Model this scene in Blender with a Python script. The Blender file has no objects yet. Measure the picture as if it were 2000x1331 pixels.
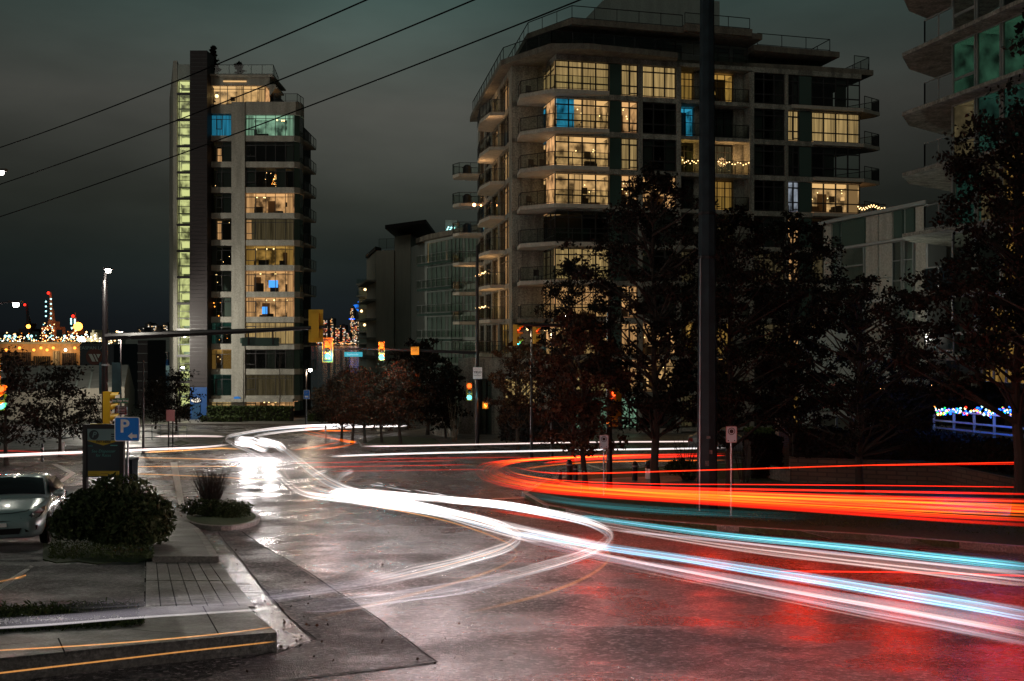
import bpy, math, random
import numpy as np
from mathutils import Vector, Matrix
C = bpy.context.scene
R = math.radians
# ---------------------------------------------------------------- camera
FP, HY, ZC = 1944.0, 655.0, 10.0          # focal length in photo pixels, horizon row, camera height
cd = bpy.data.cameras.new('camera'); cam = bpy.data.objects.new('camera', cd); C.collection.objects.link(cam)
cd.sensor_width = 36; cd.lens = 36*FP/2000; cd.clip_end = 8000; cd.clip_start = .1
cd.shift_y = -(665.5-HY)/2000
cam.location = (0, 0, ZC); cam.rotation_euler = (R(90), 0, 0)
C.camera = cam
# ---------------------------------------------------------------- night sky
W = bpy.data.worlds.new('World'); C.world = W; W.use_nodes = True
nt = W.node_tree; nt.nodes.clear()
def N(t, k, **kw):
    n = t.nodes.new(k)
    for a, b in kw.items(): setattr(n, a, b)
    return n
out = N(nt, 'ShaderNodeOutputWorld'); bg = N(nt, 'ShaderNodeBackground')
tc = N(nt, 'ShaderNodeTexCoord'); sp = N(nt, 'ShaderNodeSeparateXYZ')
nt.links.new(tc.outputs['Generated'], sp.inputs[0])
rmp = N(nt, 'ShaderNodeValToRGB')
def s2l(c): return tuple(((v/255)/12.92 if v/255 <= .04045 else ((v/255+.055)/1.055)**2.4) for v in c)
stops = [(0.0, (19,22,25)), (.03, (22,27,29)), (.075, (30,36,34)), (.13, (46,49,44)), (.22, (73,74,69)), (.33, (57,75,71)), (.6, (36,52,49)), (1, (30,40,40))]
el = rmp.color_ramp.elements
while len(el) < len(stops): el.new(.5)
for e, (p, c) in zip(el, stops): e.position = p; e.color = s2l(c)+(1,)
nt.links.new(sp.outputs['Z'], rmp.inputs[0])
mr = N(nt, 'ShaderNodeMapRange'); mr.inputs['From Min'].default_value = .05; mr.inputs['From Max'].default_value = .5
ax = N(nt, 'ShaderNodeMath', operation='ADD'); ax.inputs[1].default_value = .1
ab = N(nt, 'ShaderNodeMath', operation='ABSOLUTE')
nt.links.new(sp.outputs['X'], ax.inputs[0]); nt.links.new(ax.outputs[0], ab.inputs[0]); nt.links.new(ab.outputs[0], mr.inputs['Value'])
mr.inputs['To Min'].default_value = 1; mr.inputs['To Max'].default_value = .42
ns = N(nt, 'ShaderNodeTexNoise'); ns.inputs['Scale'].default_value = 3.0; ns.inputs['Detail'].default_value = 5; ns.inputs['Roughness'].default_value = .5
mps = N(nt, 'ShaderNodeMapping'); mps.inputs['Scale'].default_value = (1, 1, 3.2); nt.links.new(tc.outputs['Generated'], mps.inputs[0]); nt.links.new(mps.outputs[0], ns.inputs['Vector'])
m2 = N(nt, 'ShaderNodeMapRange'); m2.inputs['From Min'].default_value = .3; m2.inputs['From Max'].default_value = .7; m2.inputs['To Min'].default_value = .82; m2.inputs['To Max'].default_value = 1.5
nt.links.new(ns.outputs['Fac'], m2.inputs['Value'])
mm = N(nt, 'ShaderNodeMath', operation='MULTIPLY'); nt.links.new(mr.outputs[0], mm.inputs[0]); nt.links.new(m2.outputs[0], mm.inputs[1])
nt.links.new(rmp.outputs[0], bg.inputs['Color']); nt.links.new(mm.outputs[0], bg.inputs['Strength']); nt.links.new(bg.outputs[0], out.inputs[0])
# weak, very soft sun lamp added from behind to light the facades at night
sd = bpy.data.lights.new('sun', 'SUN'); sd.energy = .21; sd.angle = R(35); sd.color = (1, .93, .80)
sun = bpy.data.objects.new('sun', sd); C.collection.objects.link(sun); sun.rotation_euler = (R(66), 0, R(-28))
# ---------------------------------------------------------------- exposure and sampling
C.view_settings.view_transform = 'Standard'; C.view_settings.look = 'None'; C.view_settings.exposure = 0; C.view_settings.gamma = 1
cy = C.cycles
try:
    cy.use_denoising = True; cy.denoiser = 'OPENIMAGEDENOISE'
except Exception: pass
cy.max_bounces = 6; cy.diffuse_bounces = 2; cy.glossy_bounces = 3; cy.transmission_bounces = 4
cy.transparent_max_bounces = 40; cy.sample_clamp_indirect = 3; cy.caustics_reflective = False; cy.caustics_refractive = False
cy.use_adaptive_sampling = True; cy.adaptive_threshold = .015; cy.use_light_tree = True
# ================================================================ helpers
KN = [(-60,-4.5),(0,1.6),(6,2.5),(10,3.1),(14.5,3.7),(25,5.0),(35,5.75),(49,6.5),(66,7.3),(110,9.4),(140,10.4),(200,14.2),(260,15.5),(5000,15.5)]
_gy = np.arange(-60, 261, 1.0); _gd = np.interp(_gy, [k[0] for k in KN], [k[1] for k in KN])
_k = np.ones(7)/7; _gs = _gd.copy(); _gs[6:-6] = np.convolve(_gd, _k, 'same')[6:-6]
def G(y): return float(ZC-np.interp(y, _gy, _gs))
def X(px, Y): return (px-1000)/FP*Y
def Z(py, Y): return ZC-(py-HY)/FP*Y
def gp(px, py, h=0.0, z=None):
    t = (py-HY)/FP
    if z is not None: y = (ZC-z)/t; return Vector((X(px, y), y, z))
    lo, hi = .5, 200.
    for _ in range(50):
        m = (lo+hi)/2
        if (ZC-G(m)-h)/m > t: lo = m
        else: hi = m
    return Vector((X(px, lo), lo, G(lo)+h))
class MB:
    def __init__(s): s.v = []; s.f = []; s.m = []
    def add(s, vs, fs, mi=0):
        b = len(s.v); s.v += [tuple(p) for p in vs]; s.f += [tuple(b+i for i in q) for q in fs]; s.m += [mi]*len(fs); return s
    def quad(s, a, b, c, d, mi=0): return s.add([a,b,c,d], [(0,1,2,3)], mi)
    def poly(s, pts, mi=0): return s.add(pts, [tuple(range(len(pts)))], mi)
    def ob(s, c, a, b, d, mi=0):
        c, a, b, d = map(Vector, (c, a, b, d))
        vs = [c+i*a+j*b+k*d for k in (-1,1) for j in (-1,1) for i in (-1,1)]
        return s.add(vs, [(0,2,3,1),(4,5,7,6),(0,1,5,4),(2,6,7,3),(0,4,6,2),(1,3,7,5)], mi)
    def box(s, x0, x1, y0, y1, z0, z1, mi=0):
        return s.ob(((x0+x1)/2,(y0+y1)/2,(z0+z1)/2), (abs(x1-x0)/2,0,0), (0,abs(y1-y0)/2,0), (0,0,abs(z1-z0)/2), mi)
    def prism(s, pts, z0, z1, mi=0):
        n = len(pts); vs = [(p[0],p[1],z0) for p in pts]+[(p[0],p[1],z1) for p in pts]
        ar = sum(pts[i][0]*pts[(i+1)%n][1]-pts[(i+1)%n][0]*pts[i][1] for i in range(n))
        idx = list(range(n)) if ar > 0 else list(range(n))[::-1]
        fs = [tuple(idx[::-1]), tuple(i+n for i in idx)]+[(idx[i], idx[(i+1)%n], idx[(i+1)%n]+n, idx[i]+n) for i in range(n)]
        return s.add(vs, fs, mi)
    def bar(s, a, b, w, h=None, mi=0):
        a = Vector(a); b = Vector(b); d = b-a; L = d.length
        if L < 1e-6: return s
        d /= L; h = h or w
        up = Vector((0,0,1)) if abs(d.z) < .95 else Vector((0,1,0))
        sx = d.cross(up).normalized(); uz = sx.cross(d)
        return s.ob((a+b)/2, d*L/2, sx*w/2, uz*h/2, mi)
    def tube(s, pts, r, n=8, mi=0, cap=True, sq=1.0):
        pts = [Vector(p) for p in pts]; k = len(pts); rr = r if isinstance(r, (list, tuple)) else [r]*k
        vs = []; prev = None
        for i, p in enumerate(pts):
            d = (pts[min(i+1,k-1)]-pts[max(i-1,0)])
            d = d.normalized() if d.length > 1e-9 else Vector((0,0,1))
            up = Vector((0,0,1)) if abs(d.z) < .9 else Vector((1,0,0))
            sx = d.cross(up).normalized(); uz = sx.cross(d)
            if prev is not None and sx.dot(prev) < 0 and abs(d.z) >= .9: sx = -sx; uz = -uz
            prev = sx
            for j in range(n):
                t = 2*math.pi*j/n; vs.append(p+sx*math.cos(t)*rr[i]+uz*math.sin(t)*rr[i]*sq)
        fs = [(i*n+j, i*n+(j+1)%n, (i+1)*n+(j+1)%n, (i+1)*n+j) for i in range(k-1) for j in range(n)]
        if cap: fs += [tuple(range(n))[::-1], tuple((k-1)*n+j for j in range(n))]
        return s.add(vs, fs, mi)
    def lathe(s, prof, c=(0,0,0), n=16, mi=0, axis='z'):
        vs = []
        for (r, h) in prof:
            for j in range(n):
                t = 2*math.pi*j/n; a, b = r*math.cos(t), r*math.sin(t)
                p = (a, b, h) if axis == 'z' else ((a, h, b) if axis == 'y' else (h, a, b))
                vs.append((p[0]+c[0], p[1]+c[1], p[2]+c[2]))
        k = len(prof)
        fs = [(i*n+j, i*n+(j+1)%n, (i+1)*n+(j+1)%n, (i+1)*n+j) for i in range(k-1) for j in range(n)]
        fs += [tuple(range(n))[::-1], tuple((k-1)*n+j for j in range(n))]
        return s.add(vs, fs, mi)
    def ball(s, c, r, mi=0, n=6):
        prof = [(max(.001, r*math.sin(math.pi*i/n)), -r*math.cos(math.pi*i/n)) for i in range(n+1)]
        return s.lathe(prof, c, n*2, mi)
    def build(s, name, mats, parent=None, smooth=False, local=False):
        me = bpy.data.meshes.new(name); vs = s.v
        if parent is not None and not local:
            Mi = wmat(parent).inverted(); vs = [tuple(Mi @ Vector(p)) for p in vs]
        me.from_pydata(vs, [], s.f)
        if not isinstance(mats, (list, tuple)): mats = [mats]
        for m in mats: me.materials.append(m)
        if len(mats) > 1: me.polygons.foreach_set('material_index', s.m)
        if smooth: me.polygons.foreach_set('use_smooth', [True]*len(s.f))
        me.update(); o = bpy.data.objects.new(name, me); C.collection.objects.link(o)
        if parent is not None: o.parent = parent
        return o
def wmat(o):
    m = Matrix.LocRotScale(o.location, o.rotation_euler, o.scale)
    return m if o.parent is None else wmat(o.parent) @ m
LABELS = {}
def tag(o, label=None, cat=None, group=None, kind=None):
    if label: o['label'] = label
    if cat: o['category'] = cat
    if group: o['group'] = group
    if kind: o['kind'] = kind
    return o
def thing(name, label, cat, loc=(0,0,0), rz=0, group=None, sc=1):
    o = bpy.data.objects.new(name, None); C.collection.objects.link(o)
    o.location = loc; o.rotation_euler = (0,0,rz); o.scale = (sc,sc,sc) if not isinstance(sc, tuple) else sc
    return tag(o, label, cat, group)
def kids(o): return [c for c in C.collection.objects if c.parent == o]
def copy_tree(o, parent=None):
    c = o.copy(); C.collection.objects.link(c); c.parent = parent
    for ch in kids(o): copy_tree(ch, c)
    return c
def clone(o, label, loc, rz=0, sc=1, group=None):
    c = copy_tree(o); c.location = loc; c.rotation_euler = (0,0,rz)
    c.scale = (sc,sc,sc) if not isinstance(sc, tuple) else sc; c['label'] = label
    if group: c['group'] = group
    return c
def text(s, size, mat, parent, loc, name='lettering', rx=90, rz=0, align='CENTER', ext=.003, shear=0, sx=1, off=0):
    cu = bpy.data.curves.new(name, 'FONT'); cu.body = s; cu.size = size; cu.align_x = align; cu.align_y = 'CENTER'; cu.extrude = ext; cu.shear = shear; cu.offset = off; cu.resolution_u = 3
    t = bpy.data.objects.new(name, cu); C.collection.objects.link(t)
    bpy.context.view_layer.update()
    me = bpy.data.meshes.new_from_object(t); bpy.data.objects.remove(t)
    me.materials.clear(); me.materials.append(mat)
    o = bpy.data.objects.new(name, me); C.collection.objects.link(o)
    o.parent = parent; o.location = loc; o.rotation_euler = (R(rx), 0, R(rz)); o.scale = (sx,1,1)
    return o
# ================================================================ materials
def mat(name, col=(.3,.3,.3), rough=.7, metal=0, emit=None, es=0, noise=None, bump=0, bscale=20, spec=.5, coat=0, samp=None, nvar=.25):
    m = bpy.data.materials.new(name); m.use_nodes = True; t = m.node_tree; b = t.nodes['Principled BSDF']
    b.inputs['Base Color'].default_value = (*col, 1); b.inputs['Roughness'].default_value = rough; b.inputs['Metallic'].default_value = metal
    b.inputs['Specular IOR Level'].default_value = spec; b.inputs['Coat Weight'].default_value = coat
    g = N(t, 'ShaderNodeNewGeometry')
    if noise:
        n = N(t, 'ShaderNodeTexNoise'); n.inputs['Scale'].default_value = noise; n.inputs['Detail'].default_value = 6
        t.links.new(g.outputs['Position'], n.inputs['Vector'])
        r = N(t, 'ShaderNodeValToRGB'); r.color_ramp.elements[0].position = .3; r.color_ramp.elements[1].position = .7
        r.color_ramp.elements[0].color = (*[c*(1-nvar) for c in col], 1); r.color_ramp.elements[1].color = (*[min(1, c*(1+nvar)) for c in col], 1)
        t.links.new(n.outputs['Fac'], r.inputs[0]); t.links.new(r.outputs[0], b.inputs['Base Color'])
    if bump:
        n = N(t, 'ShaderNodeTexNoise'); n.inputs['Scale'].default_value = bscale; n.inputs['Detail'].default_value = 5
        t.links.new(g.outputs['Position'], n.inputs['Vector'])
        bp = N(t, 'ShaderNodeBump'); bp.inputs['Strength'].default_value = bump; bp.inputs['Distance'].default_value = .02
        t.links.new(n.outputs['Fac'], bp.inputs['Height']); t.links.new(bp.outputs[0], b.inputs['Normal'])
    if emit:
        b.inputs['Emission Color'].default_value = (*emit, 1); b.inputs['Emission Strength'].default_value = es
        if samp: m.cycles.emission_sampling = samp
    return m
def emis(name, col, s, samp='NONE', var=None):
    m = bpy.data.materials.new(name); m.use_nodes = True; t = m.node_tree; t.nodes.clear()
    o = N(t, 'ShaderNodeOutputMaterial'); e = N(t, 'ShaderNodeEmission'); e.inputs[0].default_value = (*col, 1); e.inputs[1].default_value = s
    t.links.new(e.outputs[0], o.inputs[0]); m.cycles.emission_sampling = samp
    if var:
        g = N(t, 'ShaderNodeNewGeometry'); mp = N(t, 'ShaderNodeMapping'); mp.inputs['Scale'].default_value = var[:3]
        n = N(t, 'ShaderNodeTexNoise'); n.inputs['Scale'].default_value = 1; n.inputs['Detail'].default_value = 3
        t.links.new(g.outputs['Position'], mp.inputs[0]); t.links.new(mp.outputs[0], n.inputs['Vector'])
        r = N(t, 'ShaderNodeMapRange'); r.inputs['From Min'].default_value = .35; r.inputs['From Max'].default_value = .68
        r.inputs['To Min'].default_value = s*var[3]; r.inputs['To Max'].default_value = s*1.15
        t.links.new(n.outputs['Fac'], r.inputs['Value']); t.links.new(r.outputs[0], e.inputs[1])
    return m
def glow(name, col, s, alpha=1.0, grain=0):
    """additive light: emission with full transparency, as light adds over what is behind it"""
    m = bpy.data.materials.new(name); m.use_nodes = True; t = m.node_tree; t.nodes.clear()
    o = N(t, 'ShaderNodeOutputMaterial'); e = N(t, 'ShaderNodeEmission'); e.inputs[0].default_value = (*col, 1); e.inputs[1].default_value = s
    tr = N(t, 'ShaderNodeBsdfTransparent'); ad = N(t, 'ShaderNodeAddShader')
    # the light fades towards the streak's rim, as the lamp's disc was there for a shorter time
    lw = N(t, 'ShaderNodeLayerWeight'); lw.inputs[0].default_value = .5
    iv = N(t, 'ShaderNodeMath', operation='SUBTRACT'); iv.inputs[0].default_value = 1
    t.links.new(lw.outputs['Facing'], iv.inputs[1])
    pw = N(t, 'ShaderNodeMath', operation='POWER'); pw.inputs[1].default_value = 1.3; t.links.new(iv.outputs[0], pw.inputs[0])
    ml = N(t, 'ShaderNodeMath', operation='MULTIPLY'); ml.inputs[1].default_value = s
    at_ = N(t, 'ShaderNodeAttribute'); at_.attribute_name = 'fade'; m3 = N(t, 'ShaderNodeMath', operation='MULTIPLY')
    t.links.new(pw.outputs[0], ml.inputs[0]); t.links.new(ml.outputs[0], m3.inputs[0]); t.links.new(at_.outputs['Fac'], m3.inputs[1]); t.links.new(m3.outputs[0], e.inputs[1])
    t.links.new(e.outputs[0], ad.inputs[0]); t.links.new(tr.outputs[0], ad.inputs[1]); t.links.new(ad.outputs[0], o.inputs[0])
    return m
def concrete(name, col, stain=.35, rough=.85, panel=0):
    m = mat(name, col, rough); t = m.node_tree; b = t.nodes['Principled BSDF']; g = t.nodes['Geometry']
    mp = N(t, 'ShaderNodeMapping'); mp.inputs['Scale'].default_value = (1.3,1.3,.16)
    n = N(t, 'ShaderNodeTexNoise'); n.inputs['Scale'].default_value = 1.5; n.inputs['Detail'].default_value = 7
    t.links.new(g.outputs['Position'], mp.inputs[0]); t.links.new(mp.outputs[0], n.inputs['Vector'])
    n2 = N(t, 'ShaderNodeTexNoise'); n2.inputs['Scale'].default_value = 9; n2.inputs['Detail'].default_value = 5
    t.links.new(g.outputs['Position'], n2.inputs['Vector'])
    mu = N(t, 'ShaderNodeMath', operation='MULTIPLY'); t.links.new(n.outputs['Fac'], mu.inputs[0]); t.links.new(n2.outputs['Fac'], mu.inputs[1])
    r = N(t, 'ShaderNodeValToRGB'); r.color_ramp.elements[0].position = .12; r.color_ramp.elements[1].position = .4
    r.color_ramp.elements[0].color = (*[c*(1-stain) for c in col], 1); r.color_ramp.elements[1].color = (*[min(1, c*1.08) for c in col], 1)
    t.links.new(mu.outputs[0], r.inputs[0]); t.links.new(r.outputs[0], b.inputs['Base Color'])
    return m
def glass(name, tint=(.75,.85,.8), refl=1.0, ior=1.5, rough=.02):
    m = bpy.data.materials.new(name); m.use_nodes = True; t = m.node_tree; t.nodes.clear()
    o = N(t, 'ShaderNodeOutputMaterial'); tr = N(t, 'ShaderNodeBsdfTransparent'); tr.inputs[0].default_value = (*tint, 1)
    gl = N(t, 'ShaderNodeBsdfGlossy'); gl.inputs['Roughness'].default_value = rough
    fr = N(t, 'ShaderNodeFresnel'); fr.inputs[0].default_value = ior; mx = N(t, 'ShaderNodeMixShader')
    t.links.new(fr.outputs[0], mx.inputs[0]); t.links.new(tr.outputs[0], mx.inputs[1]); t.links.new(gl.outputs[0], mx.inputs[2]); t.links.new(mx.outputs[0], o.inputs[0])
    return m
def asphalt(name, base, rlo, rhi, wscale, bump=.5, spec=.5, agg=(.45,4.2)):
    m = mat(name, base, .4, spec=spec); t = m.node_tree; b = t.nodes['Principled BSDF']; g = t.nodes['Geometry']
    big = N(t, 'ShaderNodeTexNoise'); big.inputs['Scale'].default_value = wscale; big.inputs['Detail'].default_value = 5; big.inputs['Roughness'].default_value = .6
    fine = N(t, 'ShaderNodeTexNoise'); fine.inputs['Scale'].default_value = 26; fine.inputs['Detail'].default_value = 8; fine.inputs['Roughness'].default_value = .75
    vor = N(t, 'ShaderNodeTexVoronoi'); vor.inputs['Scale'].default_value = 60
    for n in (big, fine, vor): t.links.new(g.outputs['Position'], n.inputs['Vector'])
    r = N(t, 'ShaderNodeMapRange'); r.inputs['From Min'].default_value = .38; r.inputs['From Max'].default_value = .62
    r.inputs['To Min'].default_value = rlo; r.inputs['To Max'].default_value = rhi
    t.links.new(big.outputs['Fac'], r.inputs['Value']); t.links.new(r.outputs[0], b.inputs['Roughness'])
    cr = N(t, 'ShaderNodeValToRGB'); cr.color_ramp.elements[0].position = .40; cr.color_ramp.elements[1].position = .62
    lo, hi = (.18, 2.4) if agg[1] > 1.5 else (.55, 1.35)
    cr.color_ramp.elements[0].color = (*[c*lo for c in base], 1); cr.color_ramp.elements[1].color = (*[c*hi for c in base], 1)
    t.links.new(fine.outputs['Fac'], cr.inputs[0]); t.links.new(cr.outputs[0], b.inputs['Base Color'])
    ag = N(t, 'ShaderNodeTexVoronoi'); ag.inputs['Scale'].default_value = 22; t.links.new(g.outputs['Position'], ag.inputs['Vector'])
    sx = N(t, 'ShaderNodeSeparateColor'); t.links.new(ag.outputs['Color'], sx.inputs[0])
    pw = N(t, 'ShaderNodeMath', operation='POWER'); pw.inputs[1].default_value = 3; t.links.new(sx.outputs[0], pw.inputs[0])
    mg = N(t, 'ShaderNodeMapRange'); mg.inputs['To Min'].default_value = agg[0]; mg.inputs['To Max'].default_value = agg[1]; t.links.new(pw.outputs[0], mg.inputs['Value'])
    vm = N(t, 'ShaderNodeVectorMath', operation='SCALE'); t.links.new(cr.outputs[0], vm.inputs[0]); t.links.new(mg.outputs[0], vm.inputs['Scale']); t.links.new(vm.outputs[0], b.inputs['Base Color'])
    ad = N(t, 'ShaderNodeMath', operation='ADD'); t.links.new(fine.outputs['Fac'], ad.inputs[0]); t.links.new(vor.outputs['Distance'], ad.inputs[1])
    bs = N(t, 'ShaderNodeMapRange'); bs.inputs['From Min'].default_value = .38; bs.inputs['From Max'].default_value = .62
    bs.inputs['To Min'].default_value = bump*.5; bs.inputs['To Max'].default_value = bump
    t.links.new(big.outputs['Fac'], bs.inputs['Value'])
    bp = N(t, 'ShaderNodeBump'); bp.inputs['Distance'].default_value = .09 if agg[1] > 1.5 else .02; t.links.new(bs.outputs[0], bp.inputs['Strength'])
    t.links.new(ad.outputs[0], bp.inputs['Height']); t.links.new(bp.outputs[0], b.inputs['Normal'])
    return m
def brick(name, c1, c2, mo, sc=1.0):
    m = mat(name, c1, .8); t = m.node_tree; b = t.nodes['Principled BSDF']; g = t.nodes['Geometry']
    s = N(t, 'ShaderNodeSeparateXYZ'); c = N(t, 'ShaderNodeCombineXYZ'); t.links.new(g.outputs['Position'], s.inputs[0])
    a = N(t, 'ShaderNodeMath', operation='ADD'); t.links.new(s.outputs['X'], a.inputs[0]); t.links.new(s.outputs['Y'], a.inputs[1])
    t.links.new(a.outputs[0], c.inputs['X']); t.links.new(s.outputs['Z'], c.inputs['Y'])
    k = N(t, 'ShaderNodeTexBrick'); k.inputs['Scale'].default_value = sc; k.inputs['Mortar Size'].default_value = .012; k.inputs['Brick Width'].default_value = .24; k.inputs['Row Height'].default_value = .085
    for i, q in (('Color1', c1), ('Color2', c2), ('Mortar', mo)): k.inputs[i].default_value = (*q, 1)
    t.links.new(c.outputs[0], k.inputs['Vector']); t.links.new(k.outputs['Color'], b.inputs['Base Color'])
    return m
def leafmat(name, c1, c2):
    m = mat(name, c1, .75, spec=.18); t = m.node_tree; b = t.nodes['Principled BSDF']; g = t.nodes['Geometry']
    r = N(t, 'ShaderNodeValToRGB'); r.color_ramp.elements[0].color = (*c1, 1); r.color_ramp.elements[1].color = (*c2, 1)
    t.links.new(g.outputs['Random Per Island'], r.inputs[0]); t.links.new(r.outputs[0], b.inputs['Base Color'])
    return m
M = dict(
 road=asphalt('wet_asphalt', (.060,.052,.052), .14, .48, .5, 1.0),
 patch=asphalt('wet_asphalt_patch', (.045,.044,.044), .40, .65, .8, 1.2),
 gutter=asphalt('wet_gutter', (.08,.075,.07), .07, .34, 1.6, .6, agg=(.7,1.9)),
 lot=asphalt('damp_asphalt', (.026,.026,.026), .35, .65, .6, .6),
 walk=asphalt('damp_pavement', (.17,.16,.145), .32, .6, .9, .3, agg=(.85,1.25)),
 kerb=asphalt('kerb_concrete', (.24,.22,.20), .3, .55, 1.5, .35, agg=(.85,1.25)),
 tar=mat('tar', (.006,.006,.006), .8, spec=.1), line=mat('road_paint', (.62,.6,.56), .4, noise=14, nvar=.4),
 grass=mat('grass', (.045,.07,.02), .8, noise=12, nvar=.5, bump=.8, bscale=30),
 ground=mat('earth', (.04,.042,.03), .9, noise=.3),
 water=mat('water', (.004,.010,.016), .12, bump=.35, bscale=.35),
 conc=concrete('concrete', (.34,.335,.28), .75), conct=concrete('tower_concrete', (.37,.36,.31), .4), concg=concrete('grey_green_panel', (.30,.34,.31), .2),
 white=concrete('white_render', (.52,.50,.42), .12), soffit=concrete('soffit', (.50,.46,.38), .3), slab=concrete('stained_slab', (.20,.18,.14), .6),
 darkc=mat('dark_cladding', (.014,.008,.009), .6, noise=2), core=mat('dark_interior', (.015,.014,.013), .9), frame=mat('window_metal', (.03,.028,.028), .4), framel=mat('pale_window_metal', (.22,.24,.23), .4),
 spand=mat('green_spandrel_glass', (.05,.085,.07), .15), gls=glass('window_glass'), glsd=glass('balcony_glass', (.82,.86,.82)), 
 black=mat('black_metal', (.012,.010,.011), .35), pole=mat('painted_grey_pole', (.018,.034,.040), .8, noise=3, spec=.15), steel=mat('galvanised_steel', (.30,.33,.35), .4, metal=.6), 
 yellow=mat('signal_yellow', (.55,.33,.01), .45), bark=mat('bark', (.035,.026,.02), .85, bump=.6, bscale=14), barkp=mat('pale_bark', (.16,.12,.08), .8, noise=6),
 red=emis('signal_red', (1,.055,.008), 7), amber=emis('signal_amber', (1,.30,.02), 6), green=emis('signal_green', (.06,.72,1), 7), whitel=emis('lamp_white', (1,.95,.86), 30), hand=emis('walk_signal_orange', (1,.22,.03), 8),
 leaf=leafmat('leaf', (.006,.006,.004), (.020,.014,.009)), leafr=leafmat('russet_leaf', (.022,.011,.007), (.09,.042,.02)), leafg=leafmat('shrub_leaf', (.02,.035,.012), (.06,.08,.03)), hedge=leafmat('hedge_leaf', (.02,.035,.01), (.07,.10,.03)),
 signw=mat('sign_white', (.88,.84,.82), .5), signb=mat('sign_blue', (.01,.22,.80), .4), signg=mat('sign_green', (.01,.14,.07), .4), orange=mat('sign_orange', (.75,.25,.02), .5), ink=mat('sign_black', (.01,.01,.01), .6),
 bricks=brick('brick', (.30,.17,.12), (.22,.13,.10), (.28,.25,.22)), brickd=brick('pale_brick_blocks', (.17,.13,.09), (.13,.10,.07), (.08,.06,.05), .5),
)
def curt(n, c, s): return emis(n, c, s, 'NONE', (7,7,.2,.35))
def room_(n, c, s): return emis(n, c, s, 'NONE', (1.3,1.3,1.1,.12))
LIT = {}
for k, c, s in (('warm', (1,.48,.20), .86), ('pale', (1,.53,.22), .86), ('cream', (1,.60,.25), .66), ('gold', (1,.50,.12), .44), ('dim', (.8,.55,.28), .12), ('green', (.62,1,.70), .42), ('teal', (.16,.5,.38), .085), ('dgreen', (.22,.62,.38), .10), ('blue', (.05,.5,.85), .5), ('lav', (.8,.8,1), .35), ('stair', (1,.95,.40), .72)):
    LIT[k] = (room_('lit_room_'+k, c, s), curt('lit_curtain_'+k, c, s*.8), emis('lit_ceiling_'+k, c, s*1.25), emis('lit_floor_'+k, c, s*.3))  # rooms glow by themselves: lamp light put into walls, ceiling and floor
M['bulb'] = emis('warm_bulb', (1,.62,.25), 5); M['bulbw'] = emis('white_bulb', (1,.9,.72), 6); M['bulbb'] = emis('blue_bulb', (.01,.10,1), 5); M['tv'] = emis('screen', (.08,.35,1), 1.6)
M['bulbo'] = emis('orange_bulb', (1,.30,.04), 4); M['bulbr'] = emis('red_bulb', (1,.02,.01), 4); M['bulbg'] = emis('green_bulb', (.02,.8,.12), 2.5); M['bulbc'] = emis('cyan_bulb', (.45,1,1), 3)
# ================================================================ the ground
def drape(pts, dz=0.0, depth=0.0, mb=None, mi=0, step=1.0):
    """lay a flat polygon on the sloping street: cut at every profile knot so it follows the slope exactly; depth > 0 makes a kerb-high slab"""
    import bmesh
    mb = mb or MB(); bm = bmesh.new()
    bm.faces.new([bm.verts.new((p[0], p[1], 0)) for p in pts])
    ys = [p[1] for p in pts]
    for y in range(math.ceil(min(ys)), math.floor(max(ys))+1):
        if y > 260: break
        bmesh.ops.bisect_plane(bm, geom=bm.verts[:]+bm.edges[:]+bm.faces[:], dist=1e-5, plane_co=(0, y, 0), plane_no=(0,1,0))
    if depth:
        r = bmesh.ops.extrude_face_region(bm, geom=bm.faces[:])
        top = [v for v in r['geom'] if isinstance(v, bmesh.types.BMVert)]
        ids = set(top)
        for v in bm.verts: v.co.z = G(v.co.y)+dz if v in ids else G(v.co.y)+dz-depth
    else:
        for v in bm.verts: v.co.z = G(v.co.y)+dz
    bmesh.ops.recalc_face_normals(bm, faces=bm.faces[:])
    if not depth:
        for f in bm.faces:
            if f.normal.z < 0: f.normal_flip()
    bm.verts.index_update()
    mb.add([v.co[:] for v in bm.verts], [tuple(v.index for v in f.verts) for f in bm.faces], mi); bm.free()
    return mb
def struct(name, mb, m): return tag(mb.build(name, m), kind='structure')
def G2(pts, h=0): return [gp(a, b, h) for a, b in pts]
gm = MB()
gys = [-60+i for i in range(0, 256)]
for a, b in zip(gys[:-1], gys[1:]): gm.quad((-400,a,G(a)-.06), (400,a,G(a)-.06), (400,b,G(b)-.06), (-400,b,G(b)-.06))
struct('ground', gm, M['ground'])
sm = MB(); sm.quad((-6000,-3000,-9), (6000,-3000,-9), (6000,7000,-9), (-6000,7000,-9)); struct('sea_bed', sm, M['ground'])
wm = MB(); wm.quad((-3000,160,-5), (3000,160,-5), (3000,1450,-5), (-3000,1450,-5)); struct('water', wm, M['water'])
fs = MB(); fs.add([(-3000,1440,-8),(3000,1440,-8),(3000,1450,-4),(-3000,1450,-4),(3000,3400,20),(-3000,3400,20)], [(0,1,2,3),(3,2,4,5)]); struct('far_shore', fs, M['ground'])
struct('road', drape([(-70,-8),(60,-8),(60,100),(-70,100)], 0), M['road'])
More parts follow.
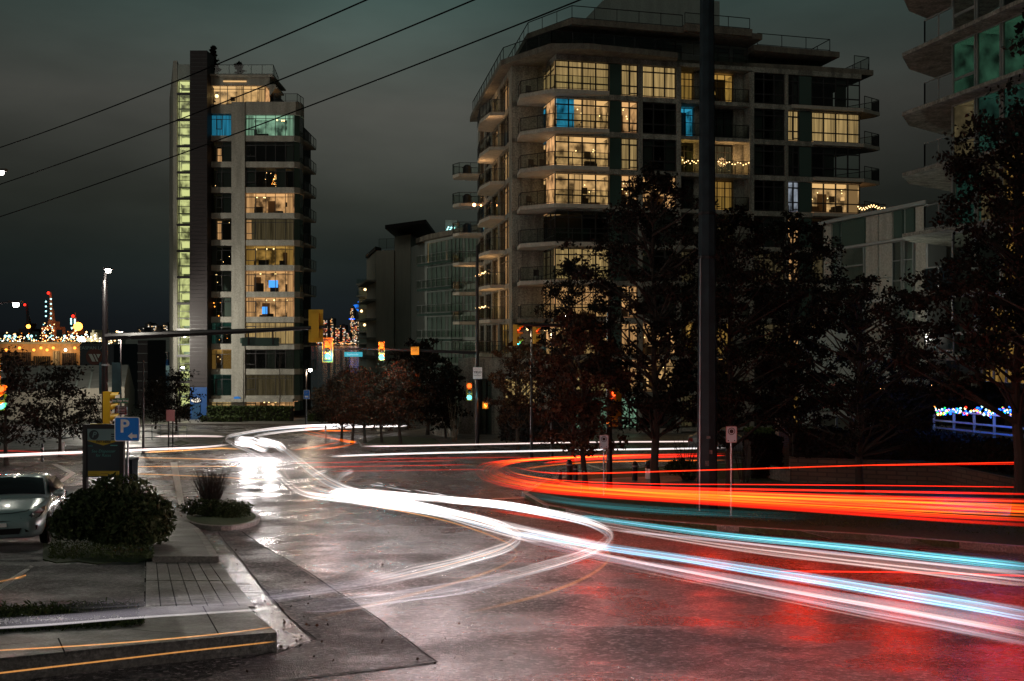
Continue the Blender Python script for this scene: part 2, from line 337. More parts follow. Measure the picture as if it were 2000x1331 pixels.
# raised pavements, kerb edges included (0.15 m)
KH = .15
near_block = G2([(541,1236),(500,1202),(484,1184),(280,1185),(0,1187),(-700,1192),(-900,1400),(-300,1312),(0,1287),(250,1262),(450,1243)], .19)
struct('pavement', drape(near_block, .19, .4), M['walk'])
kb = MB()
def strip(pts, w, side=1):
    P = [Vector((p[0], p[1])) for p in pts]; o = []
    for i, p in enumerate(P):
        d = (P[min(i+1,len(P)-1)]-P[max(i-1,0)]).normalized(); n = Vector((-d.y, d.x))*side; o.append(p+n*w)
    return [tuple(p) for p in P]+[tuple(p) for p in o[::-1]]
kb_pts = G2([(-300,1312),(0,1287),(250,1262),(450,1243),(541,1236),(484,1184)], .19)
struct('kerb', drape(strip(kb_pts[:5], .16, 1), .194, .02), M['kerb'])
ramp = G2([(285,1098),(428,1100),(500,1187),(283,1187)], .03)
a, b, c, d = [Vector((p.x, p.y)) for p in ramp]
struct('ramp_base', drape([a,b,c,d], .01, .03), M['tar'])
rm = MB()
for i in range(7):
    for j in range(2):
        def bl(u, v): return a*(1-u)*(1-v)+b*u*(1-v)+c*u*v+d*(1-u)*v
        u0, u1, v0, v1 = i/7+.006, (i+1)/7-.006, j/2+.006, (j+1)/2-.006
        drape([bl(u0,v0),bl(u1,v0),bl(u1,v1),bl(u0,v1)], .04, .03, rm)
struct('grooved_ramp', rm, M['walk'])
drv = G2([(-600,1098),(283,1098),(281,1186),(-600,1192)], 0)
struct('driveway', drape(drv, .012, .02), M['lot'])
up = G2([(298,1087),(427,1087),(404,1050),(388,1032),(352,1008),(338,985),(312,985),(300,1010)], KH)
struct('pavement', drape(up, KH, .3), M['walk'])
struct('kerb', drape(strip(G2([(427,1087),(404,1050),(388,1032)], KH), .14, 1), KH+.004, .02), M['kerb'])
import random as _r
isl = G2([(84,1092),(110,1099),(150,1096),(190,1101),(235,1095),(270,1098),(296,1090),(302,1060),(296,1010),(120,1006),(84,1040)], .03)
struct('planting_bed', drape(isl, .03, .3), M['grass'])
pl = [gp(432+76*math.cos(t*math.pi/12), 1009+19*math.sin(t*math.pi/12), .12) for t in range(24)]
struct('planter_kerb', drape(pl, .12, .3), M['kerb'])
cx = sum(p.x for p in pl)/24; cyy = sum(p.y for p in pl)/24
struct('planting_bed', drape([(cx+(p.x-cx)*.9, cyy+(p.y-cyy)*.9) for p in pl], .125, .02), M['grass'])
struct('parking_lot', drape(G2([(-900,1096),(88,1096),(84,1040),(120,1006),(250,985),(160,950),(-900,955)]), .008), M['lot'])
def ragged(pts, amp, n=9, seed=1):
    rd = random.Random(seed); o = []
    for p, q in zip(pts, pts[1:]+pts[:1]):
        for k in range(n): t = k/n; o.append((p[0]+(q[0]-p[0])*t+rd.uniform(-amp,amp)*3, p[1]+(q[1]-p[1])*t+rd.uniform(-amp,amp)*(1 if k else .3)))
    return o
# strip of grass on the near block
# gutter band and asphalt patches with tar seams
struct('gutter', drape(G2([(541,1278),(500,1225),(470,1170),(428,1104),(404,1062),(418,1040),(470,1100),(520,1165),(580,1225),(610,1255)]), .005), M['gutter'])
struct('asphalt_patch', drape(G2([(418,1040),(478,1040),(600,1120),(720,1200),(852,1296),(560,1331),(300,1360),(541,1278),(610,1255),(580,1225),(520,1165),(470,1100)]), .004), M['patch'])
tm = MB()
for pts, w in (([(470,1038),(600,1118),(720,1198),(852,1296)], .022), ([(852,1296),(700,1312),(500,1338)], .02), ([(425,1040),(470,1095),(510,1148),(560,1205),(615,1250)], .018), ([(615,1250),(560,1270),(470,1290)], .02),
               ([(1050,1172),(1150,1192),(1230,1212)], .012), ([(360,1010),(520,1000),(700,996)], .02)):
    P = G2(pts); Q = []
    for i in range(len(P)-1):
        for k in range(8):
            t = k/8; q = P[i].lerp(P[i+1], t); q.x += random.Random(i*9+k).uniform(-.012,.012); Q.append(q)
    Q.append(P[-1]); drape(strip(Q, w), .010, 0, tm)
struct('tar_seam', tm, M['tar'])
lm = MB()
for q in ([(333,904),(346,904),(361,987),(349,987)], [(100,907),(112,907),(148,925),(136,926)], [(136,926),(148,925),(124,942),(112,942)], [(905,846),(925,846),(925,848),(905,848)], [(735,840),(750,840),(752,843),(737,843)],
          [(960,975),(1120,967),(1122,969),(962,977)], [(1150,908),(1210,928),(1206,929),(1146,909)], [(-20,1156),(60,1106),(66,1108),(-10,1162)]):
    drape(G2(q), .012, 0, lm)
struct('road_marking', lm, M['line'])
# far kerb, verge and pavement on the right
rk = [(2300,1102),(2000,1068),(1700,1044),(1400,1026),(1180,1008),(1060,985),(1020,962),(1060,940),(1180,917),(1400,905),(1700,899)]
P = G2(rk, KH)
struct('kerb', drape(strip(P, .18, -1), KH+.004, .3), M['kerb'])
struct('grass_verge', drape([tuple(p)[:2] for p in P]+[(60, P[-1].y), (60, P[0].y)], KH-.01, .3), M['grass'])
pv = G2([(2300,1040),(2000,1010),(1600,985),(1300,962),(1090,948),(1100,938),(1300,930),(1700,950),(2300,962)], KH)
struct('pavement', drape(pv, KH+.002, .1), M['walk'])
# far side of the crossing road
fk = [(-200,884),(60,880),(300,873),(430,868),(445,850),(400,838),(200,834),(-200,838)]
struct('pavement', drape(G2(fk, KH), KH, .3), M['walk'])
fr_ = [(1800,852),(1500,858),(1200,862),(900,868),(760,872),(706,869),(700,860),(755,848),(820,838),(870,832),(1800,832)]
struct('pavement', drape(G2(fr_, KH), KH, .3), M['walk'])
struct('grass_verge', drape(G2([(715,866),(770,868),(860,866),(850,858),(780,852),(735,856)], KH), KH+.02, .03), M['grass'])
tf = G2([(330,826),(400,828),(600,828),(640,826),(640,812),(330,812)], KH)
struct('pavement', drape(tf, KH, .3), M['walk'])
struct('grass_verge', drape(G2([(330,866),(352,861),(372,866),(350,871)], KH), KH+.03, .05), M['grass'])

M['bulbo2'] = emis('orange_wall_lamp', (1,.42,.14), 16)

jm = MB()
for q in ([(112,1249),(128,1285)], [(255,1231),(300,1236),(370,1240),(420,1243)], [(0,1262),(60,1258)], [(395,1186),(425,1240)]):
    P = G2(q, .19); drape(strip(P, .014), .2, 0, jm)
struct('pavement_joint', jm, M['tar'])
def leaves(name, pts, size, m, parent, seed=0, long=1.6, curl=0, n_per=1):
    """many small leaf faces around the given centres"""
    r = np.random.default_rng(seed); P = np.array(pts); n = len(P)
    a = r.normal(size=(n,3)); a /= np.linalg.norm(a,axis=1)[:,None]
    b = np.cross(a, r.normal(size=(n,3))); b /= np.linalg.norm(b,axis=1)[:,None]
    s = size*r.uniform(.6,1.3,(n,1)); a = a*s*.5*long; b = b*s*.5
    v = np.stack([P-a, P-a*.1+b, P+a, P-a*.1-b], 1).reshape(-1,3)
    me = bpy.data.meshes.new(name); me.vertices.add(4*n); me.vertices.foreach_set('co', v.ravel())
    me.loops.add(4*n); me.loops.foreach_set('vertex_index', np.arange(4*n)); me.polygons.add(n); me.polygons.foreach_set('loop_start', np.arange(0,4*n,4)); me.polygons.foreach_set('loop_total', np.full(n,4))
    me.update(calc_edges=True); me.materials.append(m)
    o = bpy.data.objects.new(name, me); C.collection.objects.link(o); o.parent = parent; return o
# ================================================================ buildings
class Fc:
    """a facade line on plan from p0 to p1; d is measured outwards, towards the viewer"""
    def __init__(s, p0, p1, flip=False):
        s.p = Vector(p0); d = Vector(p1)-s.p; s.L = d.length; s.u = d/s.L; s.n = Vector((s.u.y, -s.u.x))*(-1 if flip else 1)
    def pt(s, u, z, d=0): q = s.p+s.u*u+s.n*d; return Vector((q.x, q.y, z))
    def px(s, px):
        k = (px-1000)/FP; return (k*s.p.y-s.p.x)/(s.u.x-k*s.u.y)
    def y(s, u): return (s.p+s.u*u).y
    def zz(s, px, py): return Z(py, s.y(s.px(px)))
    def box(s, mb, u0, u1, z0, z1, d0, d1, mi=0):
        c = s.pt((u0+u1)/2, (z0+z1)/2, (d0+d1)/2)
        return mb.ob(c, (s.u.x*(u1-u0)/2, s.u.y*(u1-u0)/2, 0), (s.n.x*(d1-d0)/2, s.n.y*(d1-d0)/2, 0), (0,0,(z1-z0)/2), mi)
RN = random.Random(5)
def window(F, par, u0, u1, z0, z1, nv=2, tr=(.78,), lit=None, curtain=0, fm='frame', casement=None, depth=2.4, bulbs=None, fw=.05, d=-.06, extras=True, gm=None, dark=None, nm='window'):
    f = MB()
    if isinstance(nv, int): vs = [i/nv for i in range(nv+1)]
    else: vs = nv
    for i, v in enumerate(vs):
        uu = u0+(u1-u0)*v; w = fw*(1.3 if i in (0, len(vs)-1) else 1)
        F.box(f, max(u0, uu-w/2), min(u1, uu+w/2), z0, z1, d-.05, d+.05)
    for v in (0,)+tuple(tr)+(1,):
        zz = z0+(z1-z0)*v; F.box(f, u0+.001, u1-.001, max(z0, zz-fw/2), min(z1, zz+fw/2), d-.045, d+.045)
    if casement:
        a, b, c0, c1 = casement; ua, ub = u0+(u1-u0)*a, u0+(u1-u0)*b; za, zb = z0+(z1-z0)*c0, z0+(z1-z0)*c1
        for q in ((ua, ua+.07, za, zb), (ub-.07, ub, za, zb), (ua+.07, ub-.07, za, za+.07), (ua+.07, ub-.07, zb-.07, zb)): F.box(f, *q, d-.03, d+.07)
    w = f.build(nm, M[fm], par)
    g = MB(); g.quad(F.pt(u0,z0,d), F.pt(u1,z0,d), F.pt(u1,z1,d), F.pt(u0,z1,d)); g.build('pane', gm or M['gls'], w)
    if lit:
        m = LIT[lit]; r = MB(); dp = depth; D = d-.1
        if curtain == 1:
            n = max(4, int((u1-u0)/.16)); pts = [(u0+(u1-u0)*i/n, D-.1-(.05 if i % 2 else 0)) for i in range(n+1)]
            for (a, da), (b, db) in zip(pts[:-1], pts[1:]): r.quad(F.pt(a,z0,da), F.pt(b,z0,db), F.pt(b,z1,db), F.pt(a,z1,da), 1)
            r.build('curtain', m[:2], w)
        else:
            r.quad(F.pt(u0,z0,D-dp), F.pt(u1,z0,D-dp), F.pt(u1,z1,D-dp), F.pt(u0,z1,D-dp), 0)
            r.quad(F.pt(u0,z0,D), F.pt(u0,z1,D), F.pt(u0,z1,D-dp), F.pt(u0,z0,D-dp), 0)
            r.quad(F.pt(u1,z0,D), F.pt(u1,z1,D), F.pt(u1,z1,D-dp), F.pt(u1,z0,D-dp), 0)
            r.quad(F.pt(u0,z1,D), F.pt(u1,z1,D), F.pt(u1,z1,D-dp), F.pt(u0,z1,D-dp), 2)
            r.quad(F.pt(u0,z0,D), F.pt(u1,z0,D), F.pt(u1,z0,D-dp), F.pt(u0,z0,D-dp), 3)
            r.build('room', list(m), w)
            if extras:
                e = MB(); W_ = u1-u0; h = z1-z0
                for k in range(max(2, int(W_*1.1))):
                    a = RN.uniform(u0+.1, max(u0+.2, u1-.9)); ww = RN.uniform(.3, 1.1); hh = RN.uniform(.35, 1.0)*h*.45; dd = RN.uniform(-1.9, -.5)
                    F.box(e, a, min(u1-.03, a+ww), z0+.02, z0+hh, D+dd-.4, D+dd, RN.choice((0,0,1)))
                if RN.random() < .8:       # a door or cabinet on the back wall
                    a = RN.uniform(u0+.1, max(u0+.15, u1-1)); F.box(e, a, min(u1-.03, a+.85), z0+.02, z0+h*.78, D-dp+.02, D-dp+.1, 1)
                if RN.random() < .7:       # picture
                    a = RN.uniform(u0+.1, max(u0+.15, u1-.7)); F.box(e, a, a+.5, z0+h*.5, z0+h*.72, D-dp+.02, D-dp+.06, 0)
                e.build('furniture', [M['core'], M['furn']], w)
            nn = len(vs)-1
            if nn >= 3 and curtain == 0 and extras:      # one or two panes with the curtain drawn, a floor lamp, a plant
                r = MB()
                for i in range(nn):
                    if RN.random() < .28:
                        a, b2 = u0+(u1-u0)*vs[i]+.03, u0+(u1-u0)*vs[i+1]-.03; k_ = max(3, int((b2-a)/.14))
                        for j in range(k_):
                            p, q = a+(b2-a)*j/k_, a+(b2-a)*(j+1)/k_; o1, o2 = (0,-.06) if j % 2 else (-.06,0)
                            r.quad(F.pt(p,z0,D-.15+o1), F.pt(q,z0,D-.15+o2), F.pt(q,z1,D-.15+o2), F.pt(p,z1,D-.15+o1))
                if r.v: r.build('curtain', m[3] if RN.random() < .6 else m[1], w)
                if RN.random() < .6:
                    a = RN.uniform(u0+.3, u1-.3); r = MB(); r.lathe([(.12,0),(.18,.01),(.14,.26),(.10,.27)], F.pt(a, z0+(z1-z0)*.5, D-1.1), 10); r.build('table_lamp', m[2], w)
                if RN.random() < .6:
                    a = RN.uniform(u0+.3, u1-.3); o_ = F.pt(a, z0+.55, D-.7); leaves('potted_plant', [(RN.gauss(0,.16), RN.gauss(0,.12), RN.gauss(.1,.22)) for _ in range(60)], .16, M['leaf'], w, 3).location = Vector(o_)-wmat(w).translation
            if curtain == 2:                # drapes at both ends
                r = MB()
                for (a, b) in ((u0+.02, u0+(u1-u0)*.16), (u1-(u1-u0)*.14, u1-.02)):
                    n = 6
                    for i in range(n):
                        p, q = a+(b-a)*i/n, a+(b-a)*(i+1)/n; o1, o2 = (0,-.05) if i % 2 else (-.05,0)
                        r.quad(F.pt(p,z0,D-.1+o1), F.pt(q,z0,D-.1+o2), F.pt(q,z1,D-.1+o2), F.pt(p,z1,D-.1+o1), 0)
                r.build('curtain', m[1], w)
        if bulbs:
            bm_ = MB()
            for (bu, bz, br, bd) in bulbs: bm_.ball(F.pt(u0+(u1-u0)*bu, z0+(z1-z0)*bz, D-bd), br, 0, 5)
            bm_.build('lamp', M['bulb'], w)
    elif dark:
        b = MB(); nn = len(vs)-1
        for i in range(nn):
            if RN.random() < dark:
                a, c = u0+(u1-u0)*vs[i]+.03, u0+(u1-u0)*vs[i+1]-.03
                b.quad(F.pt(a,z0+.03,d-.2), F.pt(c,z0+.03,d-.2), F.pt(c,z1-.03,d-.2), F.pt(a,z1-.03,d-.2))
        if b.v: b.build('blind', M['blind'], w)
    return w
M['furn'] = mat('brown_furniture', (.10,.06,.03), .6); M['blind'] = mat('grey_blind', (.10,.11,.10), .8)
def rail(F, par, segs, z, h=1.05, gl=True, post=1.3, mt='black', d=0):
    """balcony rail along plan points segs"""
    m = MB(); g = MB()
    for (p, q) in zip(segs[:-1], segs[1:]):
        p = Vector(p); q = Vector(q); L = (q-p).length; n = max(1, round(L/post))
        for i in range(n+1):
            c = p.lerp(q, i/n); m.bar((c.x,c.y,z), (c.x,c.y,z+h), .05)
        m.bar((p.x,p.y,z+h), (q.x,q.y,z+h), .06, .05); m.bar((p.x,p.y,z+.1), (q.x,q.y,z+.1), .04)
        if gl: g.quad((p.x,p.y,z+.14), (q.x,q.y,z+.14), (q.x,q.y,z+h-.05), (p.x,p.y,z+h-.05))
    r = m.build('railing', M[mt], par)
    if gl: g.build('glass', M['glsd'], r)
    return r
# ---------------------------------------------------------------- tall apartment tower on the left
TB = thing('apartment_tower', 'slender fifteen storey apartment tower with a lit stair strip and dark blade wall', 'apartment block', (X(470,111), 115, G(112)))
F = Fc((X(403,110), 110), (X(592,110), 110.2))
zb = G(110); P_ = 51/17.67     # storey
def zt(py): return Z(py, 110)
wl = MB()
# core, set back behind the glass
cx0, cx1 = X(405,112.6), X(588,112.6)
wl.box(cx0+.1, cx1-1.6, 112.9, 126, zb-1, zt(205), 1)
wl.box(X(407,113), X(520,113), 112.9, 124, zt(205), zt(150), 1)
# pier between the window columns and slab bands
F.box(wl, F.px(453), F.px(479), zb, zt(200), -2.2, .22, 0)
rows = [225,277,328,378,428,481,530,582,631,684,733,785]
for y in rows[1:]:
    F.box(wl, F.px(403), F.px(452.6), zt(y-1), zt(y-12), -2.5, .02, 0); F.box(wl, F.px(479.3), F.px(575), zt(y-1), zt(y-12), -2.5, .10, 0)
    wl.prism([(X(575,110), 109.95), (X(586,110.5), 110.5), (X(593,112), 112), (X(593,125), 125), (X(575,125), 125)], zt(y-1), zt(y-12), 0)
F.box(wl, F.px(479.3), F.px(578), zt(224), zt(199), -2.5, .12, 0)
wl.prism([(X(578,110), 109.9), (X(588,110.5), 110.5), (X(594,112), 112), (X(594,125), 125), (X(578,125), 125)], zt(224), zt(199), 0)
F.box(wl, F.px(403), F.px(452.6), zt(222), zt(204), -2.5, .02, 0)
F.box(wl, F.px(405), F.px(527), zt(167), zt(150), -6, .1, 0); F.box(wl, F.px(405), F.px(535), zt(150), zt(147), -6.4, .5, 0)
wl.build('wall', [M['conct'], M['core']], TB)
bl_ = MB(); bl_.box(X(371,108.5), X(404.5,108.5), 108.5, 111, G(109)-.5, Z(99,108.5)); 
blade = bl_.build('blade_wall', M['darkc'], TB)
gr = MB()
for k in range(95):
    zz = G(109)+.4+k*.42; gr.box(X(371,108.5)-.01, X(404.5,108.5)+.01, 108.47, 108.5, zz, zz+.04)
gr.build('cladding_joint', M['black'], blade)
bb = MB(); bb.box(X(371.5,108.4), X(404,108.4), 108.38, 108.46, G(109), Z(757,108.4)); bb.build('blue_entrance_panel', mat('blue_panel', (.004,.055,.20), .5), TB)
db = MB(); db.box(X(374.5,108.3), X(391,108.3), 108.3, 108.37, G(109)+.15, Z(790,108.3)); db.build('door', mat('dark_blue_door', (.01,.05,.12), .4), TB)
for (px, py, rw) in ((382.5, 782, 9.5),):
    s = MB(); s.lathe([(.01,0),(1,0),(1,.08),(.01,.08)], (0,0,0), 28, 0, 'y'); so = s.build('oval_sign', M['ovals'] if 'ovals' in M else M['signw'], TB, local=True)
    so.location = Vector((X(px,108.2), 108.2, Z(py,108.2)))-TB.location; so.scale = (rw/FP*108.2, 1, .48*rw/FP*108.2)
s = MB(); s.lathe([(.01,0),(1,0),(1,.08),(.01,.08)], (0,0,0), 24, 0, 'y'); so = s.build('oval_sign', M['signb'], TB, local=True)
so.location = Vector((X(463,109.7), 109.7, Z(778,109.7)))-TB.location; so.scale = (7/FP*109.7, 1, 3.2/FP*109.7)
# pale side wall, seen obliquely
lw_ = MB(); lw_.prism([(X(346,110), 110), (X(346,110)-.5, 110.2), (X(331,128), 128), (X(331,128)+3, 128)], zb-1, Z(128,112)); lw_.build('side_wall', M['conct'], TB)
# stair strip
FS = Fc((X(347,109.4), 109.4), (X(371,109.4), 109.4))
tb = MB(); FS.box(tb, 0, FS.L, Z(157,109.4), Z(126,109.4), -4, 0); tb.build('parapet', M['concg'], TB)
sy = [157,183.5]+[183.5+51.2*i for i in range(1, 13)]
for i, (a, b) in enumerate(zip(sy[:-1], sy[1:])):
    z1, z0 = Z(a+2,109.4), Z(b-2,109.4); lit = 'stair'
    w = window(FS, TB, 0, FS.L, z0, z1, [0,.12,1], (.42,.72) if i else (), lit=lit, extras=False, depth=1.5, fw=.06)
    st = MB(); FS.box(st, .3, FS.L-.1, z0+.05, z0+(z1-z0)*.3, -1.2, -1.1); FS.box(st, .1, FS.L-.1, z0+(z1-z0)*.42, z0+(z1-z0)*.46, -1.4, -.3); st.build('stair_landing', M['concg'], w)
    bb = MB(); FS.box(bb, .15, FS.L-.05, z0+(z1-z0)*.12, z0+(z1-z0)*.36, -1.05, -1.02); bb.build('lamp', LIT['stair'][2], w)
for b in sy[1:]: sj = MB(); FS.box(sj, -.1, FS.L, Z(b+2,109.4), Z(b-2,109.4), -1.9, .03); sj.build('floor_edge', M['black'], TB)
# windows: left column and right column, floor by floor
colA = [('blue',1),(None,0),(None,0),(None,0),(None,0),(None,0),(None,0),(None,0),('teal',0),('gold',0),('teal',0),('cream',1)]
colB = [('green',2),(None,0),(None,0),('warm',2),('dim',1),('gold',2),('warm',2),('warm',2),('cream',1),(None,0),('dim',1),('warm',0)]
hs = 41
for i, y in enumerate(rows):
    z1 = zt(y); z0 = zt(y+hs if i < 11 else y+18)
    la, ca = colA[i]; lb, cb = colB[i]
    window(F, TB, F.px(403.6), F.px(452), z0, z1, [0,.38,.62,1], (.8,), lit=la, curtain=ca, casement=(.38,.62,.32,.8), dark=.35, bulbs=[(.3,.1,.12,.3),(.75,.12,.1,.3)] if la == 'blue' else None)
    wb = window(F, TB, F.px(480), F.px(573), z0, z1, [0,.21,.42,.62,.83,1], (.84,), lit=lb, curtain=cb, casement=(0,.21,.3,.84), dark=.3,
        bulbs=[(RN.uniform(.1,.9), .9, .09, RN.uniform(.4,1.6)) for k in range(3)] if lb in ('warm','green','gold') else None)
    # small warm strips beside the casement, lit rooms seen through a gap
    if i in (1, 4):
        e = MB(); F.box(e, F.px(423), F.px(431), z0+.1, z1-(.7 if i == 1 else .2), -.5, -.45); e.build('lit_gap', LIT['warm'][1], wb)
    if i in (2,4,5,6,7,8,9):
        e = MB()
        for k in range(9 if i in (2,7) else 4):
            a = RN.choice((RN.uniform(.05,.9)*F.px(452), RN.uniform(F.px(495), F.px(565)) if i == 2 else RN.uniform(.05,.9)*F.px(452))); e.ball(F.pt(a, RN.uniform(z0+.3, z1-.3), -.4), .035 if i != 7 else .07, 0, 4)
        e.build('light_point', M['bulbo'] if i in (7,8) else M['bulb'], wb)  # glowing balls; the larger orange ones stand for reflections in the dark panes
    if i in (6, 7):
        e = MB(); F.box(e, F.px(522 if i == 6 else 509), F.px(540 if i == 6 else 519), z0+.55, z0+1.35, -.75, -.7); e.build('screen', M['tv'], wb)
    if i == 4:
        e = MB(); F.box(e, F.px(481), F.px(491), z0+.1, z1-.1, -.19, -.17); e.build('lit_gap', LIT['warm'][1], wb)
    # corner glass, green at night
    g = MB()
    pc = [Vector((X(574,110), 110.1)), Vector((X(585,110.6), 110.6)), Vector((X(592,112), 112)), Vector((X(592,124), 124))]
    for (p, q) in zip(pc[:-1], pc[1:]): g.quad((p.x,p.y,z0), (q.x,q.y,z0), (q.x,q.y,z1), (p.x,p.y,z1))
    g.build('corner_glass', M['spand'], TB)
# Christmas tree behind a dark window (third row)
e = MB()
for k in range(46):
    t = RN.random(); zz = zt(366)+t*1.7; r = (1-t)*.55; an = RN.uniform(0, 6.3); e.ball((F.pt(F.px(534),0,-.9).x+r*math.cos(an), 111.2+r*math.sin(an), zz), .045, RN.choice((0,0,1)), 4)
e.build('lit_tree_bulb', [M['bulb'], M['bulbo']], TB)['kind'] = 'stuff'
# penthouse window band and stepped roof lights
window(F, TB, F.px(405), F.px(517), zt(207), zt(168), [0,.09,.22,.35,.5,.63,.76,.88,1], (.84,), lit='pale', curtain=0, bulbs=[(.14,.55,.2,.4),(.5,.93,.1,1)])
e = MB(); F.box(e, F.px(437), F.px(482), zt(161), zt(158.5), .12, .2); e.build('strip_light', M['lampstrip'] if 'lampstrip' in M else LIT['cream'][2], TB)
e = MB(); F.box(e, F.px(522), F.px(540), zt(170), zt(166.5), -4, .4); e.poly([F.pt(F.px(540), zt(170), .2), F.pt(F.px(527), zt(190), .2), F.pt(F.px(527), zt(170), .2)]); e.build('soffit', M['conct'], TB)
# roof terrace
zr = zt(147)
rail(F, TB, [(X(405,110), 109.9), (X(534,110), 109.9), (X(534,113), 115.5)], zr, 1.1); zr2 = zt(199)
rail(F, TB, [(X(535,110), 110.1), (X(580,110), 110.1), (X(592,112), 112.2)], zr2, .9)
# side balconies on the right
for i, y in enumerate(rows[1:11]):
    yy = y-8; s = MB(); s.prism([(X(591,111), 111.6), (X(602,112.5), 112.5), (X(602,112.5), 117), (X(590,117), 117)], zt(yy)-.12, zt(yy)+.06)
    s.build('balcony', M['conct'], TB)
    rail(F, TB, [(X(593,111), 111.7), (X(602,112.5), 112.6), (X(602,112.5), 117)], zt(yy)+.06, 1.05, post=1.5)
e = MB(); e.box(X(472,109), X(545,109), 108.4, 110, zt(671), zt(660.5)); e.build('canopy', M['spand'], TB)
e = MB(); F.box(e, F.px(404), F.px(575), zt(784.8), zt(779), 0, .9); e.build('entrance_canopy', M['conct'], TB)
# ---------------------------------------------------------------- large apartment block
BB = thing('apartment_block', 'broad ten storey concrete apartment block with terraces and corner balconies behind the street trees', 'apartment block', (X(1300,80), 86, G(80)))
A0 = Vector((X(1085,77), 77)); A1 = Vector((X(1681,83), 83)); F = Fc(A0, A1)
u = F.px
def fz(k): return Z(117+73.5*k, 77)       # top of window row k
zb = G(80)-1
S0 = Vector((0.1, 80.2)); S1 = Vector((-3.35, 101)); FL = Fc(S1, S0)       # left side, seen obliquely
core = MB()
core.prism([F.pt(3,0,-2.6)[:2], F.pt(F.L-1,0,-2.6)[:2], F.pt(F.L-1,0,-20)[:2], (0,104), (-1.6,101), (1.6,84)], zb, fz(0)+.6, 1)
wl = MB()
# slab bands
for k in range(0, 11):
    z1 = fz(k)+.42; z0 = fz(k)+.02
    F.box(wl, .0, u(1325), z0, z1, -2.7, .12, 0); F.box(wl, u(1325), u(1470), z0+.1, z1, -2.7, .05, 0); F.box(wl, u(1470), F.L, z0, z1, -2.7, .12, 0)
    FL.box(wl, 0, FL.L, z0, z1, -2.4, .1, 0)
# piers
for a, b in ((1246,1254), (1321,1329), (1463,1471.5), (1532.5,1538)): F.box(wl, u(a), u(b), zb, fz(0)+.02, -2.6, .14, 0)
F.box(wl, u(1366), u(1397), zb, fz(0)+.02, -2.9, -1.0, 0)
for a, b in ((.0,1.5), (4.6,5.6), (9.5,10.2), (13.6,14.6), (19.6,FL.L)): FL.box(wl, a, b, zb, fz(0)+.02, -2.5, .12, 0)
# inner corner wall that carries the balconies
wl.prism([(S0.x,S0.y), (X(1048,83),83.4), (X(1048,83)+1.2,85.5), (S0.x+.5,86)], zb, fz(0)+.02, 0)
body = wl.build('wall', [M['conc']], BB); core.build('core', [M['core'], M['core']], BB)
# setback level, roof and penthouse
sb = MB()
zs0, zs1 = fz(0)+.42, Z(62,78)
sb.prism([F.pt(u(1140),0,-1.6)[:2], F.pt(u(1625),0,-1.6)[:2], F.pt(u(1600),0,-18)[:2], (1.5,103), (.2,100), (3.3,84)], zs0, zs1, 0)
sb.build('setback_wall', M['concg'], BB)
tp = MB()
tp.prism([F.pt(u(1108),0,1.2)[:2], F.pt(u(1480),0,.8)[:2], F.pt(u(1480),0,-18)[:2], (-.6,103), (-2.0,100), (1.2,80)], zs1, zs1+.45, 0)
tp.prism([F.pt(u(1470),0,.3)[:2], F.pt(u(1640),0,.0)[:2], F.pt(u(1640),0,-16)[:2], F.pt(u(1470),0,-16)[:2]], zs1-.75, zs1-.3, 0)
tp.prism([F.pt(u(1325),0,1.5)[:2], F.pt(u(1455),0,1.3)[:2], F.pt(u(1455),0,-3)[:2], F.pt(u(1325),0,-3)[:2]], zs1+.05, zs1+.6, 0)
tp.build('roof_slab', M['slab'], BB)
# terrace slab with stained edge, below the setback
ts = MB(); ts.prism([(X(1150,76), 75.6), (X(1325,78), 78.1), (X(1325,78), 80), (X(1600,81), 82), F.pt(F.L+1.2,0,0)[:2], F.pt(F.L+1.2,0,-14)[:2], (-4.3,101.5), (-4.0,99), (-.9,80.2), (X(1075,76), 75.6)], fz(0)+.43, fz(0)+.86, 0)
ts.build('terrace_slab', M['slab'], BB)
rail(F, BB, [(-3.9,99), (-.7,80.4), (X(1077,76), 75.9), (X(1320,78), 78.3), (X(1462,80), 80.4)], fz(0)+.86, 1.05, post=1.6)
rail(F, BB, [F.pt(F.L-.6,0,0)[:2], F.pt(F.L+.9,0,-.2)[:2], F.pt(F.L+.9,0,-5)[:2]], fz(0)+.86, 1.1)
rail(F, BB, [(-1.9,99.8), (1.3,80.4), F.pt(u(1110),0,1.0)[:2], F.pt(u(1325),0,.8)[:2]], zs1+.45, 1.0, gl=False, post=2.0)
rail(F, BB, [F.pt(u(1325),0,1.3)[:2], F.pt(u(1452),0,1.1)[:2]], zs1+.6, .9, gl=False, post=1.8); rail(F, BB, [F.pt(u(1478),0,.1)[:2], F.pt(u(1622),0,-.1)[:2], F.pt(u(1622),0,-6)[:2]], zs1-.3, 1.0, gl=False, post=2.0)
ph = MB(); ph.prism([F.pt(u(1225),0,-4)[:2], F.pt(u(1447),0,-4)[:2], F.pt(u(1447),0,-12)[:2], F.pt(u(1225),0,-12)[:2]], zs1+.45, Z(2,84)+.1)
ph.prism([F.pt(u(1183),0,-4.5)[:2], F.pt(u(1224),0,-4.5)[:2], F.pt(u(1224),0,-10)[:2], F.pt(u(1183),0,-10)[:2]], zs1+.45, zs1+1.9)
ph.build('plant_room', M['concg'], BB)
for (a, b, l) in ((1150,1185,None), (1262,1345,None), (1395,1440,None), (1448,1500,None), (1512,1620,None)):
    window(F, BB, u(a), u(b), zs0+.5, zs1-.25, max(2, (b-a)//30), (.75,), lit=l, d=-1.5, nm='terrace_door')
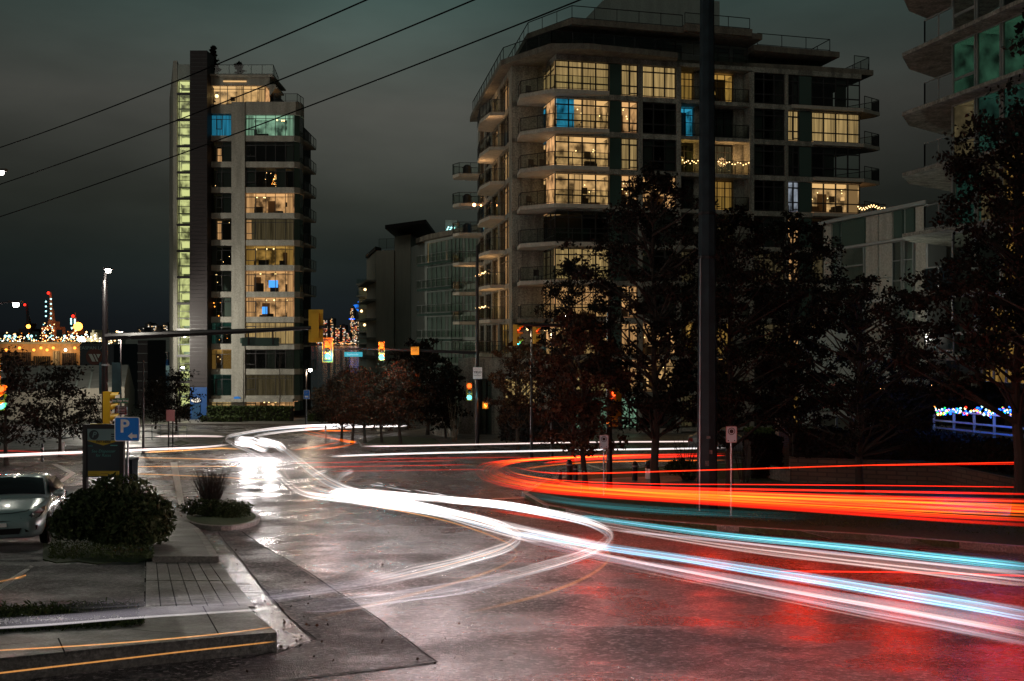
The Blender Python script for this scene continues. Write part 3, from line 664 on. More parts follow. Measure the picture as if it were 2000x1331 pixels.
# front windows, floor by floor: columns c1 corner, c2, c3, c4 balcony left, c5 balcony right, c6, c7, c8 corner right
LT = {
 0: ('cream1','cream1','cream1','gold1','gold0',None,None,None),
 1: ('pale0','warm0',None,'blue0',None,None,'cream1','cream1'),
 2: ('pale0','cream1',None,None,'dim1',None,None,None),
 3: ('pale0','warm0','warm0',None,'gold1',None,'lav0','pale0'),
 4: (None,None,None,None,'dim1',None,'warm0',None),
 5: ('cream1',None,None,'dim1',None,'dim1','warm1','dim1'),
 6: ('warm1','warm0',None,None,None,None,None,None),
 7: ('pale0','warm1','warm0','gold0','gold1','dim1','warm0','pale0'),
 8: ('cream1','warm0','pale0',None,'gold0',None,'dim1','cream1'),
 9: ('green1','green1',None,'dim1',None,None,'gold0','gold0')}
def lc(s): return (s[:-1], int(s[-1])) if s else (None, 0)
for k in range(10):
    z1 = fz(k)-.02; z0 = fz(k+1)+.50; L = LT[k]
    def w_(i, a, b, nv, **kw):
        l, c = lc(L[i]); bl2 = None
        if l in ('pale','warm') and c == 0: bl2 = [(RN.uniform(.2,.95), RN.uniform(.5,.85), .045, RN.uniform(.5,1.8)) for _ in range(6)]
        return window(F, BB, u(a), u(b), z0, z1, nv, (.30,.80), lit=l, curtain=c, dark=.4, bulbs=bl2, fw=.095, **kw)
    w_(0, 1084, 1190, 4)
    g = MB(); F.box(g, u(1190.6), u(1212.5), z0-.05, z1, -.3, .02); g.build('spandrel_panel', M['spand'], BB)
    w_(1, 1213.2, 1245.4, 2, casement=(.5,1,.05,.8)); w_(2, 1254.6, 1320.4, 3)
    l, c = lc(L[3]); window(F, BB, u(1330), u(1365), z0-.3, z1, 2, (.8,), lit=l, curtain=c, d=-1.2, dark=.4, nm='balcony_door')
    l, c = lc(L[4]); window(F, BB, u(1398), u(1443), z0-.3, z1, 3, (.8,), lit=l, curtain=c, d=-1.2, dark=.4, nm='balcony_door')
    s = MB(); F.box(s, u(1444), u(1462.5), z0-.4, z1+.1, -2.6, -1.0); s.build('recess_wall', M['conc'], BB)
    rail(F, BB, [F.pt(u(1330),0,.02)[:2], F.pt(u(1462),0,.02)[:2]], fz(k+1)+.42, 1.05, post=1.1)
    w_(5, 1472.4, 1531.8, 3)
    w_(6, 1538.6, 1560.5, 2, casement=(.4,1,.05,.8))
    g = MB(); F.box(g, u(1561), u(1584.5), z0-.05, z1, -.3, .02); g.build('spandrel_panel', M['spand'], BB)
    w_(7, 1585, 1680, 4)
    # raised corner spandrel bands
    # left corner balcony: slab with soffit, rail, side glass
    zf = fz(k+1)+.42
    s = MB(); s.prism([(X(1190,76.6),76.9), (X(1190,76.6),76.55), (X(1083,75.6),75.7), (X(1016,77.6),77.6), (X(1012,79),79.2), (S0.x+.05,83.6), (X(1048,83),83.3), (X(1083,77.4),77.2)], zf-.34, zf-.04)
    s.build('balcony', M['slab'] if k > 5 else M['soffit'], BB)
    rail(F, BB, [(X(1188,76.6),76.65), (X(1083,75.7),75.8), (X(1017,77.7),77.7), (X(1013,79),79.3)], zf-.04, 1.05, post=1.6)
    FG = Fc((X(1048,83),83.2), (X(1083.4,77.2),77.15)); l, c = lc({0:'cream1',1:'blue0',2:'pale0',3:'pale0',5:'dim1',6:'warm1',7:'pale0'}.get(k))
    window(FG, BB, .05, FG.L-.05, z0-.3, z1, 4, (.3,.8), lit=l, curtain=c, extras=False, depth=1.4)
    # right corner balcony wedge
    s = MB(); s.prism([F.pt(u(1540) if k == 0 else u(1585),0,.5)[:2], F.pt(F.L,0,.5)[:2], F.pt(F.L+2.2,0,-.6)[:2], F.pt(F.L+2.1,0,-1.4)[:2], F.pt(F.L-.1,0,-5)[:2], F.pt(F.L-.1,0,.13)[:2], F.pt(u(1585),0,.13)[:2]], zf-.3, zf-.02)
    s.build('balcony', M['soffit'], BB)
    rail(F, BB, [F.pt(F.L+.1,0,.4)[:2], F.pt(F.L+2.1,0,-.6)[:2], F.pt(F.L+2.0,0,-1.4)[:2], F.pt(F.L+.3,0,-4.4)[:2]], zf-.02, 1.05)
    # left side facade: windows and balconies
    sl = {0:('warm1','cream1','warm1'),1:('warm1','warm0',None),2:('gold0','warm1','pale1'),3:('blue1','gold1','warm1'),4:('warm1','cream1','warm1'),5:('gold0','warm1','warm1'),6:('gold1','gold0','warm1'),7:(None,'warm1','gold0'),8:('gold1','cream0','dim1'),9:('warm1','gold1',None)}[k]
    for j, (a, b) in enumerate(((1.6,4.5), (10.3,13.5), (14.7,19.5))):
        l, c = lc(sl[j]); window(FL, BB, a, b, z0-.3, z1, 3, (.8,), lit=l, curtain=c, dark=.3, extras=False, depth=1.6, nm='window' if j == 1 else 'balcony_door')
    window(FL, BB, 5.7, 9.4, z0-.3, z1, 3, (.8,), dark=.3)
    for (a, b, dd) in ((.2, 3.2, 2.6), (10.2, 17.4, 1.5)):
        if k == 0 and a < 1: continue
        s = MB(); q = [FL.pt(a,0,.12)[:2], FL.pt(a+.3,0,dd)[:2], FL.pt((a+b)/2,0,dd+.25)[:2], FL.pt(b-.3,0,dd*.9)[:2], FL.pt(b,0,.12)[:2]]
        s.prism(q, zf-.3, zf-.02); s.build('balcony', M['soffit'], BB); rail(FL, BB, q, zf-.02, 1.05, post=1.0)
# ground floor podium of the block with large windows (left part)
pz = Z(738,74)
PD = Fc((X(896,78), 78), (X(1085,74.5), 74.5)); pm = MB()
PD.box(pm, 0, PD.L, pz-.2, pz+1.35, -10, .1); PD.box(pm, 0, 1.6, G(77)-1, pz-.2, -10, 0); PD.box(pm, PD.px(960), PD.px(985), G(77)-1, pz-.2, -8, 0); PD.box(pm, PD.px(1050), PD.L, G(77)-1, pz-.2, -8, .05)
PD.box(pm, PD.px(985), PD.px(1050), G(77)-1, Z(788,76)-1.6, -8, -.05); pm.build('podium', M['conc'], BB)
window(PD, BB, PD.px(985), PD.px(1049), Z(790,76), Z(715,76), 3, (.75,), lit='cream', curtain=1); window(PD, BB, PD.px(938), PD.px(959.5), Z(852,76), Z(715,76), 2, (.5,), dark=.5)
rail(PD, BB, [PD.pt(.3,0,-.2)[:2], PD.pt(PD.L-.2,0,-.2)[:2]], pz+1.35, 1.0)
pc = MB()
for a, b in ((1060,1110),(1120,1190),(1200,1300),(1320,1420),(1440,1530),(1560,1640)):
    pass
# ---------------------------------------------------------------- pale block and glass-fronted block down the street
WB = thing('white_apartment_block', 'pale apartment block with a blank end wall, down the side street', 'apartment block', (X(760,150), 152, G(150)))
m = MB(); m.prism([(X(735,150),150), (X(771,150),149), (X(771,150),170), (X(716,168),168)], G(150)-2, Z(470+20,150)); m.prism([(X(771,149.5),149.4), (X(802,146),146), (X(802,146),168), (X(771,149.5),168)], G(150)-2, Z(463,150))
m.build('wall', M['white'], WB)
FW = Fc((X(716,168),168), (X(734.5,150),150))
for k in range(6):
    a = Z(515,150)-k*2.9; window(FW, WB, 1.5, FW.L-1.2, a-2.2, a, 4, (.5,), fm='framel', dark=.6, lit='teal' if k in (1,4) else None)
    s = MB(); FW.box(s, 0, FW.L, a-2.75, a-2.45, -.5, 1.5); s.build('balcony', M['conct'], WB)
m = MB(); m.prism([(X(714,166),166), (X(733,149.5),149.6), (X(745,152),152), (X(745,166),166)], Z(489,150), Z(486,150)+.3); m.prism([(X(752,145),145), (X(832,138),138), (X(832,138),160), (X(752,145),160)], Z(447,145), Z(440,145)); m.build('roof', M['darkc'], WB)
rail(FW, WB, [(X(740,150.2),150.3), (X(770,149.5),149.6)], Z(489,150)+.2, 1.5)
GB = thing('glass_fronted_block', 'mid rise block with glazed balconies, between the pale block and the large block', 'apartment block', (X(870,112), 118, G(112)))
GA = Vector((X(835,118),118)); GE = Vector((X(942,106),106)); FG2 = Fc(GA, GE)
m = MB(); m.prism([(X(803,127),127), (X(835,118.2),118.2), GE[:2], (X(945,106),112), (X(900,135),135)], G(118)-2, Z(470,118), 0)
m.build('wall', M['concg'], GB)
zt2 = lambda py: Z(py, 112)
m = MB(); m.prism([(X(812,121),121), (X(835,116),116), (X(940,104.5),104.5), (X(945,106),112), (X(820,128),128)], Z(470,118)-.05, Z(470,118)+.5); m.build('roof', M['slab'], GB)
for k in range(8):
    z1 = Z(470,118)-.4-k*2.9; z0 = z1-2.35
    for j, (a, b, l) in enumerate(((835,872,{0:'pale',2:'dim',4:'gold',5:'dim',6:'warm'}.get(k)), (875,905,{4:'gold',1:'teal',6:'dim',2:'cream'}.get(k)), (908,940,{3:'teal',5:'cream',1:'dim'}.get(k)))):
        window(FG2, GB, FG2.px(a)+.05, FG2.px(b), z0, z1, 4, (.3,), lit=l, curtain=2 if l == 'pale' else 1 if l else 0, fm='framel', dark=.25, extras=False, d=.06)
    s = MB(); q = [FG2.pt(.1,0,.13)[:2], FG2.pt(.3,0,1.5)[:2], FG2.pt(FG2.px(905),0,1.5)[:2], FG2.pt(FG2.px(905),0,.13)[:2]]; s.prism(q, z0-.45, z0-.2); s.build('balcony', M['spand'], GB); rail(FG2, GB, q, z0-.2, 1.0, mt='framel')
e = MB()
for k in range(10): e.ball((X(872+k*1.8,112), 112+.1*k, Z(452-(k%3)*4,112)), .09, 0, 4)
e.build('rooftop_light', M['bulbc'], GB)
m = MB(); m.box(X(870,113), X(893,113), 113, 116, Z(470,118)+.5, Z(430,113)); m.build('roof_house', M['concg'], GB)
# low street wall next to the podium
LW = MB(); LW.prism([(X(842,76),76), (X(893,72),72), (X(893,72),72.4), (X(842,76),76.4)], G(74)-.5, G(74)+2.0); tag(LW.build('garden_wall', M['conc']), 'blank pale concrete garden wall in front of the glass fronted block', 'wall')
# slim balcony tower peeping out behind the pale block
BT = thing('distant_balcony_tower', 'narrow balcony tower peeping out left of the pale block', 'apartment block', (X(708,210), 212, G(200)))
m = MB(); m.box(X(699,210), X(722,210), 211, 222, -5, Z(552,210)); m.build('wall', M['concg'], BT)
for k in range(7):
    zz = Z(556+k*23,210); s = MB(); s.box(X(696,209), X(719,209), 208.6, 211, zz-.2, zz+.1); s.build('balcony', M['conct'], BT)
    s = MB(); s.box(X(697,209), X(718,209), 208.8, 208.86, zz+.15, zz+1.1); s.build('railing', M['glsd'], BT)
e = MB()
for (a, b) in ((713,566),(719,566),(708,590),(712,635),(706,608)): e.ball((X(a,208.9), 208.9, Z(b,208.9)), .28, 0, 4)
e.build('balcony_lamp', M['bulb'], BT)
# ---------------------------------------------------------------- tower at the right edge
RT = thing('balcony_tower', 'tall tower with jutting corner slabs at the right edge of the picture', 'apartment block', (X(1900,44), 46, G(44)))
R0 = Vector((X(1857,44.5), 44.5)); R1 = Vector((X(2160,36), 36)); FR = Fc(R0, R1)
m = MB(); m.prism([FR.pt(.2,0,-2.6)[:2], FR.pt(FR.L,0,-2.6)[:2], (40,36), (40,60), (X(1990,60),60)], G(44), 40); m.build('core', M['core'], RT)
slabs = [Z(86,44.5), Z(207,44.5), Z(331,44.5), Z(455,44.5), Z(579,44.5), Z(703,44.5)]
slabs = [slabs[0]+2.84]+slabs
def off_px(Fx, px, dd):
    k = (px-1000)/FP; p = Fx.p+Fx.n*dd; return p+Fx.u*((k*p.y-p.x)/(Fx.u.x-k*Fx.u.y))
TIP = off_px(FR, 1762, .9)
for k, z in enumerate(slabs):
    m = MB(); m.prism([tuple(TIP), FR.pt(FR.L,0,.9)[:2], FR.pt(FR.L,0,-2.7)[:2], (X(1872,52),52), (TIP.x+1.2, TIP.y+2.2)], z, z+.16, 0)
    m.build('floor_slab', M['conc'], RT)
    if k < len(slabs)-1:
        zn = slabs[k+1]+.16 if k else z-2.6; zz1 = z
        zn = z-2.68
        us = [0, FR.px(1905), FR.px(1955), FR.px(2010), FR.px(2075), FR.L]
        for j in range(5):
            l = {(1,0):'dgreen',(1,1):'dgreen',(2,0):'dim',(2,1):'teal',(2,2):'teal',(3,0):'teal',(3,1):'dim',(4,2):'gold',(1,2):'dgreen',(3,2):'gold'}.get((k,j))
            window(FR, RT, us[j]+.03, us[j+1]-.03, zn, z, 1, (.38,) if j == 0 else (), lit=l, curtain=0 if k < 3 else 1, fm='framel', fw=.12, bulbs=[(.5,.8,.05,.8)] if l else None)
        rail(FR, RT, [tuple(off_px(FR,1862,.6)), tuple(off_px(FR,1806,.6)), (off_px(FR,1806,.6).x+1.2, off_px(FR,1806,.6).y+2.0)], zn, 1.15, post=.9, mt='framel')
# ---------------------------------------------------------------- low panel-clad building
LB = thing('panel_clad_building', 'low building clad in grey and green panels, left of the right hand tower', 'building', (X(1720,58), 62, G(58)))
L0 = Vector((X(1606,62.5), 62.5)); L1 = Vector((X(1812,52.5), 52.5)); FB = Fc(L0, L1)
z_top = Z(392,52.5); bz = G(58)-1
m = MB(); m.prism([FB.pt(0,0,-.1)[:2], FB.pt(FB.L,0,-.1)[:2], (32,56), (32,76), (FB.pt(0,0,-8).x,74)], bz, z_top-.2); m.build('wall', M['concg'], LB)
m = MB(); FB.box(m, -.1, FB.L+.15, z_top-.2, z_top, -1, .25); FB.box(m, FB.L, FB.L+.18, bz, z_top-.2, -1, .12)
for zz in (Z(463,52.5), Z(463,52.5)-3.3): FB.box(m, 0, FB.L, zz, zz+.14, -.1, .18)
m.build('trim', M['framel'], LB)
zs = [z_top-.2, Z(463,52.5)+.14, Z(463,52.5), Z(463,52.5)-3.16]
cols = [(1610,1625,'c'),(1627,1640,'g'),(1644,1690,'g'),(1692,1716,'c'),(1718,1744,'c'),(1746,1764,'g'),(1769,1787,'g'),(1789,1810,'c')]
for (a, b, t) in cols:
    p = MB(); FB.box(p, FB.px(a)+.03, FB.px(b)-.03, zs[1]+.03, zs[0]-.03, -.1, .05); p.build('panel', M['conct'] if t == 'c' else M['spand'], LB)
    if t == 'c':
        for q in (0, 1):
            p = MB(); zz = zs[2]-.03-q*1.95; FB.box(p, FB.px(a)+.03, FB.px(b)-.03, zz-1.9, zz, -.1, .05); p.build('panel', M['conct'], LB)
        p = MB(); FB.box(p, FB.px(a)+.03, FB.px(b)-.03, zs[3]-3.1, zs[3]-.05, -.1, .05); p.build('panel', M['conct'], LB)
    else:
        window(FB, LB, FB.px(a), FB.px(b), zs[3]+.05, zs[2]-.03, 1, (.3,.66), lit='teal' if a > 1740 else None, curtain=1, fm='framel', d=.08, dark=.5)
        window(FB, LB, FB.px(a), FB.px(b), zs[3]-3.1, zs[3]-.05, 1, (.66,), lit='dim' if a == 1769 else None, curtain=1, fm='framel', d=.08, dark=.5)
# roof terrace festoon, one thing
e = MB(); pts = []
for i in range(22):
    t = i/21; px = 1676+54*t; py = 404+3*math.sin(t*9)+ (3 if i % 2 else 0); e.ball((X(px,62), 62, Z(py,62)), .04, 0, 4)
    pts.append((X(px,62), 62, Z(py-1,62)))
e.tube(pts, .015, 4, 1); tag(e.build('string_light', [M['bulb'], M['black']]), 'yellow string lights along the roof edge of the panel clad building', 'string lights')
m = MB()
for i in range(5):
    a = X(1676+i*13,62.4); m.bar((a,62.4,z_top-.6), (a,62.4,Z(400,62.4)), .06)
m.bar((X(1676,62.4),62.4,Z(400,62.4)), (X(1730,62.4),62.4,Z(400,62.4)), .05); tag(m.build('roof_railing', M['black']), 'black railing under the yellow string lights on the low roof', 'railing')

def festoon(label, F_, u0, u1, z, d, n, sag=.12, en=60, col=(1,.55,.22), r=.045, grp='balcony string lights'):
    e = MB(); ps = []
    for i in range(n):
        t = i/(n-1); p = F_.pt(u0+(u1-u0)*t, z-sag*math.sin(t*math.pi*3)**2, d); ps.append(p+Vector((0,0,.05))); e.ball(p, r, 0, 4)
    e.tube(ps, .01, 4, 1); o = tag(e.build('string_light', [M['bulb'], M['black']]), label, 'string lights', grp)
    if en:
        ld = bpy.data.lights.new('string_light_glow', 'POINT'); ld.energy = en; ld.color = col; ld.shadow_soft_size = .4; lo = bpy.data.objects.new('string_light_glow', ld); C.collection.objects.link(lo); lo.parent = o; lo.location = F_.pt((u0+u1)/2, z+.35, d-.5)
    return o
zz = fz(3)+.42
festoon('bright warm string lights along the balcony rail just right of the grey utility pole', F, u(1402), u(1461), zz+.95, .12, 12, .2, 90)
festoon('yellow string lights on the balcony just left of the grey utility pole, above the tree', F, u(1332), u(1362), zz+.95, .12, 9, .25, 50, (1,.6,.15))
for k, lb in ((5,'warm string lights on the upper lit balcony rail left of the corner'),(6,'warm string lights on the lower lit balcony rail left of the corner')):
    festoon(lb, FL, 10.6, 17.0, fz(k+1)+.42+1.1, 1.7, 14, .1, 60)
for k, j in ((2,1),(0,1),(5,0),(1,4),(6,4)):
    ld = bpy.data.lights.new('balcony_lamp', 'POINT'); ld.energy = 45; ld.color = (1,.55,.25); ld.shadow_soft_size = .2; lo = bpy.data.objects.new('balcony_lamp', ld); C.collection.objects.link(lo); lo.parent = BB; q = FL.pt(12 if j == 1 else 17 if j == 4 else 2, fz(k+1)+2.2, 1.2); lo.location = q-BB.location
e = MB(); e.ball(FL.pt(4.0, fz(3)+.1, 1.0), .16, 0, 6); e.ball(FL.pt(6.0, fz(3)-.2, .6), .08, 0, 6); e.build('wall_lamp', M['bulbo2'], BB)
# ================================================================ trees and shrubs
def tree_proto(name, label, cat, seed, H, cw, base, m, nclump, nleaf, lsize, trunk_r=.14, shape='round', group=None, bark='bark', cl=.75):
    """a street tree in local coordinates: tapered trunk, limbs to clumps of leaves"""
    t = thing(name, label, cat, (0,0,0), 0, group); rd = random.Random(seed)
    b = MB(); top = H*.86; lean = rd.uniform(-.25,.25)
    path = [(lean*(z/H)**2*1.5+.05*math.sin(z*1.7+seed), .06*math.sin(z*1.3), z) for z in [top*i/10 for i in range(11)]]
    b.tube(path, [trunk_r*(1.25 if i == 0 else 1)*(1-.085*i) for i in range(11)], 9)
    pts = []; hubs = []
    for k in range(nclump):
        f = (k+rd.random())/nclump; z = base+(H-base)*f
        if shape == 'cone': rr = cw*(1-f)**.8*.95+.1
        elif shape == 'cone2': rr = cw*(1.05-.75*f)
        elif shape == 'oval': rr = cw*math.sin(math.pi*min(1,max(.06,f*.93+.07)))**.6
        else: rr = cw*math.sqrt(max(.05, 1-((f-.42)/.6)**2))
        an = k*2.399+rd.uniform(-.5,.5); rad = rr*rd.uniform(.35,1.08)
        hubs.append((path[min(10,int(z/top*10))][0]+rad*math.cos(an), rad*math.sin(an), z+rd.uniform(-.3,.3)))
    for h in hubs:
        z0 = max(base*.75, h[2]-rd.uniform(.5,1.3)*(.6+math.hypot(h[0],h[1])*.5)); j = min(10, max(0, int(z0/top*10))); s = path[j]
        mid = ((s[0]+h[0])/2+rd.uniform(-.12,.12), (s[1]+h[1])/2+rd.uniform(-.12,.12), (z0+h[2])/2-.05)
        b.tube([(s[0],s[1],z0), mid, h], [trunk_r*.33, trunk_r*.2, trunk_r*.06], 5)
        cr = cl*rd.uniform(.65,1.25)
        for q in range(4):           # sub-clumps hang along twigs
            o = Vector((rd.gauss(0,1), rd.gauss(0,1), rd.gauss(0,.55)))*cr*.6; c = Vector(h)+o
            b.tube([h, tuple(c)], [trunk_r*.07, .008], 4)
            k = int(nleaf/4)
            for _ in range(k): pts.append((c.x+rd.gauss(0,cr*.27), c.y+rd.gauss(0,cr*.27), c.z+rd.gauss(0,cr*.17)))
    b.build('trunk', M[bark], t, local=True); leaves('crown', pts, lsize, m, t, seed)
    return t
def at(o, px, py, Y=None, rz=0, sc=1):
    g = gp(px, py) if Y is None else Vector((X(px,Y), Y, G(Y))); o.location = g; o.rotation_euler = (0,0,rz); o.scale = (sc,sc,sc); return o
GS = 'street trees along the right hand pavement'
big = tree_proto('street_tree', 'tallest dark street tree, directly left of the grey utility pole', 'tree', 3, 11.8, 3.3, 2.6, M['leaf'], 86, 190, .10, .17, 'oval', GS, cl=.6)
at(big, 1281, 935, 37)
big2 = tree_proto('street_tree', 'dense dark street tree standing behind the retaining wall, with a thick straight trunk', 'tree', 8, 9.2, 3.7, 2.3, M['leaf'], 82, 190, .10, .19, 'round', GS, cl=.6)
at(big2, 1680, 945, 36, 1.0, .82)
t3 = clone(big, 'dark street tree directly right of the grey utility pole', (X(1425,36),36,G(36)), 2.1, .86)
t4 = clone(big, 'dark street tree behind the brick pillar between two taller street trees', (X(1545,41),41,G(41)), 3.7, .92)
small = tree_proto('street_tree', 'smaller street tree with russet lower leaves beside the left no stopping sign', 'tree', 14, 6.3, 1.75, 1.9, M['leafr'], 50, 150, .10, .12, 'round', GS, cl=.55)
at(small, 1141, 945, 36)
t5 = clone(big, 'dark street tree whose crown hangs in front of the large block corner balconies', (X(1085,46),46,G(46)), .7, (.62,.62,.78))
t5.location = (X(1120,43), 43, G(43))
near = tree_proto('street_tree', 'dark tree at the right edge with branches reaching in front of the tower', 'tree', 17, 10.9, 3.15, 3.6, M['leaf'], 88, 230, .085, .17, 'cone2', GS, cl=.62)
at(near, 1988, 1000, 27, 4.4)
t7 = clone(near, 'tall dark tree in the top right corner, nearest of the right hand trees', (X(2135,23),23,G(23)), 2.2, (.95,.95,1.22))
t8 = clone(small, 'low street tree in front of the podium windows of the large block', (X(1012,58),58,G(58)), 2.0, 1.0)
t9 = clone(big2, 'smallest dark street tree, in front of the panel clad building', (X(1752,42),42,G(42)), 2.6, .60)
rus = tree_proto('autumn_tree', 'russet autumn tree, third trunk from the left in the side street row', 'tree', 21, 4.9, 1.35, 1.6, M['leafr'], 38, 90, .10, .11, 'round', 'autumn trees along the side street')
at(rus, 712, 868, 66)
for px, Y, sc, lb in ((668,70,.95,'leftmost trunk of the autumn tree row by the side street, under the left signal'), (688,67,1.0,'second trunk from the left in the autumn tree row, russet leaves'), (745,66,.93,'fourth autumn tree of the side street row, with dark leaves'), (782,65,1.08,'fifth and largest autumn tree at the right end of the side street row')):
    clone(rus, lb, (X(px,Y),Y,G(Y)), px*.7, sc)
dk = tree_proto('side_street_tree', 'tall dark tree behind the orange sign on the signal arm', 'tree', 31, 7.2, 1.9, 1.6, M['leaf'], 60, 80, .18, .15, 'oval', 'dark trees down the side street')
at(dk, 835, 860, 76)
for px, Y, sc, lb in ((795,88,.95,'dark tree behind the autumn tree row, just left of the tallest side street tree'), (870,72,.7,'short dark tree by the concrete garden wall'), (628,92,.5,'small dark tree right of the slender tower, left of the side street'), (655,98,.6,'small dark tree at the far end of the side street')):
    clone(dk, lb, (X(px,Y),Y,G(Y)), px*.3, sc)
lf = tree_proto('young_tree', 'young dark tree in front of the pale fabric shed', 'tree', 41, 4.9, 1.8, 1.3, M['leaf'], 34, 80, .12, .1, 'cone', 'young trees on the left')
at(lf, 118, 878, 56)
for px, Y, sc, lb in ((12,50,1.1,'young dark tree at the left edge beside the cut off traffic signal'), (345,80,1.0,'young tree in front of the lit stair strip of the slender tower'), (303,86,.85,'young tree behind the pink sign, left of the slender tower'), (176,66,.62,'young tree just left of the tall street lamp, against the fabric shed')):
    clone(lf, lb, (X(px,Y),Y,G(Y)), px*.2, sc)
# conifers on the tower roof
def conifer(px, py, H, label, seed):
    t = thing('roof_conifer', label, 'tree', (X(px,112), 112, Z(py,112)), 0, 'conifers on the tower roof'); rd = random.Random(seed); b = MB()
    b.tube([(0,0,0),(0,0,H)], [.12,.02], 6); pts = []
    for k in range(int(H*26)):
        f = rd.random()**.9; z = .3+f*(H-.3); r = (1-f)*.85+.1; an = rd.uniform(0,6.28)
        for q in range(12): s = rd.random(); pts.append((math.cos(an)*r*s+rd.gauss(0,.06), math.sin(an)*r*s+rd.gauss(0,.06), z+.25*s+rd.gauss(0,.06)))
        b.tube([(0,0,z),(math.cos(an)*r,math.sin(an)*r,z+.25)], [.03,.01], 4)
    b.build('trunk', M['bark'], t, local=True); leaves('crown', pts, .26, M['leaf'], t, seed)
conifer(416, 147, 3.0, 'taller pointed conifer on the roof of the slender tower, beside the blade wall', 1); conifer(467, 149, 1.25, 'short conifer on the roof of the slender tower behind the railing', 2)
# bare shrubs with upright stems
def stems(name, label, px, py, H, W_, n, m='bark', seed=0, grp=None, leafy=None, Y=None, rad=.018):
    g = gp(px, py) if Y is None else Vector((X(px,Y), Y, G(Y))); t = thing(name, label, 'shrub', g, 0, grp); rd = random.Random(seed); b = MB(); pts = []
    for k in range(n):
        an = rd.uniform(0,6.28); s = rd.random()**.7; dx, dy = math.cos(an)*s*W_/2, math.sin(an)*s*W_/2; h = H*rd.uniform(.65,1.05)
        p = [(dx*.12,dy*.12,0),(dx*.45+rd.gauss(0,.03),dy*.45,h*.45),(dx,dy,h)]; b.tube(p, [rad,rad*.7,rad*.2], 4)
        for q in range(3 if rad > .01 else 1):
            u_ = rd.uniform(.4,.9); c = Vector(p[1]).lerp(Vector(p[2]), u_*.8); e = c+Vector((rd.gauss(0,.12),rd.gauss(0,.12),rd.uniform(.1,.3)))*H*.35; b.tube([tuple(c), tuple(e)], [rad*.5, rad*.15], 3); pts += [tuple(e), tuple(c)]
        pts += [(p[2][0]+rd.gauss(0,.04), p[2][1]+rd.gauss(0,.04), p[2][2]*rd.uniform(.5,1)) for _ in range(3)]
    b.build('stems', M[m], t, local=True)
    if leafy: leaves('foliage', [(x+rd.gauss(0,.05), y+rd.gauss(0,.05), z+rd.gauss(0,.05)) for (x,y,z) in pts for _ in range(leafy)], .07, M['leafg'], t, seed)
    return t
for i, (px, py, H, w, lb) in enumerate(((1340,936,1.9,1.7,'bare multi stemmed shrub left of the grey utility pole'), (1452,950,2.2,2.2,'bare branching shrub behind the right no stopping sign'), (1592,945,1.9,1.7,'bare shrub in front of the brick retaining wall, left of the thick trunk'), (1895,955,2.4,1.3,'bare shrub in front of the blue lit railing'), (885,868,3.2,2.2,'bare branching shrub in front of the concrete garden wall'))):
    stems('bare_shrub', lb, px, py, H, w, 12, 'barkp' if i > 2 else 'bark', 50+i, 'bare shrubs', rad=.022)
stems('leafy_shrub', 'low leafy shrub at the foot of the grey utility pole', 1345, 945, .95, 1.9, 60, 'bark', 71, None, 9)
for px, lb in ((475, 'slender bare sapling in front of the tower pier'), (546, 'slender bare sapling in front of the tower windows on the right')):
    g = MB(); Y = 104; z0 = G(Y); rd = random.Random(px); x0 = X(px,Y)
    g.tube([(x0,Y,z0),(x0+.05,Y,z0+3),(x0,Y,z0+7.6)], [.07,.05,.01], 5)
    for k in range(22):
        z = z0+1.5+k*.26; an = rd.uniform(0,6.3); r = rd.uniform(.3,.6); g.tube([(x0,Y,z),(x0+r*math.cos(an),Y+r*math.sin(an)*.5,z+.8)], [.02,.006], 3)
    tag(g.build('sapling', M['bark']), lb, 'tree', 'slender saplings in front of the tower')
# near laurel bush, wispy planter shrub, hedges
def mound(name, label, c, rx, ry, h, n, size, m, seed, long=2.2, cat='bush', inner=.55, base=0.0, stem=True):
    t = thing(name, label, cat, c); rd = np.random.default_rng(seed)
    lob = [(rd.uniform(-.6,.6)*rx, rd.uniform(-.6,.6)*ry, rd.uniform(.18,.72)*h, rd.uniform(.38,.62)) for _ in range(16)]
    pts = []
    for (a, b_, z, s) in lob:
        k = n//16; d = rd.normal(size=(k,3)); d /= np.linalg.norm(d,axis=1)[:,None]; r = rd.uniform(inner,1.08,(k,1))
        q = d*r*np.array([rx*s, ry*s, h*s*.72])+np.array([a,b_,z]); pts.append(q)
    P = np.concatenate(pts); P = P[P[:,2] > .03]; leaves('foliage', P, size, m, t, seed, long)
    if stem:
        b = MB(); r2 = random.Random(seed)
        for k in range(26):
            an = r2.uniform(0,6.3); s = r2.uniform(.2,.9); b.tube([(math.cos(an)*s*rx*.3, math.sin(an)*s*ry*.3, 0), (math.cos(an)*s*rx*.8, math.sin(an)*s*ry*.8, h*r2.uniform(.5,.95))], [.02,.006], 4)
        b.build('stems', M['bark'], t, local=True)
    return t
g0 = gp(205, 1072, .1); mound('laurel_bush', 'big long leaved laurel bush beside the parked hatchback, under the pay parking board', (g0.x, g0.y+.5, g0.z), 1.30, .85, 1.22, 28000, .055, M['leafg'], 5, 2.6)
g1 = gp(412, 1010, .1)
stems('wispy_shrub', 'wispy upright shrub in the kerbed planter between pavement and crossing', 412, 1006, 1.45, 1.25, 420, 'bark', 77, None, None, rad=.007)
mound('planter_shrub', 'low spreading shrub covering the kerbed planter', (g1.x+.15, g1.y, g1.z), 1.0, .55, .42, 7000, .04, M['leafg'], 9, 2.0)
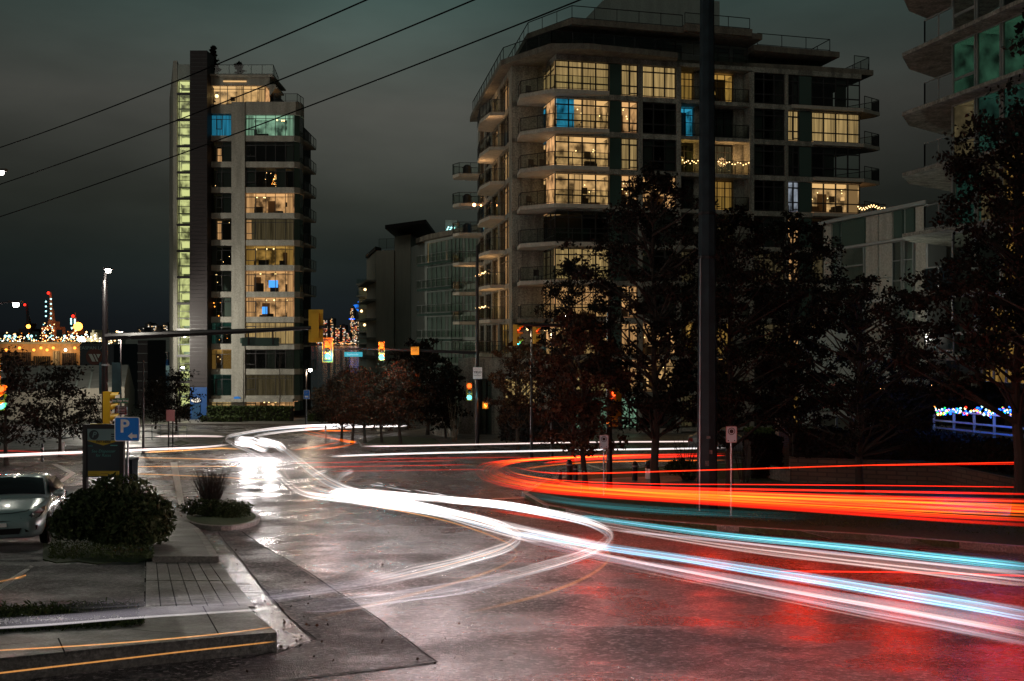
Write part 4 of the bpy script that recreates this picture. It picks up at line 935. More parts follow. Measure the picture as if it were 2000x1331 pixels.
def hedge(name, label, pts, z0, h, w, n, size, m, seed, cat='hedge'):
    """a clipped hedge: a leafy skin on a box run"""
    t = thing(name, label, cat, (pts[0][0], pts[0][1], z0)); r = np.random.default_rng(seed); P = []
    L = [((Vector(b)-Vector(a)).length) for a, b in zip(pts[:-1], pts[1:])]; tot = sum(L); b_ = MB()
    for (a, c), l in zip(zip(pts[:-1], pts[1:]), L):
        k = int(n*l/tot); a = np.array(a); c = np.array(c); d = (c-a)/l; nn = np.array([-d[1], d[0]])
        s = r.uniform(0,l,k); side = r.integers(0,3,k); o = np.where(side == 2, r.uniform(-w/2,w/2,k), np.where(side == 0, -w/2, w/2))+r.normal(0,.05,k); z = np.where(side == 2, h, r.uniform(0,h,k))+r.normal(0,.05,k)
        q = a+np.outer(s,d)+np.outer(o,nn); P.append(np.column_stack([q-np.array(pts[0]), z]))
        m0, m1 = a-np.array(pts[0]), c-np.array(pts[0]); b_.prism([tuple(m0-nn*w*.42), tuple(m1-nn*w*.42), tuple(m1+nn*w*.42), tuple(m0+nn*w*.42)], 0, h*.94)
    b_.build('stems', M['core'], t, local=True); leaves('foliage', np.concatenate(P), size, m, t, seed, 1.4); return t
hedge('clipped_hedge', 'clipped hedge along the foot of the slender tower', [(X(406,104),104),(X(572,104),104)], G(104), 1.6, 1.1, 5000, .16, M['hedge'], 4)
hedge('low_shrub_border', 'low pale green shrub border in front of the clipped tower hedge', [(X(395,102),102),(X(470,101.5),101.5)], G(102), .7, .9, 1500, .14, M['hedge'], 6, 'shrubs')
hedge('verge_hedge', 'long dark hedge across the side street, right of the slender tower', [(X(600,103),103),(X(690,103),103)], G(103), .9, 1, 1500, .16, M['hedge'], 7)
TZ = Z(897, 39)          # level of the raised terrace on the right
hedge('terrace_hedge', 'dark clipped hedge above the brick retaining wall', [(X(1548,40),40),(X(1830,38.9),38.9),(X(2100,33),33)], TZ, 1.0, 1.0, 6000, .11, M['leaf'], 11)
hedge('pavement_hedge', 'dark block of hedge left of the brick pillar', [(X(1460,42),42),(X(1520,42),42)], G(42)+.1, 1.7, 1.4, 2500, .12, M['leaf'], 12)
hedge('podium_hedge', 'dark hedge in front of the podium of the large block', [(X(990,66),66),(X(1090,63),63)], G(64)+.3, 2.0, 1.5, 3000, .14, M['leaf'], 13)
hedge('lit_hedge', 'green hedge behind the trees, above the crossing road at right', [(X(1455,56),56),(X(1522,56),56)], G(56), 1.5, 1, 2000, .13, M['hedge'], 15)
hedge('terrace_back_hedge', 'tall dark hedge behind the blue lit railing', [(X(1700,50),50),(X(2080,44),44)], TZ, 2.3, 1.2, 7000, .14, M['leaf'], 17)
# ---------------------------------------------------------------- retaining walls, brick pillar, terrace
tw = MB(); tw.prism([(X(1545,39.6),39.6),(X(1830,38),38),(X(2200,29),29),(X(2200,29),29.3),(X(1830,38),38.3),(X(1545,39.6),39.9)], G(38)-.3, TZ); tag(tw.build('retaining_wall', M['brickd']), 'long brick retaining wall behind the tail light streaks', 'wall')
tw = MB(); tw.prism([(X(1499,41.5),41.5),(X(1543,39.5),39.5),(X(1543,39.5),39.9),(X(1499,41.5),41.9)], G(40)-.3, Z(916,40)); tag(tw.build('retaining_wall', M['conc']), 'short pale concrete retaining wall left of the long brick one', 'wall')
tg = MB(); tg.prism([(X(1545,39.9),39.9),(X(1830,38.3),38.3),(X(2200,29.3),29.3),(60,33),(60,75),(X(1620,62),62),(X(1560,50),50)], G(40)-.4, TZ-.03); struct('terrace', tg, M['ground'])
tg = MB(); tg.prism([(X(1815,42),42),(X(2080,36.2),36.2),(X(2120,40),40),(X(1830,48),48)], TZ-.1, TZ+.6); struct('patio', tg, M['walk'])
bp = MB(); bp.box(X(1521,45), X(1546,45), 45, 45.6, G(45)-.2, Z(790,45)); tag(bp.build('brick_pillar', M['bricks']), 'square red brick pillar between the hedge and the retaining wall', 'pillar')
# railings on the terrace: grey posts, and the blue lit fence
def fence(name, label, x0, x1, Y0, Y1, zb_, h, mt, n, rails=(.3,.95), cat='railing'):
    t = thing(name, label, cat, (X(x0,Y0), Y0, zb_))
    for i in range(n+1):
        s = i/n; px = x0+(x1-x0)*s; Y = Y0+(Y1-Y0)*s; m = MB(); m.box(X(px,Y)-.04, X(px,Y)+.04, Y-.04, Y+.04, zb_, zb_+h); m.build('post', M[mt], t)
    for r in rails:
        m = MB(); m.bar((X(x0,Y0),Y0,zb_+h*r), (X(x1,Y1),Y1,zb_+h*r), .06, .07); m.build('rail', M[mt], t)
    return t
M['bluep'] = mat('blue_light_tinted_paint', (.35,.45,.6), .5)  # white fence paint with the string lights' blue put into its colour
fence('terrace_railing', 'pale post railing behind the hedge, left of the blue lit fence', 1600, 1735, 46, 45, TZ, 1.15, 'steel', 4)
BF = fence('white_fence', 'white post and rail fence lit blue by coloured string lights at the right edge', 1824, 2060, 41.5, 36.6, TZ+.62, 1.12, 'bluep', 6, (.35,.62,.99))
e = MB(); rd = random.Random(9); cols_ = ['bulbb','bulbb','bulbb','bulbr','bulbg','bulbo','bulb','bulbc']
for i in range(230):
    s = rd.random(); px = 1822+230*s; Y = 41.2-4.8*s; e.ball((X(px,Y)+rd.gauss(0,.02), Y-.15+rd.uniform(-.15,.1), Z(803+2*math.sin(s*30)+rd.gauss(0,4.0),Y)), rd.uniform(.028,.05), rd.randrange(8), 4)
o = e.build('string_light', [M[c] for c in cols_]); tag(o, 'dense multicoloured string lights draped over the white fence', 'string lights')
for i, px in enumerate((1850,1905,1970)):
    ld = bpy.data.lights.new('string_light_glow', 'POINT'); ld.energy = 30; ld.specular_factor = 0; ld.use_custom_distance = True; ld.cutoff_distance = 12; ld.color = (.03,.2,1); ld.shadow_soft_size = .3
    lo = bpy.data.objects.new('string_light_glow', ld); C.collection.objects.link(lo); lo.parent = o; lo.location = (X(px,38), 38, Z(800,38))
e = MB()
for i in range(40):
    s = rd.random(); e.ball((X(1700+190*s,49.0), 49.0, Z(757+rd.gauss(0,3),49)), .03, 0, 4)
tag(e.build('string_light', M['bulb']), 'warm string lights under the patio roof behind the dark hedge', 'string lights')
PT = thing('patio_pavilion', 'low lit patio pavilion behind the fence, half hidden by trees', 'building', (X(1880,54), 54, TZ))
m = MB(); m.box(X(1780,53), X(2120,53), 53, 58, Z(745,53), Z(738,53)); m.box(X(1780,53), X(2120,53), 56, 58, TZ, Z(745,53)); m.build('wall', M['conc'], PT)
FP2 = Fc((X(1800,53),55.9),(X(2100,53),55.9)); window(FP2, PT, .5, FP2.L-.5, Z(775,55), Z(748,55), 7, (), lit='gold', curtain=0)
m = MB()
for px in (1745,1800,1905,2000): m.box(X(px,52)-.12, X(px,52)+.12, 52, 52.24, TZ, Z(738,52))
m.build('column', M['conct'], PT)
# lower lit windows of the ground floor units behind the trees
GU = thing('terrace_house', 'row of ground floor flats with lit windows behind the thick trunk', 'building', (X(1650,58), 60, TZ))
m = MB(); GL_ = Fc((X(1560,60),60),(X(1800,57),57)); GL_.box(m, 0, GL_.L, TZ-.5, TZ+5.2, -4, -.05); m.build('wall', M['concg'], GU)
window(GL_, GU, .6, 2.2, TZ+.3, TZ+2.4, 2, (.7,), lit='teal', curtain=1, d=.06); window(GL_, GU, 4.2, 6.0, TZ+.6, TZ+2.2, 2, (.5,), lit='cream', curtain=1, d=.06)
# right: wide lit window seen through the leaves at the right edge
window(FR, RT, FR.px(1930), FR.px(2030), Z(745,42), Z(600,42), 4, (.5,), lit='gold', curtain=1, fm='framel', d=.3, nm='lobby_window')
# ================================================================ signs, signals and poles
def pole(name, label, cat, px, py, Y, H, r0, r1, m='black', n=12, z=None):
    zb_ = G(Y) if z is None else z; t = thing(name, label, cat, (X(px,Y), Y, zb_)); b = MB(); b.tube([(0,0,0),(0,0,.25),(0,0,H)], [r0,r0,r1], n); b.build('shaft', M[m], t, local=True)
    b = MB(); b.lathe([(r0*1.9,0),(r0*1.9,.05),(r0*1.2,.10),(r0*1.2,.16)], (0,0,0), 12); b.build('base_plate', M[m], t, local=True); return t
UP = thing('utility_pole', 'tall grey octagonal utility pole rising past the top of the picture', 'pole', (X(1381,29.5), 29.5, G(29.5)))
b = MB(); b.tube([(0,0,0),(0,0,16)], [.31,.205], 8); b.build('shaft', M['pole'], UP, local=True)
for zz in (7.6, 8.9):
    b = MB(); r_ = .31-.105*zz/16+.012; b.lathe([(r_,zz),(r_+.015,zz+.01),(r_+.015,zz+.07),(r_,zz+.08)], (0,0,0), 16); b.build('band', M['black'], UP, local=True)
    b = MB(); b.tube([(-r_,-.02,zz+.05),(-r_-.18,-.05,zz-.1),(-r_-.05,-.05,zz-.35)], .012, 5); b.build('cable_loop', M['black'], UP, local=True)
for (x_, z_, w_, h_, m_) in ((-.06,1.5,.11,.15,'signw'),(.05,1.85,.09,.12,'bpale2'),(-.02,2.3,.12,.08,'signw')):
    b = MB(); b.box(x_-w_/2, x_+w_/2, -.318, -.31, z_, z_+h_); b.build('pasted_notice', mat('faded_paper', (.10,.11,.11), .9, noise=20, nvar=.6), UP, local=True)
b = MB(); b.tube([(-.26,-.2,0),(-.25,-.19,3.2),(-.23,-.18,7.6)], .022, 6); b.build('conduit', M['steel'], UP, local=True)
def sign(name, label, px, py, Y, w, h, m, rim=None, grp=None, post=None, rz=0, ptop=None, pm='steel', cat='sign', r=.03, build_post=True):
    t = thing(name, label, cat, (X(px,Y), Y, G(Y)), rz, grp); zc = Z(py,Y)-G(Y)
    def rr(w, h, rad, d0, d1):
        q = []
        for (cx_, cz_, a0) in ((w/2-rad,h/2-rad,0),(-w/2+rad,h/2-rad,90),(-w/2+rad,-h/2+rad,180),(w/2-rad,-h/2+rad,270)):
            for k in range(4): a = R(a0+30*k); q.append((cx_+rad*math.cos(a), cz_+rad*math.sin(a)))
        n = len(q); vs = [(x,d0,zc+z) for x, z in q]+[(x,d1,zc+z) for x, z in q]
        return vs, [tuple(range(n)), tuple(range(n,2*n))[::-1]]+[(i,i+n,(i+1)%n+n,(i+1)%n) for i in range(n)]
    p = MB(); p.add(*rr(w,h,r,-.012,.0)); pl_ = p.build('plate', rim or m, t, local=True)
    if rim: p = MB(); p.add(*rr(w-.045,h-.045,r*.8,-.015,-.0125)); p.build('face', m, pl_, local=True)
    if build_post:
        p = MB(); p.tube([(0,.03,0),(0,.03,zc+h/2-.03 if ptop is None else ptop)], .028, 8); p.build('post', M[pm], t, local=True)
    return t, zc, pl_
def disc(t, cx_, cz_, r0, r1, m, y=-.02, name='ring', seg=28):
    p = MB(); vs = []; n = seg
    for k in range(n): a = 2*math.pi*k/n; vs += [(cx_+r0*math.cos(a), y, cz_+r0*math.sin(a)), (cx_+r1*math.cos(a), y, cz_+r1*math.sin(a)), (cx_+r1*math.cos(a), y+.004, cz_+r1*math.sin(a)), (cx_+r0*math.cos(a), y+.004, cz_+r0*math.sin(a))]
    fs = []
    for k in range(n): a, b_ = 4*k, 4*((k+1)%n); fs += [(a,a+1,b_+1,b_), (a+1,a+2,b_+2,b_+1), (a+2,a+3,b_+3,b_+2), (a+3,a,b_,b_+3)]
    p.add(vs, fs); return p.build(name, m, t, local=True)
M['signc'] = mat('pale_blue_sign', (.34,.50,.58), .45)
for (px, py, Y, lb) in ((1428.5,849,28,'larger no stopping sign, right of the grey utility pole'), (1179.5,863,34.5,'smaller no stopping sign, left of the grey utility pole')):
    t, zc, pp = sign('no_stopping_sign', lb, px, py, Y, .31, .46, M['signc'], M['steel'], 'no stopping signs')
    disc(pp, 0, zc+.09, .082, .1, M['ink']); disc(pp, 0, zc+.09, .001, .055, M['ink'], name='disc')
    p = MB(); p.bar((-.065,-.021,zc+.155),(.065,-.021,zc+.025), .018, .004); p.build('slash', M['ink'], pp, local=True)
    for s_ in (-1,1): disc(pp, s_*.09, zc-.17, .001, .016, M['ink'], name='dot', seg=12)
# blue P sign with arrow
t, zc, pp = sign('parking_sign', 'blue square P parking sign with a white arrow pointing left', 248.5, 838.5, 24.5, .62, .60, M['signb'], M['signw'], None, r=.05)
text('P', .44, M['signw'], pp, (-.06,-.02,zc+.06), off=.012)
p = MB(); p.add([(.02,-.02,zc-.17),(.13,-.02,zc-.08),(.13,-.02,zc-.13),(.25,-.02,zc-.13),(.25,-.02,zc-.21),(.13,-.02,zc-.21),(.13,-.02,zc-.26)], [tuple(range(7))]); p.build('arrow', M['signw'], pp, local=True)
for s_ in (-1,1): disc(pp, 0, zc+s_*.27, .001, .011, M['ink'], name='bolt', seg=8)
# pay parking board
Yb = 25.5; bd = thing('pay_parking_board', 'dark pay parking board with P roundel and yellow strips, behind the laurel bush', 'sign', (X(203,Yb), Yb, G(Yb)))
bw = (243-163)/FP*Yb; zt_ = Z(829,Yb)-G(Yb); zl_ = Z(932,Yb)-G(Yb)
def bx(n, m, x0, x1, z0, z1, y0, y1, par=None):
    p = MB(); p.box(x0, x1, y0, y1, z0, z1); return p.build(n, m, par or bd, local=True)
M['bdark'] = mat('board_black', (.012,.006,.008), .4); M['bnavy'] = mat('board_navy', (.012,.02,.028), .4); M['bpale'] = mat('board_pale', (.16,.25,.26), .5); M['byel'] = mat('board_yellow', (.38,.27,.01), .5); M['bteal'] = mat('board_teal_print', (.08,.30,.28), .5)
bx('post', M['bdark'], -bw/2, -bw/2+.1, 0, zt_, -.06, .06); bx('post', M['bdark'], bw/2-.1, bw/2, 0, zt_, -.06, .06); bx('header', M['bdark'], -bw/2+.1, bw/2-.1, zt_-.09, zt_, -.05, .05)
pn = bx('panel', M['bnavy'], -bw/2+.1, bw/2-.1, zl_, zt_-.09, -.03, .03)
cb = bx('yellow_top_strip', M['byel'], -bw/2+.18, 0, zt_, zt_+.02, -.03, .03)
a = -bw/2+.115; b_ = bw/2-.115; z2 = zt_-.12
p = MB(); p.add([(a,-.035,z2),(b_,-.035,z2),(b_,-.035,z2-.30),(a,-.035,z2-.30)], [(0,3,2,1)]); p.build('pale_band', M['bpale'], pn, local=True)
p = MB(); p.add([(a,-.037,z2-.30),(0,-.037,z2-.42),(b_,-.037,z2-.30),(b_-.05,-.037,z2-.29),(a+.05,-.037,z2-.29)], [(0,1,2,3,4)]); p.build('yellow_chevron', M['byel'], pn, local=True)
disc(pn, -.24, z2-.15, .001, .125, M['bnavy'], -.042, 'roundel'); text('P', .2, M['bpale'], pn, (-.24,-.047,z2-.15), shear=.25, off=.004)
text('PAY HERE', .085, M['ink'], pn, (0,-.043,z2-.325), shear=.2, off=.002); [bx('print', M['bnavy'], .2, .2+w_, z2-.15-k*.06, z2-.12-k*.06, -.040, -.036, pn) for k, w_ in enumerate((.16,.12,.17))]
text('#455', .06, M['bteal'], pn, (-.33,-.043,z2-.43)); bx('print', M['bteal'], .18, .36, z2-.43, z2-.405, -.040, -.036, pn); text('See Dispenser\nfor Rates', .105, M['bteal'], pn, (0,-.043,z2-.62), shear=.2)
yl = bx('yellow_strip', M['byel'], a+.02, b_, zl_+.03, zl_+.16, -.042, -.032, pn)
for k in range(3): bx('print', M['bdark'], a+.05+k*.3, a+.25+k*.3, zl_+.06+.03*(k%2), zl_+.068+.03*(k%2), -.046, -.043, yl)
# grey dispenser and white pole behind the sign
ks = thing('pay_station', 'grey pay station behind the blue P sign', 'pay station', (X(246,26.4), 26.4, G(26.4)))
p = MB(); p.prism([(-.24,-.2),(.24,-.2),(.24,.2),(-.24,.2)], 0, 1.75); p.build('cabinet', M['pole'], ks, local=True); p = MB(); p.box(-.14,.14,-.215,-.203,1.05,1.45); p.build('screen', M['bnavy'], ks, local=True); p = MB(); p.box(-.26,.26,-.24,.22,1.75,1.82); p.build('cap', M['pole'], ks, local=True)
t = pole('white_post', 'short white post right of the blue P sign', 'post', 260, 945, 26, 1.05, .035, .03, 'signw')
# pink notice on two posts across the road
PK = thing('notice_board', 'small pinkish notice board on two posts across the road', 'sign', (X(333,61), 61, G(61)))
p = MB(); p.box(-.26,.26,-.03,.0, Z(823,61)-G(61), Z(801,61)-G(61)); p.build('panel', mat('pinkish_board', (.50,.20,.20), .6), PK, local=True)
for s_ in (-.13,.13): p = MB(); p.box(s_-.03,s_+.03,.0,.06,0,Z(806,61)-G(61)); p.build('post', M['black'], PK, local=True)
# ---------------------------------------------------------------- signal heads
def signal(par, loc, rz=0, board=True, on='RYG', sc=1.0, hood=True, face=True, name='signal_head'):
    """one signal head in its parent's local frame: housing, backboard, three lenses with hoods"""
    h = bpy.data.objects.new(name, None); C.collection.objects.link(h); h.parent = par; h.location = loc; h.rotation_euler = (0,0,rz); h.scale = (sc,sc,sc)
    def add(mb, n, m): o = mb.build(n, m, h, local=True); return o
    b = MB(); b.box(-.16,.16,-.0,.22,-.52,.52); add(b, 'housing', M['yellow'])
    if board:
        b = MB(); b.box(-.30,.30,.02,.035,-.68,.68); add(b, 'backboard', M['yellow']); b = MB(); b.box(-.265,.265,.012,.02,-.645,.645); add(b, 'backboard_face', M['black'])
    for i, (c, z) in enumerate((('R',.34),('Y',0),('G',-.34))):
        m = M[{'R':'red','Y':'amber','G':'green'}[c]] if c in on else M['lensoff']
        b = MB(); b.lathe([(.001,-.05),(.08,-.045),(.125,-.02),(.13,.0)], (0,0,z), 18, 0, 'y'); add(b, 'lens', m)
        if hood:
            b = MB(); n = 12; vs = []
            for k in range(n+1): a_ = R(-30+240*k/n); vs += [(.145*math.cos(a_), 0, z+.145*math.sin(a_)), (.145*math.cos(a_), -.24 if 2 < k < n-2 else -.1, z+.145*math.sin(a_))]
            b.add(vs, [(2*k,2*k+1,2*k+3,2*k+2) for k in range(n)]); add(b, 'hood', M['yellow'] if not board else M['black'])
    return h
M['lensoff'] = mat('unlit_lens', (.02,.015,.01), .2)
def pt_light(par, loc, col, en, r=.15, nm='lamp_light'):
    ld = bpy.data.lights.new(nm, 'POINT'); ld.energy = en; ld.color = col; ld.shadow_soft_size = r; lo = bpy.data.objects.new(nm, ld); C.collection.objects.link(lo); lo.parent = par; lo.location = loc; return lo
# far mast: pole at right of the crossing, arm reaching left over the road
Ym = 64; FM = pole('signal_mast', 'black signal mast across the junction, its arm reaching left with two lit signal heads', 'traffic signal', 932, 870, Ym, Z(480,Ym)-G(Ym), .14, .09)
def L_(px, py, Y=Ym, o=FM): return (X(px,Y)-o.location.x, 0, Z(py,Y)-o.location.z)
b = MB(); b.tube([L_(932,690), L_(820,685), L_(720,682), L_(628,683)], [.11,.09,.07,.05], 8); b.build('mast_arm', M['black'], FM, local=True)
for px, py in ((641,684),(746,686)):
    q = L_(px,py); signal(FM, (q[0],-.2,q[2]), 0, px < 700, 'RG', 1.15); pt_light(FM, (q[0],-1.2,q[2]+.4), (1,.15,.03), 260); pt_light(FM, (q[0],-1.2,q[2]-.4), (.2,.9,1), 160)
q = L_(690.5,692.5); p = MB(); p.box(q[0]-.58, q[0]+.58, -.06, -.03, q[2]-.15, q[2]+.15); sp_ = p.build('street_name_sign', emis('lit_cyan_sign', (.08,.55,.68), .75), FM, local=True); text('Esplanade', .19, emis('lit_sign_print', (.5,.9,1), .8), sp_, (q[0]-.05,-.066,q[2]), ext=.002)
q = L_(811,685.5); p = MB(); p.box(q[0]-.26, q[0]+.26, -.2, -.17, q[2]-.26, q[2]+.26); sp_ = p.build('orange_sign', mat('glowing_orange_sign', (.85,.33,.02), .5, emit=(1,.3,.01), es=.28), FM, local=True); text('ADVANCE\nWALK\nSIGNAL', .11, M['ink'], sp_, (q[0],-.206,q[2]+.10), ext=.002)  # orange plate glows a little: light put into its material
q = L_(933,729); p = MB(); p.box(q[0]-.29, q[0]+.29, -.2, -.17, q[2]-.37, q[2]+.37); sp_ = p.build('yield_sign', M['signw'], FM, local=True); text('YIELD', .2, M['ink'], sp_, (q[0],-.206,q[2]+.06), ext=.002, off=.004); text('TURNING VEHICLES', .06, M['ink'], sp_, (q[0],-.206,q[2]+.26), ext=.002); text('TO\nPEDESTRIANS', .075, M['ink'], sp_, (q[0],-.206,q[2]-.12), ext=.002)
q = L_(917,765); signal(FM, (q[0],-.2,q[2]), 0, False, 'RG', 1.1); pt_light(FM, (q[0],-1,q[2]-.3), (.2,.9,1), 12)
q = L_(948,792); p = MB(); p.box(q[0]-.2,q[0]+.2,-.15,.05,q[2]-.22,q[2]+.22); ph_ = p.build('walk_signal', M['yellow'], FM, local=True)
p = MB()
p.box(q[0]-.07,q[0]+.07,-.17,-.155,q[2]-.12,q[2]+.03)
for k in range(4): p.box(q[0]-.07+k*.037,q[0]-.07+k*.037+.028,-.17,-.155,q[2]+.03,q[2]+.12+(.03 if k in (1,2) else 0))
p.bar((q[0]+.07,-.1625,q[2]-.06),(q[0]+.14,-.1625,q[2]+.03),.03,.014); p.build('hand_symbol', M['hand'], ph_, local=True); pt_light(FM, (q[0],-.8,q[2]), (1,.2,.03), 10)
# near left mast
Yn = 33; NM = pole('signal_mast', 'black lamp and signal mast at left, its arm crossing the slender tower', 'traffic signal', 205, 930, Yn, Z(548,Yn)-G(Yn), .115, .085)
def Ln(px, py, y=0): return (X(px,Yn)-NM.location.x, y, Z(py,Yn)-NM.location.z)
b = MB(); b.tube([Ln(207,658), Ln(330,653), Ln(480,647), Ln(640,639)], [.13,.11,.08,.055], 8); b.build('mast_arm', M['black'], NM, local=True)
b = MB(); b.tube([Ln(205,552), Ln(206,535), Ln(210,526)], [.06,.05,.05], 8); b.build('lamp_arm', M['black'], NM, local=True)
q = Ln(211,525); b = MB(); b.lathe([(.001,.05),(.10,.04),(.17,0),(.17,-.03)], q, 16); lh = b.build('lamp_head', M['black'], NM, local=True); b = MB(); b.ball((q[0],q[1],q[2]-.06), .085, 0, 8); b.build('lamp', emis('street_lamp_glow', (1,.95,.82), 60), lh, local=True); pt_light(NM, (q[0],-1.4,q[2]-.3), (1,.93,.8), 420)
# heads seen from behind on the arm
q = Ln(616,637,.1); signal(NM, q, math.pi, True, '', .8); 
for px in (485,533):
    q = Ln(px,655); p = MB(); p.box(q[0]-.02,q[0]+.02,-.03,.03,q[2]-.32,q[2]+.12); p.build('hanger', M['black'], NM, local=True)
q = Ln(508,668); p = MB(); p.box(q[0]-.62,q[0]+.62,.03,.05,q[2]-.14,q[2]+.14); p.build('street_name_sign', M['spand'], NM, local=True)
q = Ln(217,796); signal(NM, (q[0],.0,q[2]), R(100), False, '', 1.02)
for px in (193,218):
    q = Ln(px+6,738); p = MB(); p.box(q[0]-.14,q[0]+.16,.11,.13,q[2]-.55,q[2]+.5); p.build('back_of_sign', M['pole'], NM, local=True)
q = Ln(206,713); p = MB(); p.lathe([(.11,-.03),(.125,-.03),(.125,.03),(.11,.03)], q, 12); p.build('clamp', M['steel'], NM, local=True)
# street name sign behind the mast
t, zc, pp = sign('street_name_sign', 'green street name sign reading the end of Victory Ship Way, right of the left mast', 231, 783, 46, .95, .24, M['signg'], None, None)
text('Victory Ship Way', .13, M['signw'], pp, (0,-.018,zc))
t, zc, pp = sign('info_board', 'dark red information board below the green street name sign', 236, 802, 47, .62, .42, mat('dark_red_board', (.06,.012,.01), .5), M['steel'])
for k in range(4): p = MB(); p.box(-.2,.2,-.02,-.016,zc+.12-k*.07,zc+.13-k*.07); p.build('print', M['signw'], pp, local=True)
# slender pole, lamp posts
t = pole('slender_pole', 'thin dark pole between the left mast and the pink notice', 'pole', 280, 875, 58, Z(705,58)-G(58), .07, .05)
def lamp(label, px, py, Y, base_py, arm, en, r=.13, glowm=None, col=(1,.93,.8), grp='street lamps'):
    t = pole('street_lamp', label, 'street lamp', px+arm, base_py, Y, Z(py,Y)-G(Y)-.05, .09, .055); t['group'] = grp; h = Z(py,Y)-G(Y); dx = -arm/FP*Y
    if abs(arm) > 1: p = MB(); p.tube([(0,0,h-.1),(dx*.5,0,h+.02),(dx,0,h+.05)], .04, 6); p.build('arm', M['black'], t, local=True)
    p = MB(); p.box(dx-r*1.6, dx+r*1.6, -r, r, h, h+.1); lh = p.build('lamp_head', M['black'], t, local=True)
    p = MB(); p.ball((dx,0,h-r*.45), r*.8, 0, 6); p.build('lamp', glowm or M['whitel'], lh, local=True)
    if en: pt_light(t, (dx,-.5 if abs(arm) < 1 else 0,h-.4), col, en)
    return t
lamp('flat headed street lamp reaching in from the left edge', 31, 592, 46, 900, -45, 160, .17)
lamp('street lamp at the very left edge, highest of the left lamps', 3, 335, 40, 920, -9, 160, .12)
lamp('small greenish white street lamp above the arm, beyond the left mast', 236, 650, 100, 800, 0, 7500, .16)
lamp('warm street lamp right of the slender tower', 606, 721, 88, 830, -8, 800, .2, None, (1,.75,.5))
lamp('brightest of the two warm lamps seen through the leaves in front of the large block', 1066, 641, 52, 870, 12, 200, .14, M['bulb'], (1,.75,.45))
lamp('fainter left one of the two warm lamps in front of the large block', 1030, 641, 54, 870, 8, 60, .11, M['bulb'], (1,.75,.45))
lamp('small street lamp beside the stair strip of the slender tower', 357, 717, 100, 820, -6, 60, .2, None)
lamp('added street lamp hidden among the trees, to brighten the panel clad building', 1690, 560, 49, 880, -8, 200, .12, None, (.95,1,.85))  # unseen lamp, added to brighten the pale panels and backlight the trees
# blue sign on a post, right of the tower
t, zc, pp = sign('bus_stop_sign', 'blue route sign on a post, right of the slender tower', 599, 771, 82, .5, .75, M['signb'], M['signw'])
p = MB(); p.bar((-.1,-.025,zc+.06),(.1,-.025,zc+.2),.05,.01); p.bar((-.1,-.025,zc+.2),(.02,-.025,zc+.2),.05,.012); p.build('symbol', M['signw'], pp, local=True); p = MB(); p.box(-.14,.14,-.03,-.02,zc-.24,zc-.1); p.build('symbol', M['signw'], pp, local=True)
# middle signal mast behind the small tree
Yk = 37; KM = pole('signal_mast', 'black signal mast half hidden by the trees right of centre', 'traffic signal', 1190, 945, Yk, Z(600,Yk)-G(Yk), .12, .09)
def Lk(px, py, y=0): return (X(px,Yk)-KM.location.x, y, Z(py,Yk)-KM.location.z)
b = MB(); b.tube([Lk(1190,640), Lk(1100,636), Lk(1005,634)], [.09,.07,.05], 8); b.build('mast_arm', M['black'], KM, local=True)
q = Lk(1012,655); signal(KM, (q[0],-.1,q[2]), R(75), False, 'RG', .75); q = Lk(1048,655); signal(KM, (q[0],-.1,q[2]), R(75), False, 'R', .6)
q = Lk(1199,785); signal(KM, (q[0],-.1,q[2]), R(-70), False, 'R', 1.0); q = Lk(1197,822); p = MB(); p.box(q[0]-.16,q[0]+.16,-.2,.05,q[2]-.2,q[2]+.2); ws = p.build('walk_signal', M['yellow'], KM, local=True); p = MB(); p.box(q[0]-.24,q[0]-.165,-.15,-.02,q[2]-.1,q[2]+.1); p.build('hand_symbol', M['hand'], ws, local=True)
# cut-off signal at the left edge
EM = pole('signal_mast', 'traffic signal cut off by the left edge, red and cyan', 'traffic signal', -12, 900, 42, 5.2, .1, .08)
q = (X(10,42)-EM.location.x, 0, Z(776,42)-EM.location.z); signal(EM, (q[0]-.12,-.1,q[2]), R(60), False, 'RG', 1.05); signal(EM, (q[0]-.3,-.1,q[2]+1.0), R(150), True, '', .9); pt_light(EM, (q[0]-.6,-1.0,q[2]+.1), (1,.12,.12), 320).data.specular_factor = 0; pt_light(EM, (q[0]+.1,-.8,q[2]-.3), (.2,.9,1), 25)
# ---------------------------------------------------------------- bollards, bin, hydrant, small posts
BO = thing('bollard', 'dark bollard, tallest of the three left of the small tree', 'bollard', gp(1112,945), 0, 'dark bollards at the corner')
p = MB(); p.lathe([(.12,0),(.12,.88),(.10,.93),(.05,.97),(.001,.98)], (0,0,0), 14); p.build('post', M['black'], BO, local=True); p = MB(); p.lathe([(.123,.74),(.126,.75),(.126,.80),(.123,.81)], (0,0,0), 14); p.build('band', M['steel'], BO, local=True)
for px, py, s_, lb in ((1124,946,.8,'dark bollard close behind the tallest one at the corner'), (1094,948,.62,'shortest dark bollard, at the left end of the corner group'), (1240,946,.95,'dark bollard standing alone between the signal mast and the bin')): clone(BO, lb, gp(px,py), 0, s_)
HB = thing('bin', 'round litter bin with a pale notice, left of the utility pole', 'litter bin', gp(1270,942))
p = MB(); p.lathe([(.17,0),(.2,.05),(.2,.62),(.17,.66)], (0,0,0), 18); p.build('body', M['bdark'], HB, local=True); p = MB(); p.lathe([(.205,.14),(.207,.15),(.207,.56),(.205,.57)], (0,0,0), 18); p.build('notice', M['signw'], HB, local=True); p = MB(); p.lathe([(.22,.68),(.24,.72),(.18,.86),(.02,.9)], (0,0,0), 18); p.build('lid', M['bdark'], HB, local=True); p = MB(); p.lathe([(.23,-.01),(.23,.03)], (0,0,0), 18); p.build('base', M['steel'], HB, local=True)
